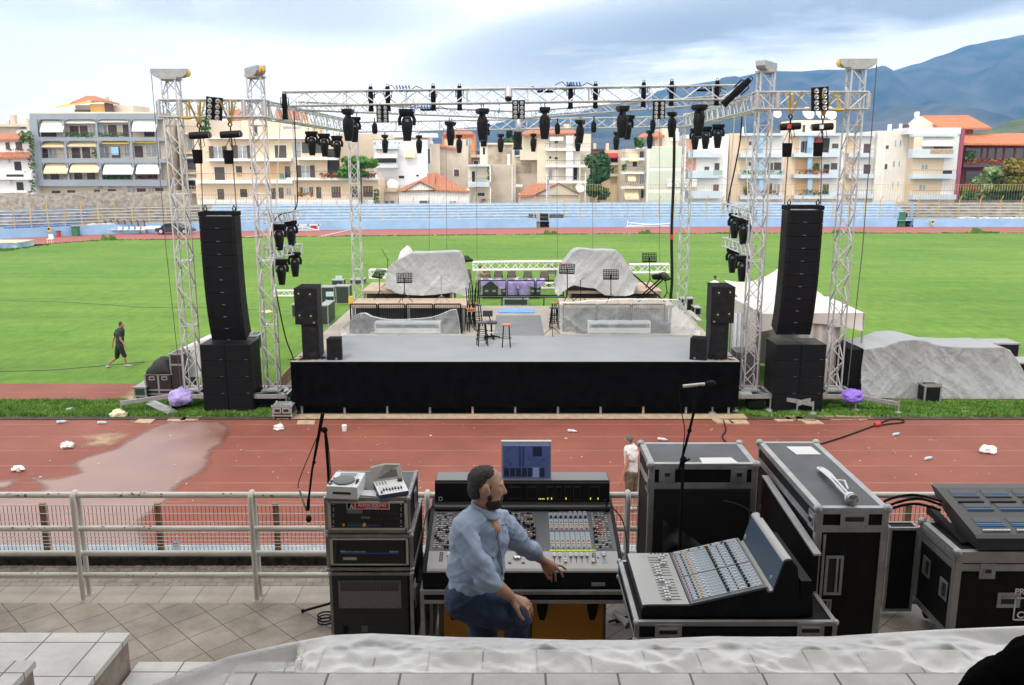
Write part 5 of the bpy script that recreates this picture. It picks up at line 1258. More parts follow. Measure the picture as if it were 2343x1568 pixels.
def flight_case(name,lab,x0,x1,y0,y1,z0,z1,m=case_blk,e=.03,lid=None,wheels=0.0,handles=(),top=None,edge=None,group=None,corners=True,latches=()):
 """a road case: laminate body, aluminium edging, ball corners, butterfly latches, handles, castors"""
 edge=edge or alu_dull
 t=thing(name,lab,'case',((x0+x1)/2,y0,z0),0,group);zb2=z0+wheels
 MB().mi(0).box(x0+.006,x1-.006,y0+.006,y1-.006,zb2+.006,z1-.006).build('body',m,t)
 if top:MB().box(x0+e,x1-e,y0+e,y1-e,z1-.004,z1-.001).build('lid_top',top,t)
 b=MB();T=.004
 for X in(x0,x1):
  for Yy in(y0,y1):
   sx=1 if X==x0 else-1;sy=1 if Yy==y0 else-1
   b.box(min(X,X+sx*e),max(X,X+sx*e),min(Yy,Yy+sy*T),max(Yy,Yy+sy*T),zb2,z1);b.box(min(X,X+sx*T),max(X,X+sx*T),min(Yy+sy*T,Yy+sy*e),max(Yy+sy*T,Yy+sy*e),zb2,z1)
 for Z in(zb2,z1):
  sz=1 if Z==zb2 else-1
  for Yy in(y0,y1):
   sy=1 if Yy==y0 else-1
   b.box(x0+e,x1-e,min(Yy,Yy+sy*T),max(Yy,Yy+sy*T),min(Z,Z+sz*e),max(Z,Z+sz*e));b.box(x0+T,x1-T,min(Yy+sy*T,Yy+sy*e),max(Yy+sy*T,Yy+sy*e),min(Z,Z+sz*T),max(Z,Z+sz*T))
  for X in(x0,x1):
   sx=1 if X==x0 else-1
   b.box(min(X,X+sx*T),max(X,X+sx*T),y0+e,y1-e,min(Z,Z+sz*e),max(Z,Z+sz*e));b.box(min(X+sx*T,X+sx*e),max(X+sx*T,X+sx*e),y0+e,y1-e,min(Z,Z+sz*T),max(Z,Z+sz*T))
 if lid:
  for z in lid:
   b.box(x0-.001,x1+.001,y0-.001,y0+.006,z-e*.55,z+e*.55);b.box(x0-.001,x0+.006,y0,y1,z-e*.55,z+e*.55);b.box(x1-.006,x1+.001,y0,y1,z-e*.55,z+e*.55)
 b.build('aluminium_edging',edge,t)
 if corners:
  b=MB()
  for X in(x0,x1):
   for Yy in(y0,y1):
    for Z in(zb2,z1):b.ball((X-(.008 if X==x1 else-.008),Yy-(.008 if Yy==y1 else-.008),Z-(.008 if Z==z1 else-.008)),e*.75,e*.75,e*.75,8,6)
  b.build('ball_corners',steel,t)
 for h in handles:
  face,a,z,w,hh=h[:5]
  plate=MB();dark=MB();grip=MB()
  def fbox(mb,a0,a1,zz0,zz1,d0,d1):
   if face=='f':mb.box(a0,a1,y0-d1,y0-d0,zz0,zz1)
   elif face=='l':mb.box(x0-d1,x0-d0,a0,a1,zz0,zz1)
   else:mb.box(x1+d0,x1+d1,a0,a1,zz0,zz1)
  q=w*.16
  for s in((a-w/2,a-w/2+q,z-hh/2,z+hh/2),(a+w/2-q,a+w/2,z-hh/2,z+hh/2),(a-w/2+q,a+w/2-q,z-hh/2,z-hh/2+q),(a-w/2+q,a+w/2-q,z+hh/2-q,z+hh/2)):fbox(plate,*s,0.0,.006)
  po=plate.build('handle_plate',alu_dull,t)
  fbox(dark,a-w/2+q,a+w/2-q,z-hh/2+q,z+hh/2-q,0.0005,.002);dark.build('recess',mat('recess_dark',(.03,.033,.035),.4,.4),po)
  if w>hh:fbox(grip,a-w/2+q,a+w/2-q,z+hh*.12,z+hh*.24,.003,.012)
  else:fbox(grip,a+w*.08,a+w*.2,z-hh/2+q,z+hh/2-q,.003,.012)
  grip.build('grip',steel,po)
 for(face,a,z)in latches:
  g=MB();k=MB()
  def fb(mb,a0,a1,zz0,zz1,d0,d1):
   if face=='f':mb.box(a0,a1,y0-d1,y0-d0,zz0,zz1)
   elif face=='l':mb.box(x0-d1,x0-d0,a0,a1,zz0,zz1)
   else:mb.box(x1+d0,x1+d1,a0,a1,zz0,zz1)
  fb(g,a-.055,a+.055,z-.06,z+.05,.001,.006);lo=g.build('latch',alu_dull,t)
  fb(k,a-.03,a+.03,z-.035,z+.02,.006,.012);k.build('latch_dish',steel,lo)
  g=MB();fb(g,a-.018,a+.018,z-.012,z+.012,.012,.02);g.build('butterfly',mat('recess_dark',(0,0,0)),lo)
 if wheels:
  for X in(x0+.08,x1-.08):
   for Yy in(y0+.08,y1-.08):
    MB().lathe([(wheels*.48,-.02),(wheels*.48,.02)],(X,Yy,z0+wheels*.48),(1,0,0),12).box(X-.02,X+.02,Yy-.02,Yy+.02,z0+wheels*.5,zb2).build('castor',rubber,t)
 return t
def pxcase(name,lab,u0,vt,u1,vb,zb=0.0,d=.6,**k):
 p=onz(u0,vb,zb);q=onz(u1,vb,zb);Y=p.y;zt2=at(u0,vt,Y).z
 return flight_case(name,lab,p.x,q.x,Y,Y+d,zb,zt2,**k)
kk=dict(wheels=.1,e=.05)
for i,(u0,vt,u1,vb,lab)in enumerate(((1102,641,1141,684,'green black flight case under purple sheet, leftmost behind the stage'),(1144,641,1180,684,'green black flight case behind the stage, second under the purple sheet'),(1181,642,1210,684,'green black flight case behind the stage, third under the purple sheet'),(1211,642,1238,684,'green black flight case behind the stage, rightmost under the purple sheet'))):
 t=pxcase('flight_case',lab,u0,vt,u1,vb,0,.8,m=case_grn,group='green black flight cases behind the stage',**kk);c=t.location
 w=(onz(u1,vb).x-onz(u0,vb).x)
 for sx in(-.22,.22):
  for z in(.45,1.15):MB().box(c.x+sx*w-.1,c.x+sx*w+.1,c.y-.008,c.y-.001,z-.06,z+.06).build('handle',alu_dull,t)
g=MB();Yc=onz(1150,684).y;pa,pb=at(1098,640,Yc),at(1246,642,Yc)
def pur(s,t):
 x=pa.x+(pb.x-pa.x)*s;n=noise.noise(V((x*1.5,t*2,3)));n2=noise.noise(V((x*4,t*3,8)))
 if t<.5:y=onz(1150,684).y-.05-.05*n;z=pa.z-.1-(.5-t)*2*(.28+.5*noise.noise(V((x*1.2,0,5))))
 else:y=onz(1150,684).y+(t-.5)*1.6;z=pa.z-.05+.18*max(0,n)+.05*n2
 return(x,y,z)
g.grid(pur,50,14);tag(g.build('purple_sheet',purple,smooth=True),'purple plastic sheet over the row of green cases behind the stage','sheet')
for u0,u1,lab in((1156,1182,'left purple bag hanging in front of the green cases'),(1187,1209,'right purple bag hanging in front of the green cases')):
 a,b_=at(u0,680,41.5),at(u1,648,41.5);g=MB()
 def bag(s,t):
  th=s*2*pi;r=.5+.06*noise.noise(V((cos(th)*2,sin(th)*2,t*3+u0)))
  return((a.x+b_.x)/2+(b_.x-a.x)*r*cos(th),41.8+.25*sin(th),a.z+(b_.z-a.z)*t+.1*noise.noise(V((cos(th),t,u0)))*t)
 g.grid(bag,20,10);g.add([bag(k/20,1)for k in range(20)],[tuple(range(20))]);tag(g.build('purple_bag',purple,smooth=True),lab,'bag')
pxcase('flight_case','long low green case at the back edge of the stage',1152,684,1208,700,0,.6,m=case_grn,e=.05)
for(u0,vt,u1,vb,d,lab,m_)in((735,657,766,695,.8,'flight case with a blue sticker behind the left side fill',case_grn),(768,655,800,696,.8,'flight case right of the one with a blue sticker',case_grn),(758,641,786,655,.7,'small white edged case standing behind the stickered cases',case_grn),(732,699,752,745,1.6,'tall green flight case beside the left side fill stack',case_grn),(667,697,678,727,.7,'green flight case peeping out left of the side fill stack',case_grn),(800,640,832,652,1.0,'pale edged case by the left rear tower',case_grn),(1556,683,1586,712,.6,'black case with cables on top at right of the stage',case_blk),(1588,704,1604,722,.8,'low black case behind the right side fill stack',case_blk)):
 t=pxcase('flight_case',lab,u0,vt,u1,vb,0,d,m=m_,top=mat('case_laminate_grey',(.25,.27,.28),.5),e=.05)
 if 'sticker' in lab and 'right' not in lab:
  c=t.location;MB().box(c.x-.1,c.x+.32,c.y-.01,c.y-.002,.4,.66).build('blue_sticker',mat('sticker_blue',(.25,.45,.65),.5,col2=(.7,.75,.8),vscale=9),t)
tag(MB().cbox(onz(797,697).x,onz(810,697).x,onz(797,697).y,onz(797,697).y+.4,0,.42,.03).build('crate',yellow),'yellow crate at the foot of the rear left tower','crate')
for(u0,v0,u1,v1,lab)in((627,674,672,674,'white truss piece lying on the grass behind the inner left tower'),(1238,656,1290,656,'white truss piece lying on the grass behind the stage centre')):
 a,b_=onz(u0,v0+5),onz(u1,v1+5);t=thing('ground_truss',lab,'truss',tuple(a));ch,br=truss(a+V((0,0,.2)),b_+V((0,0,.2)),.35,.3,.4,rm=.03,rd=.018);ch.build('chords',white_pt,t);br.build('braces',white_pt,t)
t=pxcase('flight_case','twin brown flight case under the black cloth at left',334,856,397,912,0,.75,m=case_brn,e=.045,wheels=.13)
c=t.location;xa,xb=onz(334,912).x,onz(397,912).x
MB().box((xa+xb)/2-.03,(xa+xb)/2+.03,c.y-.006,c.y,.13,at(334,856,c.y).z).build('middle_edging',alu_dull,t)
MB().box(xa,xb,c.y-.007,c.y-.001,.26,.31).build('lower_edging',alu_dull,t)
for q in(.27,.73):
 hp=MB().box(xa+(xb-xa)*q-.09,xa+(xb-xa)*q+.09,c.y-.009,c.y-.002,.62,.74).build('handle_plate',alu,t);MB().box(xa+(xb-xa)*q-.065,xa+(xb-xa)*q+.065,c.y-.011,c.y-.009,.645,.715).build('recess',case_brn,hp)
ztop_=at(334,856,c.y).z
g=MB()
def blk(s,t_):
 x=xa+.08+(xb-xa-.1)*s;r=sin(pi*s)**.5;n=noise.noise(V((x*2,t_*3,1)));n2=1-2*abs(noise.noise(V((x*4+t_*2,t_*5,4))))
 a=t_*pi;y=c.y+.36-.42*cos(a);z=ztop_+.02+(.36+.2*s)*sin(a)**.7*r+.06*n+.03*n2
 return(x,y,z)
g.grid(blk,30,20);tag(g.build('black_cloth',mat('black_cloth',(.015,.015,.017),.75,bump=.6,bscale=8),smooth=True),'bundled black cloth on top of the twin brown case','cloth')
pxcase('flight_case','small green case at far left of the left wing',307,886,336,915,0,.9,m=case_grn,e=.05,wheels=.1,top=mat('case_laminate_grey',(0,0,0)))
t=pxcase('flight_case','tall brown rack case under the white sheet beside the outer left tower',394,810,424,912,0,1.1,m=case_brn,e=.045,wheels=.1);
c=t.location;MB().box(onz(394,912).x,onz(424,912).x,c.y-.007,c.y-.001,1.1,1.16).build('middle_edging',alu_dull,t)
drape('white_cover','white plastic sheet over tall cases behind the left subwoofers','cover',[(393,812,818),(410,800,812),(430,790,905),(450,780,905),(475,770,905),(490,770,905)],27.95,.6,2.6,mat('white_plastic_sheet',(.66,.68,.69),.5,var=.12,bump=.4,bscale=5),3.3,.6,amp=.03,nu=24,nv=24)
pxcase('flight_case','open case lid behind the left subwoofers',566,768,592,800,0.6,.8,m=case_grn,e=.05)
def crumple(name,lab,cat,c,rx,ry,rz_,m,seed,n=28,k=18,amp=.35):
 g=MB();c=V(c)
 def f(s,t):
  th=s*2*pi;ph=-pi/2+t*pi;d=V((cos(ph)*cos(th),cos(ph)*sin(th),sin(ph)))
  r=1+amp*(noise.noise(d*1.6+V((seed,0,0)))+.5*(1-2*abs(noise.noise(d*3.5+V((0,seed,0)))))-.2)
  return(c.x+d.x*rx*r,c.y+d.y*ry*r,c.z+d.z*rz_*r)
 g.grid(f,n,k);return tag(g.build(name,m,smooth=True),lab,cat)
p=at(413,909,25.9);crumple('purple_bag','purple plastic bag over a machine at the foot of the outer left tower','bag',p,.37,.3,.26,purple,1.0,44,30,.22)
tag(MB().cbox(p.x-.28,p.x+.0,25.9,26.3,0,.65,.03).build('winch_motor',black_mt),'dark winch motor below the left purple bag','motor')
p=at(1949,907,25.9);crumple('purple_bag','purple plastic bag tied on the base of the outer right tower','bag',p,.34,.28,.22,crinkle(mat('bright_purple',(.24,.13,.62),.4,var=.15),5,.6,.08),6.0,44,30,amp=.22)
p=onz(350,940);tag(MB().beam(at(343,916,26.6),at(385,935,25.9),.12,.08).build('aluminium_profile',alu),'bare aluminium profile lying on the long grass at left','profile')
tag(MB().beam(at(345,922,26.3),at(395,945,25.5),.35,.03).build('aluminium_profile',alu_dull),'wide grey aluminium channel lying below the other profile','profile')
t=pxcase('flight_case','small open black case with two handles in front of the inner left tower',623,930,668,962,.0,.55,m=case_brn,e=.045,wheels=.12,top=mat('smoky_lid',(.1,.11,.12),.2))
c=t.location;w=onz(668,962).x-onz(623,962).x
MB().box(c.x-w/2,c.x+w/2,c.y-.007,c.y-.001,.44,.48).build('lid_edging',alu_dull,t)
for sx in(-.22,.22):
 hp=MB().box(c.x+sx*w-.11,c.x+sx*w+.11,c.y-.009,c.y-.002,.22,.38).build('handle_plate',alu,t);MB().box(c.x+sx*w-.08,c.x+sx*w+.08,c.y-.011,c.y-.009,.25,.35).build('recess',case_brn,hp)
pxcase('flight_case','black case behind the small open case left of the stage skirt',640,905,664,930,0,.5,m=case_blk,e=.05)
p=at(648,897,26.6);crumple('plastic_wrap','crumpled shiny plastic wrap on the case left of the stage skirt','wrap',p,.24,.18,.14,mat('shiny_wrap',(.45,.47,.52),.15,.3,bump=.8,bscale=12),3.4)
p=at(616,915,26.2);tag(MB().cbox(p.x-.25,p.x+.22,26.0,26.4,p.z-.12,p.z+.1,.03).build('motor_unit',black_mt),'black winch motor on the base of the inner left tower','motor')
p=at(1700,900,26.2);tag(MB().cbox(p.x-.2,p.x+.2,25.9,26.2,p.z-.08,p.z+.08,.02).build('foil_parcel',alu),'shiny foil wrapped parcel on the base of the inner right tower','parcel')
p=at(1726,922,26.1);tag(MB().cbox(p.x-.25,p.x+.25,25.9,26.3,p.z-.12,p.z+.12,.03).build('motor_unit',black_mt),'black winch motor on the base of the inner right tower','motor')
for k,(u,v)in enumerate(((331,965),(405,961),(437,959),(1654,966),(1690,967),(1790,961),(1842,960),(1857,967),(1815,957),(1893,957),(1935,957),(1975,957),(603,948),(700,968))):
 p=onz(u,v);o=MB().obox((p.x,p.y,.017),V((.26,.04*(k%3-1),0)),V((-.03*(k%2),.19,0)),V((0,0,.013))).build('base_board',wood);o.rotation_euler=(0,0,0);tag(o,'plywood pad on the ground '+('under the tower feet, '+ORD[k]if k<12 else['beside the small open case','at the left corner of the stage skirt'][k-12]),'board','plywood pads under the tower feet')
t=pxcase('flight_case','small black case standing open in front of the big tarpaulin',2112,883,2151,925,0,.5,m=case_blk,e=.05)
c=t.location;MB().box(onz(2112,925).x,onz(2151,925).x,c.y-.008,c.y,.62,.68).build('lid_edging',alu_dull,t)
pxcase('flight_case','grey topped black case behind the big tarpaulin at right',2256,786,2328,840,.3,.9,m=case_blk,e=.05,top=mat('case_laminate_grey',(0,0,0)))
pxcase('flight_case','black case at the right edge behind the end of the big tarpaulin',2300,830,2420,905,0,.9,m=case_blk,e=.05,top=mat('case_laminate_grey',(0,0,0)))
tag(MB().box(at(1955,800,27.6).x-.1,at(1975,800,27.6).x,27.7,29.3,0,at(1965,800,27.7).z).build('black_board',black_mt),'black boards standing between the marquee and the big tarpaulin','panel')
mq=thing('marquee','white pop up marquee with a pointed roof behind the right line array','tent',tuple(onz(1830,905)))
cloth=mat('white_tent_cloth',(.74,.73,.72),.75,var=.06,vscale=2,bump=.2,bscale=4)
cloth_s=mat('grey_tent_wall',(.62,.58,.56),.8,var=.1,vscale=1,bump=.3,bscale=3)
Yf_,Yb2=28.6,32.2
A=at(1742,718,Yf_);B=at(1976,716,Yf_);Dl=V((A.x-.1,Yb2,A.z));Dr=V((B.x+.1,Yb2,B.z));pk=V(((A.x+B.x)/2-.35,30.4,at(1795,600,30.4).z))
g=MB()
def roof_face(a,b):
 def f(s,t):
  e=a.lerp(b,s);p=e.lerp(pk,t);p.z-=.42*sin(pi*t)*(1-.35*t);return tuple(p)
 g.grid(f,12,12)
for a,b_ in((A,B),(B,Dr),(Dr,Dl),(Dl,A)):roof_face(a,b_)
g.build('roof',cloth,mq,smooth=40)
g=MB();drop=.62
def val(a,b):
 def f(s,t):
  e=a.lerp(b,s);dd=drop*(.55+.45*abs(2*s-1)**1.5);o_=.03*noise.noise(V((s*7,t,a.x)));return(e.x,e.y-.02+o_,e.z-dd*t)
 g.grid(f,20,4)
for a,b_ in((A,B),(B,Dr),(Dl,A)):val(a,b_)
g.build('valance',cloth_s,mq,smooth=True)
for p_ in(A,B,Dl,Dr):MB().bar((p_.x,p_.y,0),p_,.03,6).build('pole',alu_dull,mq)
g=MB()
def curtain(x0,x1,y0,y1,z,ph):g.grid(lambda s,t:(x0+(x1-x0)*s,y0+(y1-y0)*s+.09*sin(s*22+ph)*(.35+.65*t)+.04*noise.noise(V((s*5,t*2,ph))),z*(1-t)+.08*t),60,8)
curtain(A.x+.02,Dl.x+.02,Yf_+.05,Yb2,A.z,7);curtain(B.x-2.0,B.x-.85,Yf_+.1,Yf_+.1,A.z,0);curtain(B.x-.9,B.x-.55,Yf_+.1,Yf_+.5,A.z,1);curtain(Dl.x,Dr.x,Yb2,Yb2,A.z,2)
curtain(A.x-.12,A.x+.05,Yf_+.1,Yf_+1.1,A.z,3)
g.build('side_curtains',cloth_s,mq,smooth=True)
q1=at(1657,643,30.4);g=MB()
def canopy(s_,t):e=A.lerp(pk,t);p=q1.lerp(e,s_);return(p.x,p.y+.02,p.z-.34*sin(pi*s_)*(.5+.5*t)-.42*sin(pi*t)*(1-.35*t)*s_+.03)
g.grid(canopy,20,14);g.build('left_canopy',cloth,mq,smooth=True)
g=MB();curtain(at(1675,700,29.6).x,at(1712,700,29.6).x,29.5,29.6,q1.z-1.0,5);g.build('left_curtain',mat('bright_tent_wall',(.70,.73,.77),.7,var=.06),mq,smooth=True)
pxcase('flight_case','dark covered case between the stage and the marquee',1681,806,1722,880,.3,.8,m=mat('dark_grey_cover',(.09,.09,.095),.7),e=.02)
MB().bar((B.x-.62,Yf_-.05,0),(B.x-.62,Yf_-.05,A.z-.5),.012,5).build('door_cord',rp,mq)
#  the town behind the stand
def wmat(n,c,v=.08):return mat('wall_'+n,c,.85,var=v,vscale=.25)
peach=wmat('peach',(.72,.57,.43));cream=wmat('cream',(.66,.60,.50));white_w=wmat('white',(.76,.76,.77));beige=wmat('beige',(.56,.49,.41));conc=wmat('concrete',(.52,.46,.40),.2)
greyb=wmat('blue_grey',(.27,.31,.37));paleb=wmat('pale_blue',(.52,.61,.70));coral=wmat('coral',(.74,.28,.16));orange_w=wmat('orange',(.62,.27,.14));greenw=wmat('pale_green',(.56,.62,.53));maroon=wmat('maroon',(.16,.035,.045));salmon=wmat('salmon',(.55,.30,.20));skyw=wmat('sky',(.28,.48,.74));lilac=wmat('lilac_white',(.66,.68,.74))
rooft=mat('roof_tiles',(.42,.15,.09),.8,col2=(.52,.22,.13),vscale=2.2);roofn=mat('new_roof_tiles',(.58,.20,.10),.8,var=.12,vscale=1.5)
def ribs(m,sc,axis):
 nt=m.node_tree;N=nt.nodes;L=nt.links;tc=N.new('ShaderNodeTexCoord');w=N.new('ShaderNodeTexWave');w.bands_direction=axis;w.inputs['Scale'].default_value=sc;L.new(tc.outputs['Object'],w.inputs['Vector'])
 bp=N.new('ShaderNodeBump');bp.inputs['Strength'].default_value=.9;bp.inputs['Distance'].default_value=.12;L.new(w.outputs['Fac'],bp.inputs['Height']);L.new(bp.outputs[0],N['Principled BSDF'].inputs['Normal'])
ribs(rooft,1.1,'X');ribs(roofn,1.1,'X')
shut=mat('brown_shutter',(.085,.05,.06),.6,var=.2,vscale=2);shut_k=mat('dark_shutter',(.07,.055,.05),.6,var=.2);awn_w=mat('white_awning',(.76,.75,.74),.7,var=.06);awn_c=mat('cream_awning',(.72,.60,.40),.7,var=.06);awn_r=mat('red_awning',(.42,.03,.06),.7);rail_k=mat('balcony_rail',(.10,.09,.09),.6);dark_in=mat('dark_interior',(.02,.02,.022),.6);plant=mat('balcony_plants',(.03,.09,.02),.8,col2=(.09,.2,.05),vscale=3);flower=mat('red_flowers',(.45,.05,.04),.8,col2=(.06,.15,.03),vscale=4);glassrail=mat('glass_rail',(.30,.42,.42),.2)
KIND={'s':shut,'k':shut_k,'g':glass_lt,'d':glass_dk,'o':dark_in,'w':awn_w}
def px(k,x,y):return((700*k+x/2.6137)/1.6534,(300+y/2.6137)/1.6534)
class Bld:
 def __init__(s,label,k,d,rect,m,depth=10,cat='building',name='apartment_building'):
  s.k,s.d=k,d;x0,y0,x1,y1=rect;ym=(y0+y1)/2
  a,b=at(*px(k,x0,ym),d),at(*px(k,x1,ym),d);z=at(*px(k,x0,y0),d).z;s.x0,s.x1,s.z=a.x,b.x,z
  s.t=thing(name,label,cat,((a.x+b.x)/2,d,0))
  s.wall=MB().box(a.x,b.x,d,d+depth,0,z).build('wall',m,s.t)
 def bx(s,part,r,y0,y1,m,par=None):
  ym=(r[1]+r[3])/2;Y=s.d+min(y0,0);a,b=at(*px(s.k,r[0],ym),Y),at(*px(s.k,r[2],ym),Y);zt_,zb_=at(*px(s.k,r[0],r[1]),Y).z,at(*px(s.k,r[0],r[3]),Y).z
  return MB().box(a.x,b.x,s.d+y0,s.d+y1,zb_,zt_).build(part,m,par or s.t)
 def win(s,*ws,off=0.0):
  for w in ws:
   kd=w[4]if len(w)>4 else 'g'
   if kd in 'sk':
    o=s.bx('shutter_window',(w[0]-6,w[1]-6,w[2]+6,w[3]+2),off-.05,off+.1,white_w);s.bx('shutter',w[:4],off-.1,off-.04,KIND[kd],o)
   elif kd=='h':
    q=(w[2]-w[0])*.26;o=s.bx('window',(w[0]+q,w[1],w[2]-q,w[3]),off-.05,off+.1,white_w);s.bx('pane',(w[0]+q+5,w[1]+5,w[2]-q-5,w[3]-3),off-.08,off-.04,glass_lt,o)
    for a in((w[0],w[0]+q),(w[2]-q,w[2])):s.bx('shutter',(a[0],w[1],a[1],w[3]),off-.12,off-.02,shut_k,o)
    s.bx('mullion',((w[0]+w[2])/2-3,w[1],(w[0]+w[2])/2+3,w[3]),off-.1,off-.04,white_w,o)
   else:
    o=s.bx('window',w[:4],off-.05,off+.1,white_w);s.bx('pane',(w[0]+4,w[1]+4,w[2]-4,w[3]-4),off-.08,off-.04,KIND[kd],o)
    if kd=='g' and w[2]-w[0]>40:s.bx('mullion',((w[0]+w[2])/2-2,w[1],(w[0]+w[2])/2+2,w[3]),off-.1,off-.04,white_w,o)
  return s
 def balc(s,r,prot=1.2,m=None,rail=None,rm=None):
  o=s.bx('balcony',r,-prot,0,m or white_w)
  if rail:
   if rm:s.bx('rail_panel',(r[0],rail,r[2],r[1]+1),-prot,-prot+.05,rm,o)
   else:
    Y=s.d-prot;a,b=at(*px(s.k,r[0],r[1]),Y),at(*px(s.k,r[2],r[1]),Y);z1=at(*px(s.k,r[0],rail),Y).z;g=MB();n=max(2,int((b.x-a.x)/.3))
    g.bar((a.x,Y+.05,z1),(b.x,Y+.05,z1),.035,4)
    for i in range(n+1):g.bar((a.x+(b.x-a.x)*i/n,Y+.05,a.z),(a.x+(b.x-a.x)*i/n,Y+.05,z1),.014,3,caps=False)
    g.build('railing',rail_k,o)
  return o
 def awning(s,r,prot,m,off=0.0):
  Y0,Y1=s.d+off,s.d+off-prot;a,b=at(*px(s.k,r[0],r[1]),Y1),at(*px(s.k,r[2],r[1]),Y1);z1=at(*px(s.k,r[0],r[3]),Y1).z;zt_=a.z+.1
  g=MB().quad((a.x,Y0,zt_),(b.x,Y0,zt_),(b.x,Y1,z1),(a.x,Y1,z1));n=max(4,int((b.x-a.x)/.35))
  for i in range(n):
   xa,xb=a.x+(b.x-a.x)*i/n,a.x+(b.x-a.x)*(i+1)/n;g.add([(xa,Y1,z1),(xb,Y1,z1),(xb,Y1,z1-.14),((xa+xb)/2,Y1,z1-.24),(xa,Y1,z1-.14)],[(0,1,2,3,4)])
  g.build('awning',m,s.t)
 def roof(s,bot,top,yb,yt,m,part='roof',th=.25):
  """sloping roof: bottom edge px pair at depth yb, top edge px pair at depth yt"""
  P=[at(*px(s.k,*bot[0]),s.d+yb),at(*px(s.k,*bot[1]),s.d+yb),at(*px(s.k,*top[1]),s.d+yt),at(*px(s.k,*top[0]),s.d+yt)]
  return MB().prism(P,(0,0,-th)).build(part,m,s.t)
 def plants(s,r,m,y=-1.2,n=40,sz=.16):
  rnd=random.Random(int(r[0]+r[1]));g=MB()
  for _ in range(n):
   p=at(*px(s.k,rnd.uniform(r[0],r[2]),rnd.uniform(r[1],r[3])),s.d+y);q=V((rnd.uniform(-1,1),rnd.uniform(-1,1),rnd.uniform(-1,1)))*sz;q2=V((rnd.uniform(-1,1),rnd.uniform(-1,1),rnd.uniform(-1,1)))*sz
   p.y+=rnd.uniform(-.3,.2);g.quad(p-q,p+q2,p+q,p-q2)
  g.build('balcony_plants',m,s.t)
 def chimney(s,r,m=None,y=2.0):return s.bx('chimney',r,y,y+.8,m or cream)
 def dish(s,x,y,r=.45,yo=-.6):
  p=at(*px(s.k,x,y),s.d+yo);MB().lathe([(0,0),(r*.6,.05),(r,.16),(r*.97,.17)],p,(.3,-1,.5),14,cap=False).build('satellite_dish',white_w,s.t)
b=Bld('white house with red tiled roof bands and white balconies at the far left edge',0,126,(-260,590,318,1240),white_w)
b.roof(((-260,600),(300,590)),((-260,520),(250,540)),-.5,3,rooft);b.roof(((-260,780),(290,765)),((-260,722),(285,722)),-1.0,0,rooft,'lower_roof')
b.win((55,625,95,695,'k'),(155,622,217,700,'k'),(138,812,214,908,'o'),(160,1015,236,1110,'o'))
for r in((-200,930,310,995),(-200,1125,330,1195)):b.balc(r,1.1,white_w,None)
for r in((60,905,240,930),(90,1100,265,1125)):b.bx('planter',r,-1.05,-.7,lilac)
for r in((62,942,232,965),(95,1138,250,1165)):b.bx('slot',r,-1.13,-1.09,dark_in)
for x,y in((50,805),(72,1018)):b.bx('air_conditioner',(x-28,y-18,x+28,y+18),-.5,0,lilac)
b.plants((55,690,280,712),flower,-.3,30);b.plants((190,520,300,620),plant,-.6,90,.25);b.plants((290,560,340,1180),plant,-.4,200,.2)
b=Bld('flat roofed grey building behind the red roofed house at far left',0,140,(-200,462,300,700),conc);b.bx('roof_slab',(-200,440,300,470),-1,10,beige);b.chimney((62,350,110,462),conc,1);b.bx('vent_pipe',(30,405,55,440),1,2,alu)
b.roof(((150,530),(300,520)),((190,482),(305,480)),-3,0,alu,'solar_panel',.1)
b=Bld('blue grey apartment block with three rows of rounded balcony openings and white awnings',0,128,(300,390,1640,1240),cream,12);fy=-1.5
fr=[(292,340,1610,398),(300,578,1625,612),(320,788,1640,828),(350,1000,1655,1058)]
for r in fr:b.bx('arcade_beam',r,fy,.1,greyb)
rows=[(398,578,(292,372),(614,637),(944,962),(1272,1292),(1540,1560)),(612,788,(310,400),(634,656),(956,982),(1284,1310),(1552,1575)),(828,1000,(335,420),(658,680),(974,1003),(1304,1330),(1565,1592))]
for y0,y1,*cols_ in rows:
 for i,c in enumerate(cols_):b.bx('arcade_pillar',(c[0],y0,c[1],y1),fy,fy+.5,greyb)
 for i in range(4):
  x0,x1=cols_[i][1],cols_[i+1][0]
  for xc,sg in((x0,1),(x1,-1)):
   P=[at(*px(0,xc+sg*a,y0+c_),b.d+fy)for a,c_ in((0,-1),(42,-1),(24,4),(12,12),(4,24),(0,42))];MB().prism(P,(0,.5,0)).build('arch_corner',greyb,b.t)
  b.bx('balcony_wall',(x0,y1-6,x1,y1+2),fy+.02,fy+.3,greyb)
  Y=b.d+fy+.1;a,c_=at(*px(0,x0,y1-50),Y),at(*px(0,x1,y1-50),Y);z0=at(*px(0,x0,y1),Y).z;g=MB().bar(a,c_,.03,4)
  for q in range(int((c_.x-a.x)/.25)):g.bar((a.x+.25*q,Y,z0),(a.x+.25*q,Y,a.z),.012,3,caps=False)
  g.build('railing',rail_k,b.t)
b.win((690,462,778,575,'s'),(790,460,866,575,'s'),(880,455,940,560),(975,452,1060,560),(1070,452,1155,575,'s'),(1215,450,1270,570,'s'),(1420,505,1530,575,'o'),(400,505,560,575,'o'),(405,690,475,790,'s'),(485,685,560,790),(708,680,792,788,'s'),(812,676,890,786,'s'),(990,665,1080,780),(1100,665,1185,778,'s'),(1230,660,1280,770),(1330,660,1412,770,'s'),(1440,655,1550,768),(500,925,582,1010,'s'),(735,915,812,1005,'s'),(860,912,940,1000,'s'),(1010,935,1290,995,'o'),(1335,935,1560,990,'o'))
b.win((515,1102,602,1212,'s'),(668,1098,746,1210,'s'),(930,1092,990,1165,'s'),(1066,1088,1148,1175,'s'),(1262,1080,1345,1190),(1355,1080,1442,1190,'s'),(1468,1076,1530,1180),(1536,1076,1616,1175,'s'))
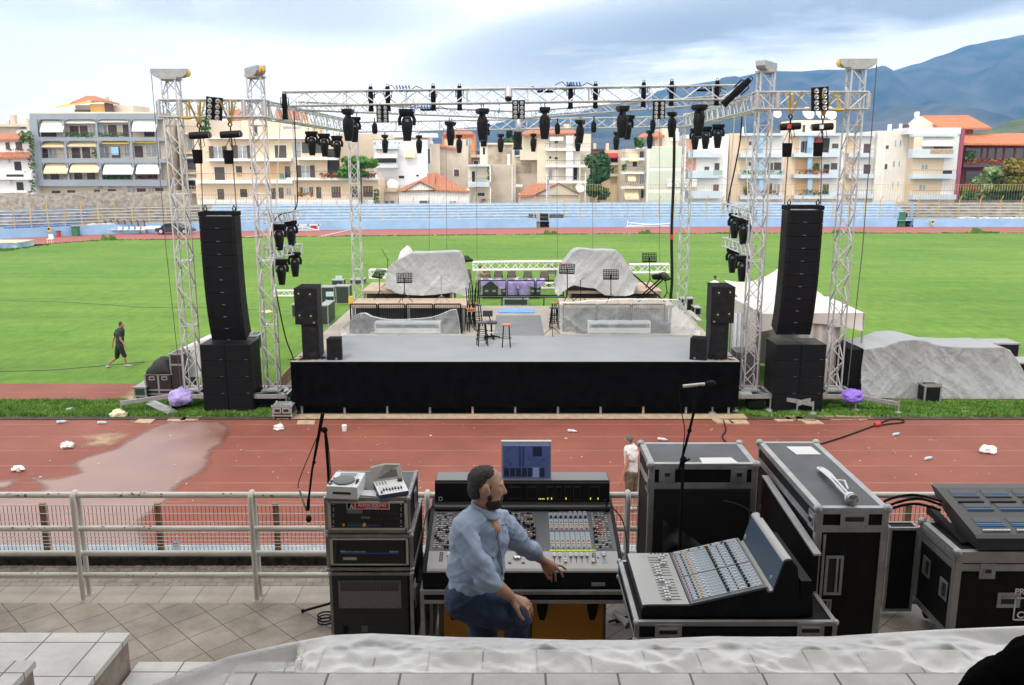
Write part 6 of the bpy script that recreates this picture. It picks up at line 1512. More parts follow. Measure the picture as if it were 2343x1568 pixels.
for r,m_ in(((380,415,612,512),awn_w),((1290,385,1535,505),awn_w),((418,838,655,922),awn_c),((676,832,966,912),awn_c),((1003,825,1302,930),awn_w),((1330,818,1566,926),awn_w)):b.awning(r,1.1,m_,fy+.6)
for r,m_ in(((640,405,940,425),awn_w),((965,395,1265,415),awn_w),((405,640,630,662),awn_c),((660,632,950,655),awn_c),((985,618,1285,628),yellow),((1312,608,1555,618),yellow)):b.awning(r,.5,m_,fy+.7)
b.plants((645,530,940,575),plant,fy+.2,110,.18);b.plants((975,530,1270,572),plant,fy+.2,80,.18);b.plants((1005,940,1290,995),plant,fy+.3,80);b.plants((1340,940,1560,990),flower,fy+.3,50);b.plants((910,690,960,780),plant,fy+.3,40);b.plants((740,1160,1250,1212),flower,-1.0,170,.17);b.plants((445,1140,560,1210),flower,-1.0,60,.17);b.plants((1500,1130,1630,1180),plant,-1.0,40)
b.bx('laundry',(1100,670,1170,750),fy+.1,fy+.15,skyw);b.balc((440,1205,1640,1225),1.2,conc,1165)
for x in(945,1045,1232):b.bx('air_conditioner',(x-25,1045,x+25,1078),-.6,0,lilac)
b.bx('parapet',(330,325,1570,372),-.2,6,cream);pt=b.bx('penthouse',(575,235,1170,340),5,11,beige);b.bx('penthouse_front',(740,225,900,315),4.6,5.2,mat('ochre',(.70,.46,.16),.8));b.bx('penthouse_glazing',(580,282,735,325),4.6,5.2,glass_dk)
b.bx('brown_screen',(900,215,985,315),4.2,4.4,shut);b.roof(((690,235),(1000,210)),((850,165),(930,165)),3.6,8,rooft);b.roof(((1000,210),(1180,240)),((930,165),(935,165)),3.6,8,rooft,'side_roof');b.roof(((545,272),(900,215)),((680,238),(860,205)),3.4,5,mat('ochre',(0,0,0)),'yellow_eave');b.chimney((852,140,866,205),conc,6)
b=Bld('narrow salmon wall standing behind the outer left tower',0,134,(1650,400,1800,1240),salmon)
b=Bld('beige apartment block with scalloped awnings between the salmon wall and the peach block',0,132,(1775,400,2100,1240),beige)
for y in(525,720,920,1110):b.balc((1790,y,2040,y+22),1.2,cream,y-60)
for r in((1820,745,2010,772),(1830,945,2010,985)):b.awning(r,1.0,awn_w)
b.win((1850,550,1960,700,'g'),(1850,790,1960,900,'d'),(1840,1000,2000,1090,'d'))
b=Bld('long peach apartment block with white balcony slabs and brown shutters',1,124,(110,575,1405,1262),peach,12)
b.bx('ground_floor_wall',(110,985,1910,1262),-.02,11,peach);b.bx('top_floor',(510,400,1210,590),2.5,11,peach);b.bx('top_floor_left',(60,408,520,590),3,11,beige)
b.win((236,663,412,792,'h'),(472,655,660,785,'h'),(886,654,1000,778,'k'),(1056,618,1145,778,'g'),(1150,618,1390,735,'d'),(292,870,390,1002,'k'),(502,860,562,925,'k'),(635,862,662,895,'d'),(980,855,1042,985,'d'),(1100,852,1280,978,'h'))
b.win((320,1085,386,1200,'k'),(540,1082,618,1170,'o'),(832,1078,898,1185,'k'),(925,1073,972,1180,'k'),(995,1072,1048,1145,'g'),(1130,1068,1262,1140,'h'),(1296,1064,1344,1178,'k'),(1446,1062,1538,1172,'s'),(1632,1060,1722,1168,'s'),(1758,1056,1855,1165,'s'))
for r,rl_ in(((205,785,690,812),720),((690,782,1045,812),None),((1095,775,1500,800),715),((105,1000,1060,1032),935),((1000,975,1905,1000),912),((130,1195,1870,1238),1145)):b.balc(r,1.3,white_w,rl_)
b.bx('roof_slab',(200,572,1330,592),-1.0,8,white_w);b.bx('coral_panel',(1050,300,1140,545),3.5,4.5,salmon);b.win((918,455,1110,492,'g'),(630,450,670,560,'d'),off=2.5);b.bx('orange_post',(720,450,750,545),2.3,2.5,orange_w)
b.roof(((440,400),(690,392)),((480,300),(640,290)),3,8,rooft);b.roof(((890,395),(1130,395)),((905,300),(1120,300)),3,8,rooft,'right_roof')
b.plants((1330,930,1900,975),flower,-1.2,200,.2);b.plants((1115,1120,1265,1160),flower,-1.2,60);b.plants((150,400,240,510),plant,1,90,.3);b.plants((1860,1090,1920,1230),plant,-1.0,90,.2);b.bx('dark_gap',(1395,690,1520,980),.5,.6,dark_in);b.bx('laundry',(510,925,560,965),-.9,-.8,salmon);b.bx('green_chair',(935,935,975,985),-1.0,-.8,mat('teal',(.05,.3,.28),.5));b.bx('ochre_wall',(800,825,1045,985),-.03,0,wmat('deep_peach',(.62,.40,.23)))
b=Bld('tall blank beige wall behind the rear left tower',1,138,(1500,540,1890,1000),beige)
b=Bld('white apartment block with pale blue balconies and a small cream awning',2,132,(40,600,570,1240),lilac);b.bx('upper_floor',(40,540,560,655),1.5,9,beige)
for y in(655,842):b.balc((38,y,270,y+36),1.3,paleb,y-55)
b.win((60,775,262,832,'o'),(344,762,418,788,'d'),(278,952,340,986,'d'),(450,942,484,966,'d'));b.awning((45,695,265,768),1.0,awn_w);b.awning((330,705,442,765),.8,awn_c);b.bx('white_canopy',(220,535,660,575),.5,2,white_w);b.plants((40,600,560,645),plant,.3,70,.25);b.dish(220,1045,.9);b.bx('grey_shed',(80,1080,275,1240),-2,0,cream);b.bx('shed_roof',(75,1075,278,1115),-2.4,0,beige);b.win((140,1200,185,1235,'d'),(195,1198,240,1233,'d'),off=-2.05);b.win((565,690,590,835,'k'),off=.6)
b=Bld('tall beige block with a blank side wall and grid window behind the red roofed house',2,136,(585,660,970,1240),conc);b.bx('left_return',(585,640,690,1240),-1,0,cream);b.win((828,893,878,958,'k'));b.roof(((610,650),(870,690)),((690,640),(850,680)),-.6,0,rooft,'roof_edge',.2)
b=Bld('orange rendered block rising behind the beige blocks',2,150,(710,540,1030,760),orange_w);b.roof(((700,545),(1030,540)),((790,490),(960,490)),-.6,5,rooft);b.bx('beige_part',(735,595,945,780),-.8,0,cream);b.win((948,590,998,655,'g'));b.balc((875,748,1085,775),1.2,cream,712);b.bx('orange_band',(875,775,1085,840),-.5,0,orange_w);b.win((1020,805,1070,845,'d'),(920,795,960,838,'g'),off=-.5)
b=Bld('cream corner block with pale blue balconies right of the red roofed house',2,128,(965,850,1190,1240),cream)
b.bx('roof_slab',(962,845,1192,864),-1.6,6,paleb);b.balc((968,1020,1190,1066),1.6,paleb,980);b.win((1000,908,1040,1018,'d'),(1058,1120,1135,1160,'d'));b.bx('white_post',(1180,862,1192,1240),-1.6,-1.4,white_w);b.bx('blue_tub',(1070,998,1120,1020),-1.4,-1.2,skyw);b.plants((1160,868,1182,1000),plant,-1.3,70,.15);b.plants((1080,1185,1190,1225),flower,-1.2,60)
b=Bld('cream tower with a rough stone patched side wall',2,134,(1085,645,1425,1240),cream);b.bx('stone_patch',(1160,650,1400,840),-.06,0,mat('rough_render',(.40,.34,.27),.9,var=.3,vscale=.8));b.win((1108,672,1140,750,'d'));b.bx('roof_slab',(1080,630,1420,648),-.4,6,cream);b.plants((1300,590,1425,625),plant,.5,60,.3)
b=Bld('plain concrete coloured block with a white flue in front of the stone patched tower',2,130,(1190,850,1440,1240),conc);b.chimney((1355,740,1382,850),white_w,.3);b.bx('white_pipe',(1398,870,1408,1215),-.3,0,white_w)
b=Bld('weathered beige wall with a roof terrace right of the concrete block',2,133,(1420,760,1660,1240),beige);b.bx('dark_patch',(1435,830,1595,930),-.05,0,mat('rough_render',(0,0,0)));b.balc((1430,752,1650,766),.5,cream,708);b.bx('water_tank',(1440,1040,1505,1066),-3,-2.4,white_w)
b=Bld('cream apartment block with stacked balconies and a red roof',2,131,(1650,540,2010,1240),cream);b.bx('left_wing',(1480,550,1740,800),.5,9,cream);b.bx('right_wing',(1990,540,2180,1240),.6,9,cream)
for y in(682,846,1005):b.balc((1732,y,2180,y+26),1.2,white_w,y-42)
b.win((1760,590,1790,680,'g'),(1818,600,1858,640,'d'),(1765,760,1795,790,'d'),(1818,768,1858,798,'d'),(1760,890,1800,1000,'g'),(1818,890,1858,1000,'w'),(2005,720,2080,845,'w'),(2005,870,2050,1000,'d'));b.bx('white_pillar',(1935,560,2005,1010),-1.0,-.6,white_w);b.awning((1775,548,1910,598),1.0,awn_w)
b.roof(((1490,545),(2060,530)),((1560,480),(1960,470)),-.8,6,rooft);b.chimney((1930,432,1985,500),cream,4);b.bx('white_post',(2065,870,2075,1215),-1.3,-1.1,white_w);b.dish(2070,1080,.7,-1.4)
b=Bld('white low house with a big red tiled hip roof behind the blue stand',2,122,(285,1100,975,1240),white_w,9,'house','house')
b.roof(((255,1100),(640,1090)),((500,990),(640,925)),-.4,3,rooft,'roof');b.roof(((560,1090),(985,1108)),((560,935),(660,925)),-.4,4,rooft,'front_roof');
P=[at(*px(2,x,y),121.5)for x,y in((345,1100),(490,1022),(640,1095))];MB().prism(P,(0,.6,0)).build('gable',white_w,b.t)
b.bx('wood_fascia',(285,1095,345,1105),-.5,0,wood);b.win((484,1198,585,1238,'d'),(780,1200,850,1238,'g'))
P=[at(*px(2,x,y),121.3)for x,y in((335,1105),(490,1012),(645,1088),(645,1098),(490,1024),(335,1114))];MB().prism(P,(0,.7,0)).build('verge',shut,b.t)
b=Bld('low beige house with a gable and red roof right of the concrete block',2,122,(1470,1145,2060,1240),beige,8,'house','house')
b.roof(((1455,1150),(1640,1140)),((1600,1030),(1865,1030)),-.4,3,rooft);P=[at(*px(2,x,y),121.6)for x,y in((1640,1145),(1865,1035),(2060,1140))];MB().prism(P,(0,.6,0)).build('gable',beige,b.t);P=[at(*px(2,x,y),121.4)for x,y in((1630,1140),(1865,1026),(2075,1135),(2070,1142),(1865,1036),(1636,1150))];MB().prism(P,(0,.7,0)).build('verge',shut,b.t)
b=Bld('ochre block with a dark red awning behind the round tree',3,138,(275,700,665,1240),wmat('ochre',(.66,.52,.33)))
b.awning((320,738,670,770),1.2,awn_r);b.balc((520,830,665,850),1.0,cream);b.balc((530,940,660,962),1.0,cream,908);b.win((555,870,582,938,'d'),(545,775,650,825,'o'))
for x in(270,325,395,522):b.chimney((x,630,x+28,705),cream,3)
b.bx('roof_slab',(270,690,490,712),-.8,6,shut)
b=Bld('block with sloping cream awnings on cluttered balconies left of the pale green wall',3,128,(690,690,890,1240),cream,10)
for y in(780,915,1060):b.balc((655,y,880,y+24),1.5,white_w,y-50)
for r in((730,730,830,800),(720,915,800,1000),(690,1090,830,1180)):b.awning(r,1.3,awn_c,-.4)
b.win((830,710,878,780,'d'),(760,810,810,870,'o'),(835,920,878,1040,'g'),(840,1080,880,1180,'o'));b.plants((660,840,700,900),plant,-1.5,50,.2)
b=Bld('pale green blank gable wall with white bands and a Greek banner',3,126,(905,665,1285,1240),white_w,12)
for r in((925,668,1245,872),(920,905,1250,1080),(918,1120,1245,1240)):b.bx('green_panel',r,-.06,0,greenw)
b.bx('penthouse',(1080,480,1240,668),2,9,cream);b.bx('penthouse_side',(1160,520,1245,610),1.6,2,white_w);b.roof(((810,575),(1080,560)),((860,535),(1060,510)),1,5,rooft);b.chimney((1000,505,1035,660),salmon,1.5);b.plants((790,590,870,670),plant,1,90,.3)
bn=thing('banner','white cloth banner with blue Greek letters on the pale green wall','banner',tuple(at(1596,418,125.6)))
pa,pb=at(*px(3,1103,1064),125.7),at(*px(3,1398,990),125.7);MB().box(pa.x,pb.x,125.66,125.72,pa.z,pb.z).build('cloth',white_w,bn)
ink=mat('blue_grey_ink',(.22,.24,.36),.8);ink2=mat('navy_ink',(.10,.11,.30),.8);hh=pb.z-pa.z;cx=(pa.x+pb.x)/2
text_mesh('Σ.Φ.ΠΑΣ ΓΙΑΝΝΙΝΑ',hh*.43,ink,'lettering',bn,(cx,125.655,pa.z+hh*.56),(1,0,0),(0,0,1),.004,'CENTER');text_mesh('"ΟΙ ΤΑΥΡΟΙ"',hh*.42,ink2,'lettering',bn,(cx,125.655,pa.z+hh*.13),(1,0,0),(0,0,1),.004,'CENTER',.006)
b=Bld('white and coral apartment block with pale blue balcony fronts',3,127,(1285,550,1700,1240),white_w,12)
for y0,y1 in((708,775),(905,978),(1108,1180)):b.balc((1318,y0,1650,y1),1.3,paleb)
for y in(600,785):b.bx('coral_panel',(1290,y,1390,y+(100 if y==600 else 120)),-.06,0,coral)
b.bx('salmon_panel',(1330,1065,1395,1100),-.06,0,peach);b.win((1470,862,1525,902,'d'),(1570,826,1625,942,'d'),(1560,1040,1615,1145,'s'),(1480,590,1530,640,'g'))
b.bx('ornate_rail',(1565,698,1660,745),-1.34,-1.3,white_w);b.bx('glass_rail',(1562,900,1652,945),-1.34,-1.3,glassrail)
def z4(x,y):return((2600+x/3.347-2100)*2.6137,(450+y/3.347-300)*2.6137)
def R4(x0,y0,x1,y1):a=z4(x0,y0);c=z4(x1,y1);return(a[0],a[1],c[0],c[1])
b=Bld('peach and white apartment block with sky blue columns and a rooftop room with dishes',3,129,R4(520,185,1985,1060),peach,12)
b.bx('white_bay',R4(760,215,1215,1040),-.05,0,white_w);b.bx('white_bay',R4(1390,215,1960,1040),-.05,0,white_w);b.bx('roof_slab',R4(680,182,1240,214),-1.4,5,paleb);b.bx('roof_slab',R4(1350,180,1965,216),-1.4,5,paleb)
for y in(440,705,970):
 b.balc(R4(670,y,1225,y+50),1.5,paleb,z4(0,y-55)[1],glassrail if y==705 else None);b.balc(R4(1350,y,1950,y+45),1.5,paleb,z4(0,y-60)[1]);b.bx('balcony_wall',R4(1790,y-60,1950,y),-1.5,-1.3,paleb)
for xa,xb in((905,955),(1520,1575)):
 for y0,y1 in((216,440),(490,705),(755,970)):b.bx('blue_column',R4(xa,y0,xb,y1),-1.2,-.9,skyw)
b.bx('salmon_wall',R4(1370,495,1680,705),-.08,0,wmat('deep_peach',(0,0,0)));b.bx('salmon_wall',R4(1365,760,1670,970),-.08,0,wmat('deep_peach',(0,0,0)));b.bx('red_panel',R4(1600,235,1700,440),-.1,0,mat('brick_red',(.36,.07,.07),.8))
Wn=lambda*q:tuple(R4(*q[:4]))+(q[4],)
b.win(Wn(775,285,815,340,'d'),Wn(770,545,810,600,'d'),Wn(1010,555,1085,700,'d'),Wn(1095,555,1185,700,'s'),Wn(1000,815,1075,960,'d'),Wn(1085,820,1170,960,'g'),Wn(1430,280,1485,430,'d'),Wn(1490,280,1530,430,'s'),Wn(1700,240,1800,430,'o'),Wn(1825,310,1915,378,'d'),Wn(1715,570,1800,690,'o'),Wn(1810,555,1900,660,'d'),Wn(1705,820,1790,960,'d'),off=-.05)
for r,m_ in((R4(670,655,1180,700),plant),(R4(1410,640,1780,700),flower),(R4(690,910,1150,960),flower),(R4(1420,900,1770,965),plant),(R4(710,800,780,960),plant),(R4(1590,570,1660,650),plant)):b.plants(r,m_,-1.4,90,.18)
b.bx('rooftop_room',R4(1390,10,1940,180),2,8,cream);b.win(Wn(1505,65,1550,170,'d'),off=2);b.chimney(R4(1088,75,1112,180),salmon);b.chimney(R4(745,95,758,180),white_w)
for x in(1300,1430,1560,1690):pass
for x,r in((2935,.8),(3055,1.0),(3105,1.0),(3137,1.1)):b.dish((x-3137)*2.6137+z4(0,0)[0]*0+(3137-2100)*2.6137,(430-300)*2.6137,r,3)
def z5(x,y):return((3200+x/1.9598-2100)*2.6137,(100+y/1.9598-300)*2.6137)
def R5(x0,y0,x1,y1):a=z5(x0,y0);c=z5(x1,y1);return(a[0],a[1],c[0],c[1])
W5=lambda*q:tuple(R5(*q[:4]))+(q[4],)
b=Bld('peach flat roofed block right of the outer right tower with grey balconies',3,131,R5(-70,800,225,1300),peach);b.bx('white_bay',R5(70,815,215,1300),-.05,0,white_w);b.bx('roof_slab',R5(-10,790,215,815),-1,5,paleb)
for y in(940,1095,1245):b.balc(R5(20,y,205,y+32),1.3,paleb,z5(0,y-30)[1])
for y in(872,1025):b.win(W5(130,y,180,y+70,'s'),off=-.05)
b=Bld('weathered white blank block with rows of tiny windows',3,130,R5(215,775,460,1300),wmat('stained_white',(.72,.70,.66),.12));b.bx('side_strip',R5(440,770,500,1300),-.03,0,cream)
b.win(W5(290,880,318,912,'d'),W5(358,842,372,890,'g'),W5(395,842,410,890,'g'),W5(282,1018,308,1062,'d'),W5(346,998,362,1045,'g'),W5(386,998,400,1045,'g'),W5(340,1148,352,1195,'g'),W5(378,1148,390,1195,'g'));b.chimney(R5(366,722,380,775),white_w);b.chimney(R5(452,718,460,770),white_w)
b=Bld('cream apartment block with pale blue balconies and a white side wall',3,128,R5(490,790,830,1290),wmat('light_peach',(.70,.58,.44)));b.bx('white_wall',R5(720,800,850,1290),-.06,0,white_w);b.bx('parapet',R5(460,752,850,800),-.3,5,lilac);b.bx('maroon_edge',R5(828,760,856,1290),-.3,6,mat('plum',(.30,.08,.13),.8))
for y0,y1 in((910,975),(1095,1130),(1248,1285)):b.balc(R5(490,y0,815,y1),1.4,paleb,None if y0==910 else z5(0,y0-28)[1])
b.bx('lattice_rail',R5(625,912,795,945),-1.45,-1.4,mat('lattice',(.42,.31,.2),.8,var=.4,vscale=4));b.awning(R5(568,822,815,880),1.0,awn_w,-.4);b.bx('side_blind',R5(500,820,565,950),-1.3,-1.2,cream);b.win(W5(555,1022,607,1065,'g'),W5(540,1170,590,1220,'g'),W5(650,882,790,908,'s'));b.bx('roof_slab',R5(497,796,828,818),-1.3,0,paleb);b.bx('awning_box',R5(720,1070,785,1100),-1.2,-1,dark_in)
b=Bld('maroon block with bright red tiled roofs behind the trees at right',3,130,R5(855,860,1420,1300),maroon,14)
b.roof((z5(848,868),z5(1420,872)),(z5(880,800),z5(1420,790)),-1.6,3,roofn);b.bx('upper_floor',R5(860,755,1020,800),3,9,mat('brown_wall',(.2,.08,.06),.8));b.roof((z5(700,752),z5(1080,752)),(z5(560,662),z5(905,660)),2,7,roofn,'upper_roof');P=[at(*px(3,*z5(x,y)),134)for x,y in((450,768),(560,668),(700,755))];MB().prism(P,(0,2,0)).build('gable',cream,b.t);b.bx('attic_window',R5(495,720,550,755),3.6,4,shut);b.chimney(R5(662,615,684,655),white_w,6)
for y in(905,1075):b.bx('glazing',R5(885,y,1310,y+85),-.1,0,glass_dk);
for x in(1000,1045,1105,1165,1245):b.bx('post',R5(x,905,x+12,985),-.2,-.1,maroon)
b.balc(R5(870,1010,1310,1045),1.6,shut);b.plants(R5(880,985,1310,1012),flower,-1.6,130,.2);b.plants(R5(885,920,960,990),plant,-1.0,60,.25);b.balc(R5(860,1185,1000,1205),1.6,mat('brown_wall',(0,0,0)));b.plants(R5(865,1160,1000,1185),flower,-1.6,50,.2)
for u,vt,lab,hd in((1250,398,'white flag pole behind the stand with a limp flag',1),(1338,395,'plain white flag pole behind the stand',0),(1663,412,'thin double headed street lamp in front of the coral block',2),(2013,300,'tall thin lamp post at right behind the stand',0)):
 p=at(u,465,118);q=at(u,vt,118);t=thing('flag_pole' if hd<2 else 'street_lamp',lab,'pole',(p.x,118,0));MB().bar((p.x,118,0),(p.x,118,q.z),.07 if hd<2 else .05,6).build('pole',white_w if hd<2 else steel,t)
 if hd==1:MB().grid(lambda s,t_:(p.x+.35*s+.1*sin(5*t_),118+.2*sin(s*6),q.z-.3-2.2*t_-.8*s),6,8).build('flag',mat('flag_cloth',(.25,.38,.62),.8,col2=(.75,.75,.78),vscale=1.5),t)
 if hd==2:MB().bar((p.x,118,q.z),(p.x-1.0,118,q.z+.35),.04,5).box(p.x-1.3,p.x-.8,117.9,118.1,q.z+.3,q.z+.42).box(p.x-.2,p.x+.2,117.9,118.1,q.z,q.z+.12).build('lamp_heads',steel,t)
leafs={}
def tree(label,u,vt,vb,wpx,Y,c1,c2,n,seed,name='tree',lobes=9,leaf=.3,group=None):
 rnd=random.Random(seed);top,bot=at(u,vt,Y),at(u,vb,Y);H=top.z-bot.z;Rr=wpx/F*Y*.5
 t=thing(name,label,'tree',(bot.x,Y,0),0,group)
 ck=((c1,c2))
 if ck not in leafs:leafs[ck]=mat('leaves_%d'%len(leafs),c1,.75,col2=c2,vscale=.8,spec=.25)
 m=leafs[ck]
 L_=[]
 for k in range(lobes):
  a=rnd.uniform(0,6.28);f=rnd.uniform(.12,.9);rr=Rr*(.62-.35*abs(f-.45))*rnd.uniform(.3,1.1);L_.append((V((bot.x+cos(a)*rr*1.15,Y+sin(a)*rr*.8,bot.z+H*f)),Rr*rnd.uniform(.34,.56),H*rnd.uniform(.11,.2)))
 tr=MB().tube([(bot.x,Y,0),(bot.x+.1,Y,bot.z),(bot.x-.1,Y,bot.z+H*.5)],[.3,.24,.12],7)
 for c,r,h in L_:tr.bar((bot.x,Y,bot.z+H*.2),c,.09,5,.03)
 tr.build('trunk',mat('bark',(.10,.075,.055),.9,var=.3),t)
 g=MB()
 for i in range(n):
  c,r,h=L_[i%lobes];d=V((rnd.gauss(0,1),rnd.gauss(0,1),rnd.gauss(0,1)));d.normalize();q=rnd.uniform(.55,1.08);p=c+V((d.x*r*q,d.y*r*q,d.z*h*q))
  a=V((rnd.uniform(-1,1),rnd.uniform(-1,1),rnd.uniform(-.7,.7)));b_=a.cross(d+V((rnd.uniform(-.5,.5),)*3));a=a.normalized()*leaf*rnd.uniform(.5,1.2);b_=(b_.normalized()if b_.length>0 else V((0,0,1)))*leaf*rnd.uniform(.3,.7)
  g.quad(p-a,p+b_,p+a,p-b_)
 g.build('crown',m,t);return t
tree('dense dark green tree in front of the ochre block left of the pale green wall',1366,352,458,66,121,(.025,.075,.03),(.06,.14,.06),5200,2,lobes=16,leaf=.32)
tree('roof garden bush with broad leaves right of the peach block',822,358,408,88,122,(.04,.14,.02),(.11,.27,.05),2600,4,name='bush',lobes=9,leaf=.38)
tree('tree with orange tinted leaves at the right edge behind the stand',2318,352,462,90,119,(.06,.12,.02),(.30,.17,.04),4200,6,lobes=13,leaf=.36)
tree('pale flowering shrub left of the orange tinted tree',2262,385,462,72,118,(.05,.13,.03),(.34,.40,.22),3600,8,name='shrub',lobes=12,leaf=.32)
tree('dark low shrub under the orange tinted tree',2300,425,464,100,117,(.02,.07,.02),(.05,.12,.035),3000,9,name='shrub',lobes=10,leaf=.34)
tree('small low shrub beside the maroon block',2212,435,463,40,118,(.04,.11,.02),(.1,.2,.05),1200,10,name='shrub',lobes=7,leaf=.3)
tree('thin cypress rising behind the stone patched tower',1166,283,345,16,150,(.015,.045,.02),(.03,.07,.03),1300,12,name='cypress',lobes=9,leaf=.3)
tree('second cypress behind the rear truss',1212,288,335,12,155,(.015,.045,.02),(.03,.07,.03),900,13,name='cypress',lobes=8,leaf=.3)
tree('round shrub on the bank above the grey tiers at far left',38,462,486,30,113,(.09,.17,.03),(.16,.25,.06),1000,14,name='shrub',lobes=6,leaf=.25)
#  mixing position on the terrace
panel_g=mat('console_panel_grey',(.16,.175,.20),.5,var=.06);panel_d=mat('console_panel_dark',(.085,.093,.105),.5);palm_g=mat('console_palm_grey',(.34,.345,.34),.4,var=.05,vscale=2);knob_k=mat('dark_knob',(.02,.022,.025),.35);btn_w=mat('white_button',(.62,.64,.66),.4);btn_o=mat('orange_button',(.72,.30,.05),.4);btn_r=mat('red_button',(.38,.05,.08),.4);btn_k=mat('black_button',(.015,.015,.017),.4);strip_b=mat('blue_grey_strip',(.27,.315,.365),.5);cap_m=mat('fader_cap',(.55,.55,.58),.3);lime=mat('lime_tape',(.55,.72,.06),.6);bridge_b=mat('blue_grey_screen',(.055,.085,.125),.35);line_w=mat('white_print',(.55,.56,.58),.6);gold=mat('gold_panel',(.50,.22,.012),.5,var=.12,vscale=1.5)
PM=[panel_d,strip_b,knob_k,btn_w,btn_o,btn_r,btn_k,cap_m,alu]
class Panel:
 def __init__(s,o,ex,ey):s.o,s.x,s.y=V(o),V(ex),V(ey);s.n=s.x.cross(s.y).normalized();s.yu=s.y.normalized()
 def p(s,x,y,h=0):return s.o+s.x*x+s.y*y+s.n*h
 def pad(s,mb,k,x,y,w,h,t=.004,b=0.0):mb.mi(k).obox(s.p(x,y,b+t/2),s.x*(w/2),s.yu*(h/2),s.n*(t/2))
 def knob(s,mb,k,x,y,r=.008,h=.016):mb.mi(k).lathe([(r,0),(r*.8,h),(0,h)],s.p(x,y,.002),s.n,8,cap=False);mb.mi(3).obox(s.p(x,y,h+.002)+s.yu*r*.4,s.x*r*.12,s.yu*r*.35,s.n*.0006)
def fader(P,x,y,L,pos,par):
 g=MB();P.pad(g,6,x,y,.004,L,.001,.001);c=y+0;o=P.p(x,y,.009)+P.yu*(L*(pos-.5));g.mi(7).obox(o,P.x*.009,P.yu*.015,P.n*.008);g.mi(6).obox(o+P.n*.0085,P.x*.009,P.yu*.0015,P.n*.0006);g.build('fader',PM,par)
MX0,MX1=-.565,.715
d1=thing('mixing_desk','wide digital mixing desk with a black meter bridge behind the man in the blue shirt','mixing desk',(.07,5.7,4.72))
MB().prism([(MX0-.03,5.335,4.73),(MX0-.03,5.335,4.845),(MX0-.03,5.5,4.912),(MX0-.03,5.98,5.012),(MX0-.03,6.15,5.05),(MX0-.03,6.15,4.73)],(MX1-MX0+.06,0,0)).build('body',black_pl,d1)
MB().grid(lambda s,t:(MX0+(MX1-MX0)*s,*[(5.335,4.838),(5.338,4.856),(5.35,4.868),(5.50,4.922)][round(t*3)]),1,3).build('palm_rest',palm_g,d1)
MB().prism([(MX0,5.50,4.923),(MX0,5.965,5.022),(MX0,5.965,5.0),(MX0,5.5,4.9)],(MX1-MX0,0,0)).build('panel',panel_d,d1)
br=MB().prism([(MX0,5.96,5.015),(MX0,5.972,5.06),(MX0,6.0,5.075),(MX0,6.01,5.215),(MX0,6.03,5.23),(MX0,6.17,5.22),(MX0,6.17,5.0)],(MX1-MX0,0,0)).build('meter_bridge',mat('bridge_black',(.010,.010,.0115),.35,spec=.2),d1)
MB().box(MX0+.01,MX1-.01,6.02,6.19,5.228,5.236).build('bridge_top',mat('bridge_top_grey',(.17,.175,.18),.5,.2),d1)
MB().tube([(MX0,5.968,5.045),(MX1,5.968,5.045)],.02,10).build('roll_edge',mat('charcoal',(.06,.062,.066),.3),d1,smooth=40)
g=MB()
for x0,x1,z0,z1 in((-.03,.06,5.10,5.19),(.11,.18,5.10,5.19),(.25,.30,5.09,5.19),(.32,.36,5.09,5.19),(.385,.43,5.09,5.19),(.45,.495,5.09,5.19),(.565,.64,5.09,5.19)):
 for a,b_,c,e in((x0,x1,z0,z0+.0015),(x0,x1,z1,z1+.0015),(x0,x0+.0015,z0,z1),(x1,x1+.0015,z0,z1)):g.box(a,b_,5.998,6.003,c,e)
g.build('meter_outlines',mat('dim_print',(.06,.06,.065),.6),br)
g=MB()
for x in(.262,.29,.395,.575,.63):g.box(x-.003,x+.003,5.996,6.0,5.095,5.108)
for k in range(4):g.box(.195+k*.012,.201+k*.012,5.996,6.0,5.096,5.102)
m=mat('meter_led',(.75,.7,.05),.4,emit=1.2);g.build('meter_leds',m,br)
text_mesh('D',.045,line_w,'emblem',br,(MX0+.025,5.997,5.085),(1,0,0),(0,0,1),.001)
P1=Panel((MX0,5.50,4.9235),(1,0,0),(0,.465,.099));N_=len(PM)
for bx0,bx1 in((.02,.115),(.12,.155),(.43,.72),(.83,1.13),(1.135,1.255)):
 g=MB();P1.pad(g,1,(bx0+bx1)/2,.5,bx1-bx0,.44,.0012);g.build('panel_inlay',PM,d1)
for k in range(8):
 x=.845+.0355*k;g=MB()
 for y0,y1 in((.04,.44),(.5,.94)):
  P1.pad(g,1,x,(y0+y1)/2,.031,(y1-y0)*.475,.003)
 P1.knob(g,2,x,.80,.011,.02)
 for yb in(.06,.52):P1.pad(g,5 if(k+int(yb*10))%3 else 6,x,yb,.018,.007,.005,.003);P1.pad(g,3,x,yb+.055,.02,.008,.005,.003);P1.pad(g,4,x,yb+.1,.018,.012,.007,.003);P1.pad(g,6,x,yb+.16,.014,.004,.004,.003)
 for yb in(.27,.33,.39):P1.pad(g,3,x,yb,.01,.004,.004,.003)
 P1.pad(g,5 if k in(2,3)else 6 if k<2 else 3,x,.95,.016,.006,.005,.003);P1.pad(g,3,x,.91,.012,.005,.005,.003)
 g.build('channel_strip',PM,d1)
rnd=random.Random(3)
